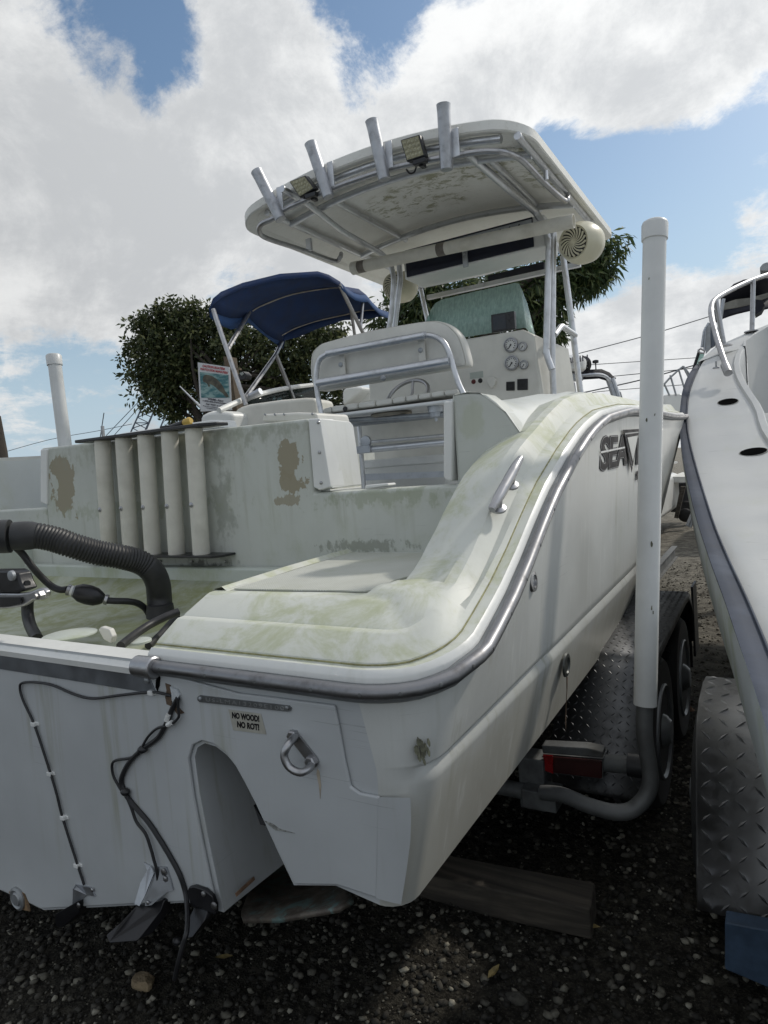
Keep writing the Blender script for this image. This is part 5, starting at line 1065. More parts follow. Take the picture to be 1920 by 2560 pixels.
speaker((1400, 615), 5.25, .158, ax=(-.30, -1, -.12)); speaker((680, 790), 5.5, .145, ax=(-.1, -1, -.1))
mb = MB(); mb.tube([RR(z1, 1352, 590, Y=5.36), RR(z1, 1352, 660, Y=5.5)], .018, 8); part('speaker_clamp', mb, al, BOAT)
# ---------------------------------------------------------------- trailer under the main boat
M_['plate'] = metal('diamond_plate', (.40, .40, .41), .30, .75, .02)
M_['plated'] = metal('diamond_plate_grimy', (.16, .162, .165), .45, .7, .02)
def diamond_sheet(nm, prof, x0, x1, mat, parent, s=.030, lug=(.012, .0032, .0022)):
    """bent tread plate: profile of (y, z) points swept along x, with raised lugs"""
    pr_ = smooth_path([(0, y, z) for y, z in prof], 4); mb = MB(); mb.grid([[(x, p[1], p[2]) for x in (x0, x0 + (x1 - x0) * .5, x1)] for p in pr_])
    sh_ = part(nm, mb, mat, parent, solid=.004, sharp=60)
    cum_ = np.concatenate([[0], np.cumsum([np.linalg.norm(pr_[i + 1] - pr_[i]) for i in range(len(pr_) - 1)])]); A_ = np.array(pr_); mb = MB()
    na = int(cum_[-1] / s); nx = int(abs(x1 - x0) / s)
    for i in range(na):
        sa = (i + .5) * s; p = V3([np.interp(sa, cum_, A_[:, k]) for k in range(3)]); p2 = V3([np.interp(sa + .004, cum_, A_[:, k]) for k in range(3)]); tg = nrm(p2 - p); nm_ = nrm(np.cross((1, 0, 0), tg)); nm_ = nm_ if nm_[2] > 0 or abs(nm_[2]) < .2 and nm_[1] < 0 else -nm_
        for j in range(nx):
            c_ = p + V3((min(x0, x1) + (j + .5) * s, 0, 0)) - V3((p[0], 0, 0)); a = 1 if (i + j) % 2 else -1
            d = nrm(V3((1, 0, 0)) * .75 * a + tg * .75); e_ = nrm(np.cross(nm_, d)); L_, W_, H_ = lug
            mb.add([c_ - d * L_, c_ + e_ * W_, c_ + d * L_, c_ - e_ * W_, c_ + nm_ * H_ + d * L_ * .35, c_ + nm_ * H_ - d * L_ * .35], [(0, 1, 5), (1, 4, 5), (1, 2, 4), (2, 3, 4), (3, 5, 4), (3, 0, 5)])
    part('tread_lugs', mb, mat, sh_, kind='stuff', fix=False, sharp=20); return sh_
def wheel(parent, c, r=.325, wdt=.20, side=1):
    c = V3(c); ax = V3((side, 0, 0)); mb = MB()
    mb.lathe([(-wdt, r * .62), (-wdt, r * .9), (-wdt * .9, r * .985), (-wdt * .5, r), (-wdt * .1, r * .985), (0, r * .93), (.004, r * .8), (-.004, r * .62)], c, ax, 48); wh = part('wheel', mb, M_['tyre'], parent, sharp=40)
    mb = MB(); mb.lathe([(-.02, r * .62), (.004, r * .62), (.008, r * .60), (-.012, r * .56), (-.03, r * .5), (-.035, r * .28), (-.02, r * .24), (.01, r * .2), (.03, r * .14), (.03, 0)], c, ax, 40); part('rim', mb, M_['galv'], wh)
    mb = MB()
    for k in range(5): t_ = 2 * math.pi * k / 5; bolt(mb, c + V3((-.028 * side, math.cos(t_) * r * .33, math.sin(t_) * r * .33)), ax, .012, .018)
    part('lug_nuts', mb, M_['steel'], wh, kind='stuff')
    mb = MB()
    for k in range(60):
        t_ = 2 * math.pi * k / 60
        for q in (.25, .6, .85): mb.box(c + V3((-wdt * q * side, math.cos(t_ + q) * r, math.sin(t_ + q) * r)), (.03, .012, .008), np.array([(1, 0, 0), (0, -math.sin(t_), math.cos(t_)), (0, math.cos(t_), math.sin(t_))]))
    part('tread_blocks', mb, M_['tyre'], wh, kind='stuff'); return wh
TRL = thing('boat_trailer', (XC, 3.4, G_Z), 'galvanised tandem boat trailer under the big center console boat', 'boat trailer')
FX0, FX1 = -.80, -.435
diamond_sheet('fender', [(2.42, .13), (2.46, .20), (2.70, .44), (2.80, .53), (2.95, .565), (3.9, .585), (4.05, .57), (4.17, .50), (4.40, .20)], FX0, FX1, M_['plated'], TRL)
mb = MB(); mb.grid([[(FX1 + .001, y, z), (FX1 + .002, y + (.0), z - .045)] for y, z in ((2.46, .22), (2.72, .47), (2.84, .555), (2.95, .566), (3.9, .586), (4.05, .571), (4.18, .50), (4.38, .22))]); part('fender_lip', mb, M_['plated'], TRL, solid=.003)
mb = MB(); mb.box((FX1 - .18, 4.40, .20), (.30, .006, .34)); part('mud_flap', mb, M_['black'], TRL)
mb = MB(); mb.box((FX1 + .0, 4.33, .36), (.012, .20, .42)); part('mud_flap', mb, M_['black'], TRL)
wheel(TRL, (FX1 - .01, 3.02, G_Z + .315)); wheel(TRL, (FX1 - .01, 3.78, G_Z + .315))
for x in (-.98, 2 * XC + .98):
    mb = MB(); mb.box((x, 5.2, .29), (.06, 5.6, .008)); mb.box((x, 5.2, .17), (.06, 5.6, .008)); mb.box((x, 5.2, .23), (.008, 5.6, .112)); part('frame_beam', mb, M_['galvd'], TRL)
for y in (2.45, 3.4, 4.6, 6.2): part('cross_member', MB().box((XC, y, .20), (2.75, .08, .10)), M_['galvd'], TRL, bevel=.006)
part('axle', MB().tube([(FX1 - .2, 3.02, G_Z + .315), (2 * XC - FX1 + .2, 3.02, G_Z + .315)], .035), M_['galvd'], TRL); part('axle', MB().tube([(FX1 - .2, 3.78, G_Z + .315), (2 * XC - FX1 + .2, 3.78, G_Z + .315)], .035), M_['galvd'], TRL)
for x in (-1.25, 2 * XC + 1.25): part('bunk_board', MB().box((x, 4.4, .40), (.09, 4.4, .14)), plain('dark_bunk_carpet', (.03, .03, .035), .95, .3, 30), TRL, bevel=.01)
z9 = zp(1150, 1500, .3436)
def X9(u, v, y): return V3(U(*z9(u, v), Y=y))
mb = MB(); q = [X9(605, 1120, 2.36), X9(1040, 1155, 2.36), X9(1040, 1300, 2.36), X9(610, 1255, 2.36)]; mb.prism(q, (0, .09, 0)); TL = part('tail_light_box', mb, M_['galvd'], TRL)
mb = MB(); q = [X9(600, 1128, 2.35), X9(1036, 1160, 2.35), X9(1036, 1292, 2.35), X9(612, 1240, 2.35)]; mb.prism(q, (0, -.012, 0)); part('red_lens', mb, plain('red_tail_light_lens', (.035, .003, .003), .45, .2, 20), TL, bevel=.004)  # lens red made very dark: the shade by the trailer is in its colour
mb = MB(); q = [X9(607, 1125, 2.33), X9(675, 1130, 2.33), X9(680, 1262, 2.33), X9(655, 1250, 2.33), X9(612, 1235, 2.33)]; mb.prism(q, (0, -.004, 0)); part('reflector', mb, plain('bright_red_reflector', (.26, .006, .009), .3, .1), TL)
mb = MB(); q = [X9(590, 1060, 2.30), X9(920, 1078, 2.30), X9(1040, 1105, 2.30), X9(1040, 1152, 2.30), X9(600, 1118, 2.30)]; mb.prism(q, (0, .05, .004)); part('light_guard', mb, M_['galvd'], TRL, bevel=.005)
mb = MB(); a, b = X9(1040, 1185, 2.40), X9(1290, 1205, 2.40); mb.tube([a, b], .032); part('light_bracket', mb, M_['galvd'], TRL); mb = MB(); mb.lathe([(-.03, .042), (.03, .042), (.034, .02)], b, (1, 0, 0), 18); part('rubber_bung', mb, M_['black'], TRL)
mb = MB(); mb.box(X9(550, 1300, 2.36), (.10, .10, .20)); mb.box(X9(600, 1420, 2.30), (.13, .10, .07)); part('post_bracket', mb, M_['galvd'], TRL, bevel=.006)
a, b = X9(340, 1370, 2.3), X9(620, 1420, 2.3); mb = MB(); mb.tube([a - V3((.6, 0, 0)), b], .030); part('post_arm', mb, M_['galvd'], TRL)
# guide posts
PVR = .037
top, bot = V3(U(1637, 575, d=2.2)), V3(U(1613, 1762, d=2.2)); dv = nrm(top - bot)
up_ = bot - dv * .10
bend = [bot + dv * .05, up_, X9(1385, 1330, 2.26), X9(1290, 1500, 2.24), X9(1150, 1545, 2.22), X9(950, 1500, 2.22), X9(750, 1420, 2.24), X9(600, 1400, 2.26)]
GP = part('guide_post', MB().tube(smooth_path(bend, 8), .027, 16), plain('dull_galvanised_pipe', (.17, .175, .175), .6, .2, 9, .5, dirt=(.10, .09, .08, .6)), TRL)
cap = [(0, PVR)]
mb = MB(); l = np.linalg.norm(top - bot); mb.lathe([(0, PVR - .003), (0, PVR), (l, PVR)], bot, dv, 32); PV = part('pvc_sleeve', mb, M_['pvc'], GP, sharp=30)
mb = MB(); mb.lathe([(0, PVR), (.002, PVR + .0045), (.052, PVR + .005), (.060, PVR + .002), (.066, PVR * .8), (.068, 0)], top - dv * .035, dv, 32); part('post_cap', mb, M_['pvc'], GP, sharp=40)
mb = MB(); r5 = np.random.default_rng(9)
for (px, py, s_) in ((1632, 1360, .010), (1633, 1520, .008), (1638, 1532, .006), (1607, 1048, .008), (1640, 1035, .006), (1612, 690, .005)):
    c_ = V3(U(px, py, d=2.15)); t_ = np.dot(c_ - bot, dv); ax_ = bot + dv * t_; o_ = c_ - ax_; o_ -= dv * o_.dot(dv); o_ = nrm(o_) * (PVR + .0006); n_ = nrm(o_); e_ = np.cross(dv, n_)
    mb.prism([ax_ + o_ + (e_ * math.cos(a_) * .35 + dv * math.sin(a_)) * s_ * r5.uniform(.5, 1.2) for a_ in np.linspace(0, 6.28, 8, False)], n_ * .0006)
part('scuff_marks', mb, M_['scar'], GP, kind='stuff')
PL_D = 4.75
tp, bt = V3(U(135, 897, d=PL_D)), V3(U(166, 1140, d=PL_D)); dv2 = nrm(tp - bt); base2 = bt + (bt - tp) / np.linalg.norm(bt - tp) * 1.2
GP2 = part('guide_post', MB().tube([base2, bt], .035, 14), M_['galv'], TRL); PR2 = .0455
part('pvc_sleeve', MB().lathe([(0, PR2), (np.linalg.norm(tp - base2) - .2, PR2)], base2 + dv2 * .2, dv2, 24), M_['pvc'], GP2, sharp=30)
mb = MB(); mb.lathe([(0, PR2), (.003, PR2 + .007), (.07, PR2 + .008), (.08, PR2), (.084, 0)], tp - dv2 * .05, dv2, 24); part('post_cap', mb, M_['pvc'], GP2, sharp=40)
# timber baulk on the gravel
t = NT('old_dark_timber'); v_ = t.vec((1.2, 26, 26), rot=(0, 0, math.radians(-2))); n = t.noise(1.0, 7, .6, v_, .4); c = t.mix(t.ramp(n, .35, .68), (.035, .030, .024), (.10, .085, .066)); c = t.mix(t.math('MULTIPLY', t.ramp(t.noise(3, 6, .6), .55, .7), .6), c, (.035, .03, .025))
M_['timber'] = t.set(c, .85, 0, n, .5, .006)
a0, a1 = V3(U(1115, 2180, Z=G_Z + .13)), V3(U(1492, 2300, Z=G_Z + .07)); 
tb_ = nrm((a1[0] - a0[0], a1[1] - a0[1], 0)); tn = V3((-tb_[1], tb_[0], 0)); e1 = V3(U(1480, 2352, Z=G_Z)); st = e1 - tb_ * 1.6; st[2] = G_Z
mb = MB(); mb.prism([st + V3((0, 0, .0)), st + V3((0, 0, .105)), st + tn * .13 + V3((0, 0, .115)), st + tn * .13], tb_ * 1.6); part('timber_beam', mb, M_['timber'], None, 'weathered dark timber beam lying on the gravel under the starboard hull', 'timber', bevel=.008)

# ---------------------------------------------------------------- neighbour boat on the right
M_['nb'] = gel('neighbour_gelcoat', (.52, .53, .525), .18, .08, .10, .34, (.4, .42, .3), seed=12)
M_['nbhull'] = gel('neighbour_hull_green', (.52, .56, .57), .42, .35, .3, .4, (.24, .29, .08), seed=13)
M_['vin'] = plain('scuffed_grey_vinyl_rail', (.060, .070, .095), .6, .2, 7, dirt=(.12, .14, .18, .5), spec=.12)
NB = thing('neighbour_boat', (.8, 4, .8), 'white open-bow boat with grey rub rail and stainless bow rail at the right picture edge', 'boat')

NYS = [(1960, 1.1), (1799, 1.35), (1701, 1.6), (1606, 1.9), (1498, 2.35), (1430, 2.7), (1363, 3.1), (1295, 3.6), (1200, 4.3), (1120, 4.9), (1058, 5.4), (970, 6.1), (930, 6.6), (880, 7.2), (830, 8.2), (780, 9)][::-1]
def NP(px, py):
    y0 = py - (py - 1385) / 3650. * (px - 1750); return V3(U(px, py, Y=float(np.interp(y0, [a for a, _ in NYS], [b for _, b in NYS]))))
def resamp(P, Y):
    P = sorted([tuple(p) for p in P], key=lambda p: p[1]); ya = [p[1] for p in P]
    return [V3((np.interp(y, ya, [p[0] for p in P]), y, np.interp(y, ya, [p[2] for p in P]))) for y in Y]
e_ro = [NP(*p) for p in [(1960, 1925), (1915, 1799), (1880, 1701), (1845, 1606), (1810, 1498), (1783, 1430), (1761, 1363), (1739, 1295), (1716, 1200), (1703, 1120), (1698, 1058), (1707, 970), (1722, 936), (1745, 905)]]
e_ri = [NP(*p) for p in [(1960, 1740), (1920, 1639), (1891, 1566), (1858, 1487), (1820, 1406), (1783, 1317), (1747, 1200), (1725, 1120), (1714, 1060), (1719, 985), (1748, 908)]]
e_de = [NP(*p) for p in [(1960, 1400), (1920, 1322), (1886, 1265), (1853, 1200), (1808, 1123), (1771, 1048), (1752, 974), (1750, 925), (1786, 869)]]
e_lip = [NP(*p) for p in [(1960, 1130), (1920, 1063), (1898, 1037), (1857, 989), (1831, 936), (1827, 884), (1846, 872)]]
Ys = np.concatenate([np.linspace(.3, 6.6, 34), [6.9, 7.15]])
def extend(P, y, xz):
    return [V3((xz[0], y, xz[1]))] + list(P)
ro = resamp(extend(e_ro, .2, (.08, .86)), Ys); ri = resamp(extend(e_ri, .2, (.09, .865)), Ys)
de = resamp(extend(e_de, .2, (.30, .885)), Ys); lp = resamp(extend(e_lip, .2, (.62, .90)), Ys)
# towards the stern the deck keeps its width
for i, y in enumerate(Ys):
    f = max(0, min(1, (3.3 - y) / 1.5)); z_ = ri[i][2]
    if y < 3.4: de[i] = V3((ri[i][0] + .10 + .0 * f, y, z_ + .012)); 
    if y < 5.3: lp[i] = V3((max(ri[i][0] + .42, de[i][0] + .25), y, de[i][2] + .004))
sm = lambda A: [A[0]] + [(A[i - 1] + 2 * A[i] + A[i + 1]) / 4 for i in range(1, len(A) - 1)] + [A[-1]]
de, lp, ri, ro = sm(sm(de)), sm(sm(lp)), sm(ri), sm(ro)
mb = MB(); mb.grid([[a + V3((.01, 0, -.0)), a * .5 + b * .5 + V3((0, 0, .012)), b, b * .7 + c * .3 + V3((0, 0, .004)), b * .3 + c * .7, c, c + V3((.012, 0, .022)), c + V3((.05, 0, .024)), c + V3((.06, 0, .01)), c + V3((.065, 0, -.10)), c + V3((.07, 0, -.7))] for a, b, c in zip(ri, de, lp)]); part('deck', mb, M_['nb'], NB, sharp=50)
# far bow: the gunwale and the inner wall swing round to the right
far_o = [NP(1745, 905), NP(1786, 869), NP(1842, 843), NP(1883, 826), NP(1925, 809), NP(1990, 790)]
far_i = [V3((lp[-1][0] + .03, lp[-1][1], lp[-1][2])), NP(1846, 878), NP(1857, 858), NP(1883, 839), NP(1925, 815), NP(1990, 794)]
far_i[1] = far_i[0] * .5 + V3(far_i[2]) * .5
mb = MB(); mb.grid([[a - V3((0, 0, .25)), a, a * .5 + b * .5 + V3((0, 0, .01)), b, b + V3((.01, -.03, .02)), b + V3((.03, -.06, .01)), b + V3((.04, -.07, -.15)), b + V3((.05, -.09, -1.6))] for a, b in zip(far_o, far_i)]); part('bow_liner', mb, M_['nb'], NB, sharp=50)
mb = MB(); mb.grid([[a + V3((.012, 0, .0)), a + V3((.0, 0, -.05)), a + V3((.02, 0, -.25)), a + V3((.10, 0, -.48)), a + V3((.9, 0, -.75))] for a in ro]); part('hull_side', mb, M_['nbhull'], NB, sharp=60)
mb = MB(); rw = []
for i, (a, b) in enumerate(zip(ro, ri)):
    m_ = (a + b) / 2; k = b - a; w_ = np.linalg.norm(k[[0, 2]]); k = V3((k[0], 0, k[2])); h = nrm(k) * max(.022, min(.05, w_ * .5)); nn_ = V3((-.9, -.3, .35)); nn_ = nrm(nn_)
    rw.append([a + V3((.014, 0, -.006)), a, a * .75 + b * .25 + nn_ * .016, a * .5 + b * .5 + nn_ * .020, a * .25 + b * .75 + nn_ * .016, b, b + V3((.012, 0, .0))])
mb.grid(rw); part('rub_rail', mb, M_['vin'], NB, sharp=60)
mb = MB(); mb.tube([b + V3((.004, -.002, .006)) for b in ri], .003, 8); part('rail_bead', mb, M_['vin'], NB)
# its far half, mostly outside the picture
NXC = 1.45
def mir_(A): return [V3((2 * NXC - p[0], p[1], p[2])) for p in A]
mb = MB(); mb.grid([[a, b, c, c + V3((-.05, 0, .022)), c + V3((-.07, 0, -.7))] for a, b, c in zip(mir_(ri), mir_(de), mir_(lp))]); part('deck', mb, M_['nb'], NB, sharp=50)
mb = MB(); mb.grid([[a, a + V3((-.02, 0, -.25)), a + V3((-.10, 0, -.48)), a + V3((-.9, 0, -.75)), V3((NXC, a[1], a[2] - .95)), b + V3((.9, 0, -.75))] for a, b in zip(mir_(ro), ro)]); part('hull_bottom', mb, M_['nbhull'], NB, sharp=60)
mb = MB(); mb.grid([[V3((c[0] + .07, c[1], c[2] - .62)), V3((2 * NXC - c[0] - .07, c[1], c[2] - .62))] for c in lp]); part('cockpit_sole', mb, M_['nb'], NB)
mb = MB(); a, b = ro[0], mir_(ro)[0]; mb.poly([a, b, b + V3((-.1, 0, -.48)), V3((NXC, a[1], a[2] - .95)), a + V3((.1, 0, -.48))]); part('transom', mb, M_['nb'], NB, solid=.03)
# rod-holder cut-outs
def oval(px, py, rx, ry, tilt=0):
    c_ = NP(px, py); c_[2] += .004
    idx = int(np.argmin([abs(y - c_[1]) for y in Ys])); 
    tg = nrm(de[min(idx + 1, len(de) - 1)] - de[max(idx - 1, 0)]); ac = nrm(lp[idx] - de[idx]); n_ = nrm(np.cross(ac, tg)); n_ = n_ if n_[2] > 0 else -n_
    # seat the hole on the deck plane
    r = raydir(px, py); base = de[idx]; t_ = np.dot(base - CAM, n_) / np.dot(r, n_); c_ = CAM + t_ * r + n_ * .004
    m1 = MB(); k_ = np.linalg.norm(c_ - CAM) / F * 1.0
    e1 = V3(U(px + rx, py - rx * .1, d=1)) - V3(U(px, py, d=1)); 
    pts = []
    for a_ in np.linspace(0, 2 * math.pi, 22, False):
        q = raydir(px + rx * math.cos(a_), py - rx * .12 * math.cos(a_) + ry * math.sin(a_)); t2 = np.dot(base - CAM, n_) / np.dot(q, n_); pts.append(CAM + t2 * q + n_ * .005)
    c2 = np.mean(pts, axis=0); m1.prism([c2 + (p - c2) * 1.10 for p in pts], n_ * -.003); part('hole_rim', m1, M_['scar2'], NB)
    m1 = MB(); m1.prism([p + n_ * .002 for p in pts], n_ * -.003); part('rod_holder_hole', m1, M_['hole'], NB)
oval(1820, 1006, 25, 7.5); oval(1884, 1131, 34, 9)
zb = zp(1640, 600, .1688)
def B(u, v, y): return V3(U(*zb(u, v), Y=y))
rl = [B(1060, 1960, 6.15), B(1035, 1860, 6.2), B(960, 1640, 6.35), B(885, 1400, 6.55), B(835, 1200, 6.7), B(815, 1050, 6.85), B(835, 935, 7.0), B(900, 860, 7.15), B(1050, 770, 7.4), B(1250, 670, 7.7), B(1450, 585, 8.0), B(1700, 500, 8.4), B(1900, 450, 8.7)]
part('bow_rail', MB().tube(smooth_path(rl, 6), .024, 12), M_['steel'], NB)
for a, b in (((885, 890, 7.1), (1005, 1560, 7.05)), ((1440, 600, 7.95), (1422, 1350, 7.75))):
    mb = MB(); mb.tube([B(*a), B(*b)], .023, 12); part('stanchion', mb, M_['steel'], NB)
    mb = MB(); mb.lathe([(0, .075), (.012, .07), (.016, .03)], B(*b) - V3((0, 0, .008)), (0, 0, 1), 20); part('stanchion_base', mb, M_['steel'], NB)
mb = MB(); a, b = B(1020, 1850, 6.2), B(1070, 1970, 6.12); mb.tube([a, b], .034, 14); part('rail_foot', mb, M_['steel'], NB)
mb = MB(); mb.lathe([(0, .03), (.01, .028), (.02, .008), (.06, .008)], B(893, 1905, 6.25), (0, 0, 1), 10); part('deck_fitting', mb, M_['steel'], NB)
# neighbour trailer: treadplate fender, wheel, blue bracket
NT_ = thing('neighbour_trailer', (.6, 2.5, G_Z), 'trailer under the right hand boat with shiny diamond plate fender and blue step', 'boat trailer')
fx0 = U(1752, 1900, Z=.33)[0]
diamond_sheet('fender', [(2.13, -.03), (2.155, .10), (2.21, .28), (2.27, .42), (2.34, .50), (2.44, .535), (2.60, .545), (2.72, .52), (2.80, .44), (2.84, .30)], -.24, .60, M_['plate'], NT_, .050, (.021, .0052, .0034))
mb = MB(); prf = [(2.13, -.03), (2.155, .10), (2.21, .28), (2.27, .42), (2.34, .50), (2.44, .535), (2.60, .545), (2.72, .52), (2.80, .44)]; mb.grid([[(-.240, y, z), (-.246, y + .01, z - .01), (-.243, y + .05, z - .03)] for y, z in prf]); part('fender_lip', mb, M_['plate'], NT_, solid=.003)
wheel(NT_, (-.262, 2.52, G_Z + .31), .31, .20, -1)
q = [U(1812, 2306, Y=1.98), U(1990, 2340, Y=1.98), U(1990, 2500, Y=1.98), U(1812, 2424, Y=1.98)]
mb = MB(); mb.prism(q, (0, .06, 0)); part('step_bracket', mb, plain('faded_blue_paint', (.05, .085, .14), .6, .2, 30), NT_, bevel=.005)
mb = MB(); mb.box((.55, 3.0, .12), (.08, 5, .10)); part('frame_beam', mb, M_['galv'], NT_, bevel=.006)
# ---------------------------------------------------------------- foliage
def leaf_mat(nm, c0, c1, c2, tr=.25):
    t = NT(nm); gi = t.n.new('ShaderNodeNewGeometry'); rp = t.n.new('ShaderNodeValToRGB'); t.l.new(gi.outputs['Random Per Island'], rp.inputs[0])
    e = rp.color_ramp.elements; e[0].color = (*c0, 1); e[1].color = (*c2, 1); q = e.new(.6); q.color = (*c1, 1)
    t.set(rp.outputs[0], .5, 0); tl = t.n.new('ShaderNodeBsdfTranslucent'); t.l.new(rp.outputs[0], tl.inputs[0]); m = t.n.new('ShaderNodeMixShader'); m.inputs[0].default_value = tr
    t.l.new(t.b.outputs[0], m.inputs[1]); t.l.new(tl.outputs[0], m.inputs[2]); t.l.new(m.outputs[0], t.n['Material Output'].inputs[0]); return t.m
def leaves(nm, parent, mat, blobs, d, nclump, nleaf, clr, ll, lw, droop, seed, depth=.9, org=None):
    """leaf blades in clumps through crown lobes given as (px, py, radius px)"""
    r = np.random.default_rng(seed); C = []; wts = np.array([b[2] ** 2 for b in blobs], float); wts /= wts.sum()
    for k in range(nclump):
        b = blobs[r.choice(len(blobs), p=wts)]; u_ = r.normal(size=3); u_ /= np.linalg.norm(u_); rad = r.random() ** .5 * b[2] * 1.04
        dd = d + (b[3] if len(b) > 3 else 0) + u_[2] * rad / F * d * depth; C.append(U(b[0] + u_[0] * rad, b[1] + u_[1] * rad, d=dd))
    C = np.array(C); n = nclump * nleaf
    cc = np.repeat(C, nleaf, 0); u_ = r.normal(size=(n, 3)); u_ /= np.linalg.norm(u_, axis=1)[:, None]; base = cc + u_ * (clr * r.random(n) ** .5)[:, None] * np.repeat(r.uniform(.5, 1.4, nclump), nleaf)[:, None]
    dr = u_ * .8 + r.normal(size=(n, 3)) * .5 + np.array([0, 0, -droop]); dr /= np.linalg.norm(dr, axis=1)[:, None]
    sd_ = np.cross(dr, r.normal(size=(n, 3))); sd_ /= np.linalg.norm(sd_, axis=1)[:, None]; L_ = (ll * r.uniform(.6, 1.25, n))[:, None]; W_ = (lw * r.uniform(.7, 1.2, n))[:, None]
    up_ = np.cross(sd_, dr)
    V = np.stack([base, base + dr * L_ * .45 + sd_ * W_ + up_ * L_ * .05, base + dr * L_ - np.array([0, 0, 1]) * L_ * .12, base + dr * L_ * .45 - sd_ * W_ + up_ * L_ * .05], 1).reshape(-1, 3) - ORG[parent.name]
    Fi = np.arange(n * 4).reshape(-1, 4)
    me = bpy.data.meshes.new(nm); me.vertices.add(len(V)); me.vertices.foreach_set('co', V.ravel()); me.loops.add(n * 4); me.loops.foreach_set('vertex_index', Fi.ravel()); me.polygons.add(n)
    me.polygons.foreach_set('loop_start', np.arange(n) * 4); me.update(calc_edges=True); me.materials.append(mat); ob = bpy.data.objects.new(nm, me); COL.objects.link(ob); ob.parent = parent; ORG[ob.name] = ORG[parent.name]; ob['kind'] = 'stuff'; return C
bark = plain('dark_bark', (.045, .038, .03), .95, .3, 8, bump=.6, bd=.02)
def limbs(parent, trunk, C, n, seed, r0):
    r = np.random.default_rng(seed); mb = MB(); t_ = [V3(p) for p in trunk]; mb.tube(smooth_path(t_, 4), [r0 * (1 - .6 * k / (4 * (len(t_) - 1))) for k in range(4 * (len(t_) - 1) + 1)], 10)
    part('trunk', mb, bark, parent)
    for k in range(n):
        e_ = C[r.integers(len(C))]; s_ = t_[-1] if r.random() < .6 else t_[-2]; m_ = (s_ + e_) / 2 + r.normal(size=3) * .25 + V3((0, 0, .2)); mb = MB(); mb.tube(smooth_path([s_, m_, e_], 5), list(np.linspace(r0 * .35, r0 * .05, 11)), 6); part('limb', mb, bark, parent)
T1 = thing('oak_tree', (U(520, 1050, d=26)[0], U(520, 1050, d=26)[1], G_Z), 'broad dark green tree beyond the yard behind the blue canopy and manatee sign', 'tree')
zt = lambda u, v: (.603 * u, 640 + .603 * v)
bl = [(*zt(620, 350), 62), (*zt(700, 290), 62), (*zt(745, 245), 38), (*zt(660, 270), 34), (*zt(590, 420), 44), (*zt(560, 460), 24), (*zt(640, 480), 62), (*zt(720, 420), 75), (*zt(620, 560), 44), (*zt(700, 590), 46), (*zt(760, 560), 60), (*zt(800, 330), 70), (*zt(880, 300), 62), (*zt(870, 250), 28), (*zt(830, 450), 80), (*zt(900, 560), 70), (*zt(960, 420), 90), (*zt(1000, 310), 60), (*zt(1050, 520), 90), (*zt(1150, 400), 90), (*zt(1180, 540), 80), (*zt(1270, 380), 70), (*zt(1340, 340), 55), (*zt(1390, 310), 28), (*zt(1300, 500), 80), (*zt(1380, 560), 60), (*zt(1250, 620), 60), (*zt(1400, 420), 26), (*zt(720, 640), 26), (*zt(580, 350), 26), (*zt(545, 390), 14), (*zt(1060, 640), 60), (*zt(940, 640), 45)]
r6 = np.random.default_rng(4); EX = []
for b_ in bl[:22]:
    for k in range(5):
        t_ = r6.uniform(0, 6.28); EX.append((b_[0] + math.cos(t_) * b_[2] * r6.uniform(.85, 1.35), b_[1] + math.sin(t_) * b_[2] * r6.uniform(.85, 1.3), b_[2] * r6.uniform(.16, .3)))
M_['leaf1'] = leaf_mat('oak_leaves', (.026, .040, .016), (.065, .088, .032), (.19, .20, .085), .35)
C1 = leaves('foliage', T1, M_['leaf1'], bl + EX, 26, 950, 38, .34, .22, .05, .15, 3)
g1 = U(505, 1075, d=26); limbs(T1, [(g1[0], g1[1], G_Z), (g1[0] + .2, g1[1], 1.6), (g1[0] + .6, g1[1], 3.2), (g1[0] + 1.6, g1[1], 5.0)], C1, 34, 5, .34)
T2 = thing('mango_tree', (U(1150, 1000, d=15)[0], U(1150, 1000, d=15)[1], G_Z), 'green tree with long drooping leaves directly behind the console and hard top', 'tree')
z1p = lambda u, v: (560 + .627 * u, 220 + .627 * v)
bl2 = [(*z1p(1540, 650), 34), (*z1p(1570, 620), 20), (*z1p(1500, 700), 46), (*z1p(1440, 720), 50), (*z1p(1550, 700), 24), (*z1p(1440, 780), 36), (*z1p(1370, 740), 60), (*z1p(1280, 780), 60), (*z1p(1210, 800), 60), (*z1p(1130, 800), 60), (*z1p(1060, 800), 60), (*z1p(980, 830), 56), (*z1p(880, 830), 50), (*z1p(800, 860), 50), (*z1p(740, 880), 46), (*z1p(680, 880), 40), (*z1p(630, 920), 26), (*z1p(615, 950), 14),
       (*z1p(1300, 880), 56), (*z1p(1340, 840), 40), (*z1p(1220, 900), 50), (*z1p(1330, 980), 18), (*z1p(1290, 960), 36), (*z1p(1000, 930), 60), (*z1p(900, 930), 56), (*z1p(760, 940), 40), (*z1p(1100, 900), 60), (*z1p(1500, 780), 14), (*z1p(1385, 860), 16), (*z1p(1400, 680), 40), (*z1p(840, 780), 30), (*z1p(1330, 1060), 14), (*z1p(1390, 800), 20), (*z1p(1580, 660), 10)]
M_['leaf2'] = leaf_mat('mango_leaves', (.025, .05, .018), (.065, .10, .035), (.17, .20, .07), .4)
C2 = leaves('foliage', T2, M_['leaf2'], bl2, 15, 520, 26, .24, .25, .026, .75, 8)
g2 = U(1130, 1010, d=15); limbs(T2, [(g2[0], g2[1], G_Z), (g2[0] + .1, g2[1], 1.8), (g2[0] + .5, g2[1] + .2, 3.4), (g2[0] + .9, g2[1] + .2, 4.4)], C2, 26, 6, .24)
T3 = thing('palm_trunk', (*U(2, 1100, d=14)[:2], G_Z), 'dark rough tree trunk at the far left picture edge above the hull', 'tree')
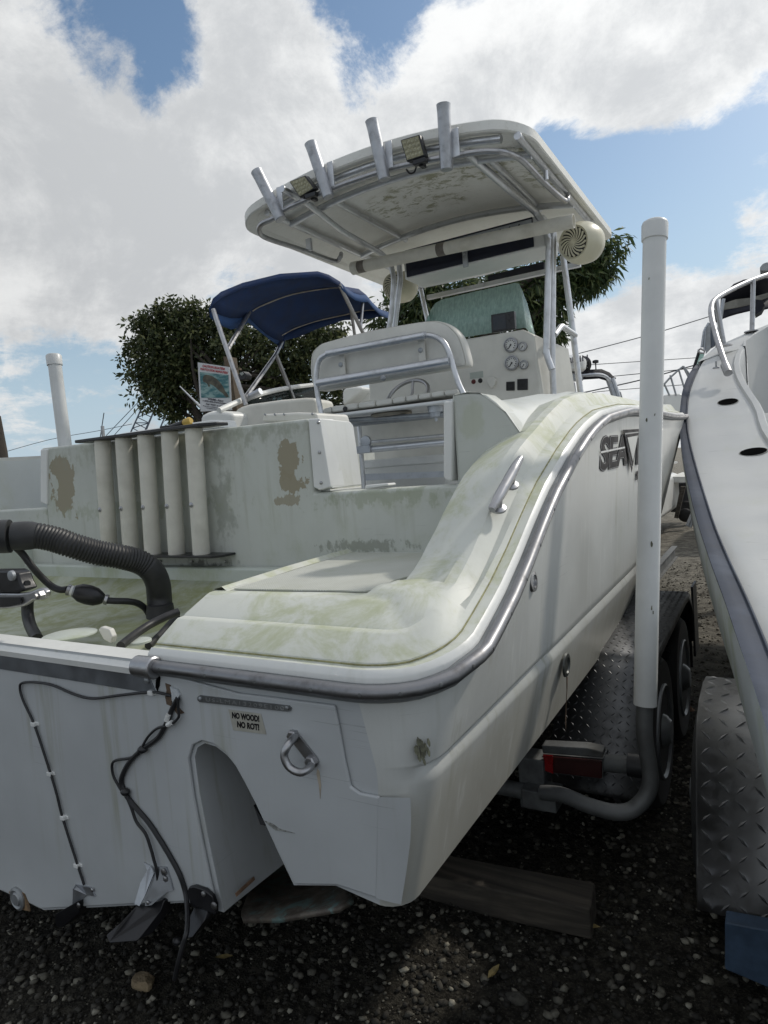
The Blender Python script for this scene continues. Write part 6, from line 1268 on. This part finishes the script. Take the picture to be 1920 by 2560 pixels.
p = V3(U(-9, 1130, d=14)); q = V3(U(-14, 1040, d=14)); mb = MB(); mb.tube([(p[0], p[1], G_Z), p, q], [.26, .21, .12], 10); part('trunk', mb, bark, T3)
# ---------------------------------------------------------------- boat with the blue canopy
zc = zp(480, 640, .3134)
def D(u, v, d): return V3(U(*zc(u, v), d=d))
BB = thing('blue_canopy_boat', D(700, 1250, 8), 'white runabout with a navy blue bimini canopy standing left of the big boat', 'boat')
bowA = [D(135, 425, 7.4), D(165, 340, 7.4), D(230, 285, 7.5), D(400, 215, 7.7), (D(700, 142, 8.0)), D(1000, 122, 8.3), D(1090, 150, 8.4), D(1180, 205, 8.5)]
bowM = [D(440, 475, 8.3), D(480, 420, 8.35), D(560, 375, 8.4), D(800, 290, 8.6), D(1100, 235, 8.9), D(1230, 245, 9.0), D(1330, 262, 9.05), D(1390, 310, 9.1)]
bowB = [D(715, 682, 9.2), D(730, 630, 9.2), D(830, 575, 9.3), D(1000, 520, 9.4), D(1200, 470, 9.6), D(1400, 432, 9.8), D(1500, 425, 9.9), D(1570, 448, 10.0)]
def rowmix(a, b, t, sag=0): return [x * (1 - t) + y * t - V3((0, 0, sag)) for x, y in zip(a, b)]
rs = [rowmix(bowA, bowM, t, .06 * math.sin(math.pi * t)) for t in (0, .25, .5, .75)] + [rowmix(bowM, bowB, t, .06 * math.sin(math.pi * t)) for t in (0, .25, .5, .75, 1)]
mb = MB(); mb.grid(rs); part('canopy', mb, M_['navy'], BB, solid=.012, sharp=60)
mb = MB(); hemB = [p + V3((0, .02, -.10 + .03 * math.sin(i * 2.1))) for i, p in enumerate(bowB)]; mb.grid([bowB, hemB]); hA = [p + V3((0, 0, -.07)) for p in bowA]; mb.grid([bowA, hA]); part('canopy_hem', mb, M_['navy'], BB, solid=.006)
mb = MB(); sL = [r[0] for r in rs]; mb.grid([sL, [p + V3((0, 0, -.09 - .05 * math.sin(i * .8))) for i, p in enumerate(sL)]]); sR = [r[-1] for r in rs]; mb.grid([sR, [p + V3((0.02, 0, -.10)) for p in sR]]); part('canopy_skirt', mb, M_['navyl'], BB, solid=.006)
seam = plain('pale_canopy_piping', (.35, .32, .28), .8, .2)
for row, z_ in ((bowM, -.03), (rowmix(bowA, bowM, .2), -.02), (rowmix(bowM, bowB, .93), -.03)):
    mb = MB(); mb.tube(smooth_path([p + V3((0, 0, z_ + .012 * math.sin(k * 3.3))) for k, p in enumerate(row[1:-1])], 5), .009, 6); part('piping', mb, seam, BB)
def pole(a, b, r=.026): part('canopy_pole', MB().tube([a, b], r, 8), M_['steel'], BB)
pole(D(168, 425, 7.4), D(430, 1190, 7.3)); pole(D(455, 450, 8.3), D(282, 748, 7.4)); pole(D(718, 685, 9.2), D(662, 795, 8.7)); pole(D(662, 795, 8.7), D(425, 1130, 7.4)); pole(D(672, 790, 8.7), D(810, 1135, 9.0)); pole(D(1172, 222, 8.5), D(1368, 622, 9)); pole(D(1268, 430, 8.8), D(1298, 632, 9.1), .022); pole(D(1368, 310, 9.1), D(1346, 560, 9.0), .022)
mb = MB(); mb.tube(smooth_path([D(215, 1232, 7.0), D(320, 1185, 7.2), D(425, 1140, 7.5), D(600, 1088, 8.2), D(780, 1052, 9.0), D(960, 1030, 9.8)], 5), .032, 8); part('windshield_rail', mb, M_['white'], BB)
mb = MB(); mb.tube([D(430, 1140, 7.5), D(548, 1078, 7.4)], .04, 8); part('grab_rail', mb, M_['aluraw'], BB)
mb = MB(); mb.grid([[D(425, 1142, 7.52), D(600, 1092, 8.22), D(780, 1056, 9.02), D(960, 1034, 9.82)], [D(440, 1215, 7.52), D(620, 1185, 8.22), D(800, 1140, 9.02), D(980, 1130, 9.82)]])
sm_ = NT('smoked_windshield'); trn = sm_.n.new('ShaderNodeBsdfTransparent'); trn.inputs[0].default_value = (.35, .42, .42, 1); mm = sm_.n.new('ShaderNodeMixShader'); mm.inputs[0].default_value = .15; sm_.b.inputs['Base Color'].default_value = (.1, .12, .12, 1); sm_.b.inputs['Roughness'].default_value = .1
sm_.l.new(trn.outputs[0], mm.inputs[1]); sm_.l.new(sm_.b.outputs[0], mm.inputs[2]); sm_.l.new(mm.outputs[0], sm_.n['Material Output'].inputs[0]); part('windshield', mb, sm_.m, BB, solid=.01)
def slab(nm, pts, d, th, mat, parent, bv=.03):
    mb = MB(); mb.prism([D(u, v, d) for u, v in pts], th); return part(nm, mb, mat, parent, bevel=bv)
slab('seat_back', [(325, 1340), (330, 1250), (350, 1210), (450, 1180), (700, 1145), (900, 1128), (990, 1130), (1000, 1250), (1010, 1400), (330, 1400)], 7.2, (-.1, .5, 0), M_['cream'], BB, .05)
slab('hull_side', [(60, 1260), (140, 1235), (250, 1235), (325, 1250), (325, 1420), (60, 1420)], 7.0, (0, .5, 0), M_['white'], BB, .05)
slab('engine_cowl', [(1195, 1100), (1205, 1055), (1300, 1040), (1360, 1045), (1345, 1080), (1230, 1180), (1200, 1200)], 8.0, (0, .5, 0), M_['white'], BB, .04)
slab('side_coaming', [(1240, 1165), (1360, 1050), (1520, 1040), (1580, 1130), (1400, 1160), (1230, 1190)], 8.2, (0, .3, -.1), M_['white'], BB, .02)
# low white coaming of the main boat's far side, seen over the transom wall
z2p = zp(0, 640, .603)
def DW(u, v, y): return V3(U(*z2p(u, v), Y=y))
mb = MB(); mb.prism([DW(480, 742, WY + .25), DW(500, 735, WY + .25), DW(870, 680, WY + .25), DW(905, 680, WY + .25), DW(915, 712, WY + .25), DW(480, 760, WY + .25)], (0, .12, 0)); part('livewell_lid', mb, M_['clean'], BOAT, bevel=.008)
mb = MB(); mb.prism([DW(1085, 690, WY + .2), DW(1090, 655, WY + .2), DW(1230, 648, WY + .2), DW(1310, 650, WY + .2), DW(1320, 690, WY + .2)], (0, .25, 0)); LV = part('bait_station', mb, M_['cream'], BOAT, bevel=.012)
for (u, v) in ((1100, 657), (1140, 657), (1178, 656), (1295, 655)): part('screw', MB().lathe([(0, .006), (.003, .005)], DW(u, v, WY + .197), (0, -1, 0), 8), M_['galv'], LV)

# ---------------------------------------------------------------- manatee sign on its post
SG = thing('wildlife_sign', (*D(190, 1200, 8.8)[:2], G_Z), 'caution boaters watch for manatees sign on a wooden post in front of the tree', 'sign')
a, b, c, d_ = D(45, 848, 8.8), D(300, 886, 8.8), D(318, 1228, 8.8), D(68, 1240, 8.8)
nsg = nrm(np.cross(b - a, d_ - a)); nsg = nsg if nsg[1] < 0 else -nsg
part('sign_board', MB().prism([a, b, c, d_], nsg * -.02), plain('white_sign_face', (.62, .63, .64), .4, .05, 8), SG)
def SB(s_, t_, k=.004): return (a * (1 - s_) + b * s_) * (1 - t_) + (d_ * (1 - s_) + c * s_) * t_ + nsg * k
t = NT('underwater_print'); zc_ = t.xyz()[2]; n = t.noise(7, 6, .65, t.vec((1, 1, 2.4))); cA = t.mix(t.ramp(n, .4, .62), (.03, .15, .17), (.28, .42, .40))
mb = MB(); mb.prism([SB(.05, .19), SB(.95, .19), SB(.95, .72), SB(.05, .72)], nsg * -.002); part('sign_picture', mb, t.set(cA, .4), SG)
mb = MB(); man = [(.13, .34), (.16, .27), (.24, .235), (.34, .24), (.46, .26), (.58, .31), (.68, .38), (.76, .46), (.82, .56), (.88, .62), (.93, .69), (.86, .715), (.80, .68), (.74, .62), (.64, .57), (.54, .50), (.46, .46), (.40, .44), (.33, .42), (.36, .48), (.30, .49), (.27, .43), (.20, .40), (.15, .40)]
mb.prism([SB(x, y, .006) for x, y in man], nsg * -.002); part('manatee_silhouette', mb, plain('grey_brown_print', (.09, .085, .06), .5, .5, 14), SG)
red = plain('red_sign_print', (.45, .03, .04), .4, .1); ink = plain('dark_sign_print', (.06, .05, .07), .4, .1); xs = b - a; h_ = np.linalg.norm(a - d_)
w_s = np.linalg.norm(xs)
def stext(body, s_, t_, size, mat): 
    ob = text('sign_lettering', body, .1, SB(s_, t_, .006), xs, a - d_, mat, SG, .0008, .003, 'CENTER'); return fit(ob, w_s * size[0], h_ * size[1], xs, a - d_, SB(s_, t_, .006))
stext('CAUTION BOATERS', .5, .060, (.70, .048), red); stext('WATCH FOR MANATEES', .5, .135, (.86, .046), red)
stext('Wildlife Alert', .5, .765, (.50, .042), ink); stext('1-800-404-FWCC(3922)', .5, .825, (.80, .040), ink); stext('Call *FWC or #FWC', .5, .885, (.62, .036), ink); stext('Report collisions, injured or', .5, .935, (.80, .022), ink); stext('orphaned animals', .5, .97, (.6, .022), ink)
a2, b2 = D(250, 800, 9.0), D(330, 1300, 9.0); wd = plain('weathered_post_wood', (.13, .10, .07), .85, .3, 10, bump=.4)
cx0, cx1 = D(290, 820, 9.0), D(340, 1230, 9.0); mb = MB(); mb.prism([D(250, 800, 9.05), D(300, 805, 9.05), D(368, 1300, 9.05), D(322, 1300, 9.05)], (.0, .14, 0)); mb2 = V3(D(345, 1300, 9.05)); part('sign_post', mb, wd, SG)
part('sign_post', MB().box((mb2[0] + .03, mb2[1] + .07, (mb2[2] + G_Z) / 2), (.15, .14, mb2[2] - G_Z)), wd, SG)
part('cross_arm', MB().prism([D(225, 880, 8.98), D(380, 893, 8.98), D(380, 910, 8.98), D(225, 897, 8.98)], (0, .04, 0)), wd, SG)
mb = MB(); mb.prism([D(360, 948, 8.9), D(405, 918, 8.9), D(432, 948, 8.9), D(425, 985, 8.9), D(380, 992, 8.9)], (0, .12, 0)); FLD = part('flood_lamp', mb, M_['blackp'], SG, bevel=.01)
part('lamp_glass', MB().prism([D(380, 935, 8.89), D(402, 925, 8.89), D(415, 942, 8.89), D(396, 955, 8.89)], (0, -.004, 0)), plain('lamp_glass', (.3, .32, .3), .2), FLD)

# ---------------------------------------------------------------- boats and things further off
def E5(u, v, d): return V3(U(1240 + .277 * u, 780 + .277 * v, d=d))
RB_ = thing('radar_arch_boat', E5(850, 800, 11), 'distant boat with a black canvas top, white radar dome and round speaker beyond the console', 'boat')
top = [E5(600, 548, 11), E5(780, 528, 11), E5(930, 520, 11.1), E5(1000, 548, 11.2), E5(1045, 590, 11.3), E5(1076, 600, 11.3), E5(1050, 625, 11.3)]
low = [E5(615, 640, 11), E5(780, 612, 11), E5(930, 602, 11.1), E5(985, 618, 11.2), E5(1025, 645, 11.3), E5(1045, 640, 11.3), E5(1045, 638, 11.3)]
mb = MB(); mb.grid([top, low]); part('canvas_top', mb, plain('black_canvas', (.012, .012, .016), .8, .2), RB_, solid=.06)
part('inner_arch', MB().tube([E5(640, 592, 10.95), E5(800, 572, 10.95), E5(930, 565, 11), E5(1000, 590, 11.1), E5(1040, 650, 11.2)], .03, 8, sub=4), M_['aluraw'], RB_)
for q in (((1010, 600), (1068, 765)), ((1046, 600), (1104, 768)), ((690, 640), (712, 800))): part('arch_leg', MB().tube([E5(*q[0], 11.2), E5(*q[1], 11.2)], .045, 8), M_['aluraw'], RB_)
part('grab_rail', MB().tube([E5(1095, 715, 11.2), E5(1120, 725, 11.2), E5(1135, 775, 11.2)], .015, 6), M_['steel'], RB_)
cD = E5(640, 478, 10.8); mb = MB(); mb.lathe([(-.13, .25), (-.10, .29), (.0, .31), (.07, .30), (.12, .24), (.13, .1)], cD, (0, 0, 1), 24); DM = part('radar_dome', mb, M_['clean'], RB_)
text('dome_lettering', 'GARMIN', .125, E5(632, 466, 10.8) + V3((.18, -.335, -.0)) * .9, (1, .02, 0), (0, 0, 1), ink, DM, .004, .003, 'CENTER', 0, 1.05, 1.1)
part('dome_mount', MB().box(cD + V3((.0, 0, -.22)), (.42, .3, .10)), M_['galv'], DM)
mb = MB(); cS = E5(788, 480, 11); mb.lathe([(0, .15), (.02, .14), (.025, .12), (.01, .11), (.01, 0)], cS, (-.3, -1, 0), 24); SPK = part('speaker', mb, M_['blackp'], RB_)
mb = MB()
for k in range(10): t_ = 2 * math.pi * k / 10; mb.tube([cS + V3((0, -.02, 0)), cS + V3((math.cos(t_) * .12, -.03, math.sin(t_) * .12))], .009, 5)
part('speaker_grille', mb, M_['galv'], SPK, kind='stuff')
part('antenna', MB().lathe([(0, .01), (.10, .01), (.11, .05), (.15, .05), (.16, .02)], E5(902, 520, 11), (0, 0, 1), 10), M_['blackp'], RB_)
p_ = E5(850, 800, 12); part('hull', MB().box((p_[0], p_[1], .55), (2.4, 4, .7)), M_['white'], RB_, bevel=.1)
def E6(u, v, d): return V3(U(1300 + .3737 * u, 600 + .3737 * v, d=d))
BR = thing('bow_rail_boat', E6(1050, 1150, 15), 'small distant boat whose thin bow rail shows between the post and the right boat', 'boat')
for q in (((955, 975), (1000, 925)), ((1000, 925), (1060, 870)), ((1060, 870), (1092, 845)), ((1092, 845), (1135, 900)), ((1005, 905), (1045, 1040)), ((1060, 862), (1105, 1010)), ((965, 962), (1000, 1040)), ((1092, 848), (1150, 960))): part('rail_tube', MB().tube([E6(*q[0], 15), E6(*q[1], 15)], .022, 6), M_['galv'], BR)
part('hull', MB().prism([E6(955, 1035, 15), E6(1075, 1025, 15), E6(1110, 1060, 15), E6(1110, 1200, 15), E6(955, 1200, 15)], (0, 2, 0)), M_['white'], BR, bevel=.05)
# stands and trailer seen low in the gap
def G5(u, v, d): return V3(U(1620 + .2712 * u, 1200 + .2712 * v, d=d))
DS = thing('far_boat_on_stands', (*G5(320, 340, 14)[:2], G_Z), 'far boat with pale hull on dark stands at the end of the gravel lane', 'boat')
part('hull', MB().prism([G5(200, -30, 12.5), G5(420, -30, 12.5), G5(420, 22, 12.5), G5(245, 22, 12.5)], (0, 2, 0)), M_['cream'], DS)
part('trailer_frame', MB().prism([G5(210, 200, 13), G5(430, 205, 13), G5(430, 300, 13), G5(210, 295, 13)], (0, .3, 0)), M_['blackp'], DS)
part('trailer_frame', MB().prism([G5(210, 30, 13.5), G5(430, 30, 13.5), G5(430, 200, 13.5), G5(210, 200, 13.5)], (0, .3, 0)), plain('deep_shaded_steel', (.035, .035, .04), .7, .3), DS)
part('stand_leg', MB().prism([G5(300, 60, 12.3), G5(345, 60, 12.3), G5(275, 355, 12.3), G5(240, 350, 12.3)], (0, .1, 0)), M_['timber'], DS)
part('stand_leg', MB().tube([G5(420, 285, 11), G5(360, 425, 11)], .03, 8), M_['galv'], DS); part('stand_leg', MB().tube([G5(440, 285, 11), G5(385, 435, 11)], .03, 8), M_['galv'], DS)
part('tyre', MB().sphere(G5(345, 325, 12.4), .13, 12, 8, (1, .5, 1)), M_['tyre'], DS)
# black topped boat behind the neighbour
BT = thing('black_bimini_boat', B(1300, 1200, 11), 'boat with a black canvas bimini and clear windshield behind the right hand bow rail', 'boat')
mb = MB(); up_ = [B(960, 850, 10.6), B(1060, 740, 10.6), B(1150, 650, 10.7), B(1300, 585, 10.8), B(1500, 560, 10.9), B(1750, 545, 11.1)]; lo_ = [B(975, 1175, 10.4), B(1100, 1130, 10.4), B(1200, 1100, 10.5), B(1400, 1052, 10.6), B(1500, 1060, 10.7), B(1750, 1000, 10.9)]
md_ = [B(950, 1010, 11.2), B(1050, 960, 11.4), B(1180, 930, 11.5), B(1350, 900, 11.6), B(1500, 870, 11.8), B(1750, 800, 12)]
mb.grid([up_, md_, lo_]); bcv = plain('black_bimini_canvas', (.012, .013, .022), .85, .3, 5); part('canopy', mb, bcv, BT, solid=.03)
part('canopy_lining', MB().prism([B(1010, 935, 10.3), B(1180, 880, 10.3), B(1400, 855, 10.3), B(1660, 780, 10.3), B(1660, 845, 10.3), B(1400, 950, 10.3), B(1180, 1000, 10.3), B(1000, 1030, 10.3)], (0, .04, 0)), plain('pale_canopy_lining', (.22, .215, .19), .8, .2), BT)
part('canopy_roll', MB().prism([B(1470, 880, 10.1), B(1560, 890, 10.1), B(1610, 960, 10.1), B(1560, 1050, 10.1), B(1465, 1105, 10.1)], (0, .3, 0)), bcv, BT)
part('side_curtain', MB().prism([B(860, 1040, 10), B(905, 1010, 10), B(910, 1200, 10), B(885, 1220, 10)], (0, .05, 0)), bcv, BT)
for q in (((1000, 870), (930, 1350)), ((790, 1230), (720, 1350)), ((720, 1350), (685, 1590)), ((745, 1290), (725, 1640))): part('canopy_pole', MB().tube([B(*q[0], 9.8), B(*q[1], 9.8)], .022, 8), M_['aluraw'], BT)
part('windshield_frame', MB().prism([B(770, 1250, 9.7), B(805, 1260, 9.7), B(810, 1600, 9.7), B(735, 1680, 9.7), B(735, 1500, 9.7)], (0, .06, 0)), M_['galv'], BT)
part('windshield_frame', MB().prism([B(808, 1290, 9.72), B(870, 1330, 9.72), B(880, 1560, 9.72), B(815, 1600, 9.72)], (0, .06, 0)), plain('blue_grey_panel', (.10, .12, .16), .4), BT)
part('windshield_glass', MB().prism([B(640, 1660, 9.6), B(715, 1690, 9.6), B(700, 1750, 9.6), B(560, 1900, 9.6)], (0, .01, 0)), M_['glass'], BT)
part('glass_edge', MB().tube([B(636, 1660, 9.6), B(553, 1920, 9.6)], .02, 6), M_['blackp'], BT)
part('clamp', MB().tube([B(620, 1640, 9.55), B(660, 1610, 9.55), B(720, 1640, 9.55), B(710, 1680, 9.55), B(650, 1670, 9.55), B(620, 1640, 9.55)], .014, 6), M_['steel'], BT)
part('horn_light', MB().prism([B(1540, 400, 10), B(1580, 345, 10), B(1640, 325, 10), B(1760, 320, 10), B(1760, 490, 10), B(1660, 472, 10), B(1538, 462, 10)], (0, .25, 0)), M_['galv'], BT, bevel=.02)
p_ = B(1500, 2000, 12); part('hull', MB().box((p_[0] + .6, p_[1] + 1, .8), (2.2, 3, 1.0)), M_['white'], BT, bevel=.1)
# crane, mast, wires
CR = thing('crane_boom', (*U(340, 1080, d=60)[:2], G_Z), 'grey steel lattice crane boom leaning beyond the yard left of the manatee sign', 'crane')
def Z2(u, v, d): return V3(U(.603 * u, 640 + .603 * v, d=d))
chA = [Z2(520, 780, 60), Z2(610, 580, 60)]; chB = [Z2(578, 790, 60), Z2(668, 570, 60)]; stl = plain('crane_steel', (.10, .12, .15), .6, .2)
for c_ in (chA, chB): part('chord', MB().tube(c_, .07, 6), stl, CR); part('chord', MB().tube([p + V3((0, 1.5, 0)) for p in c_], .07, 6), stl, CR)
for k in range(9):
    f0_, f1_ = k / 9, (k + 1) / 9; l_ = lambda c_, f: c_[0] * (1 - f) + c_[1] * f
    part('lattice_bar', MB().tube([l_(chA, f0_), l_(chB, f1_ if k % 2 else f0_ + .0)], .045, 5), stl, CR); part('lattice_bar', MB().tube([l_(chB, f0_), l_(chA, f1_)], .045, 5), stl, CR)
for q in (((440, 745), (598, 580)), ((472, 745), (612, 588))): part('stay_cable', MB().tube([Z2(*q[0], 60), Z2(*q[1], 60)], .035, 5), stl, CR)
MA = thing('thin_mast', (*Z2(418, 760, 30)[:2], G_Z), 'thin dark antenna mast rising above the rod holders', 'mast'); part('mast', MB().tube([V3((Z2(418, 760, 30)[0], Z2(418, 760, 30)[1], G_Z)), Z2(416, 750, 30), Z2(431, 650, 30)], .022, 6), M_['blackp'], MA); part('mast_base', MB().box(Z2(428, 742, 29.9), (.12, .1, .8)), M_['galv'], MA)
part('fishing_rod', MB().tube([Z2(745, 540, 9), Z2(845, 640, 9)], [.008, .02], 6), M_['alu'], BB)
for i_, (pts, r_, lab) in enumerate([([(1380, 903), (1412, 893), (1620, 838), (1771, 792)], .028, 'highest power line crossing the sky behind the white guide post'), ([(1380, 922), (1449, 914), (1733, 895), (1960, 880)], .022, 'second power line from the top behind the guide post'),
        ([(1500, 945), (1540, 940), (1700, 924), (1960, 895)], .026, 'third power line from the top behind the guide post'), ([(1440, 985), (1480, 977), (1610, 948), (1740, 912), (1960, 850)], .040, 'thick dark power line sloping up to the right'), ([(1480, 982), (1520, 977), (1740, 960), (1960, 950)], .022, 'lowest thin power line behind the guide post'), ([(-40, 1145), (120, 1100), (240, 1078), (330, 1060)], .018, 'faint wire at the far left above the transom wall')]):
    P = smooth_path([V3(U(x, y, d=42)) for x, y in pts], 4); mb = MB(); mb.tube(P, r_, 5); part('power_line', mb, plain('wire', (.06, .065, .07), .6), None, lab, 'power line', 'power lines crossing the yard')
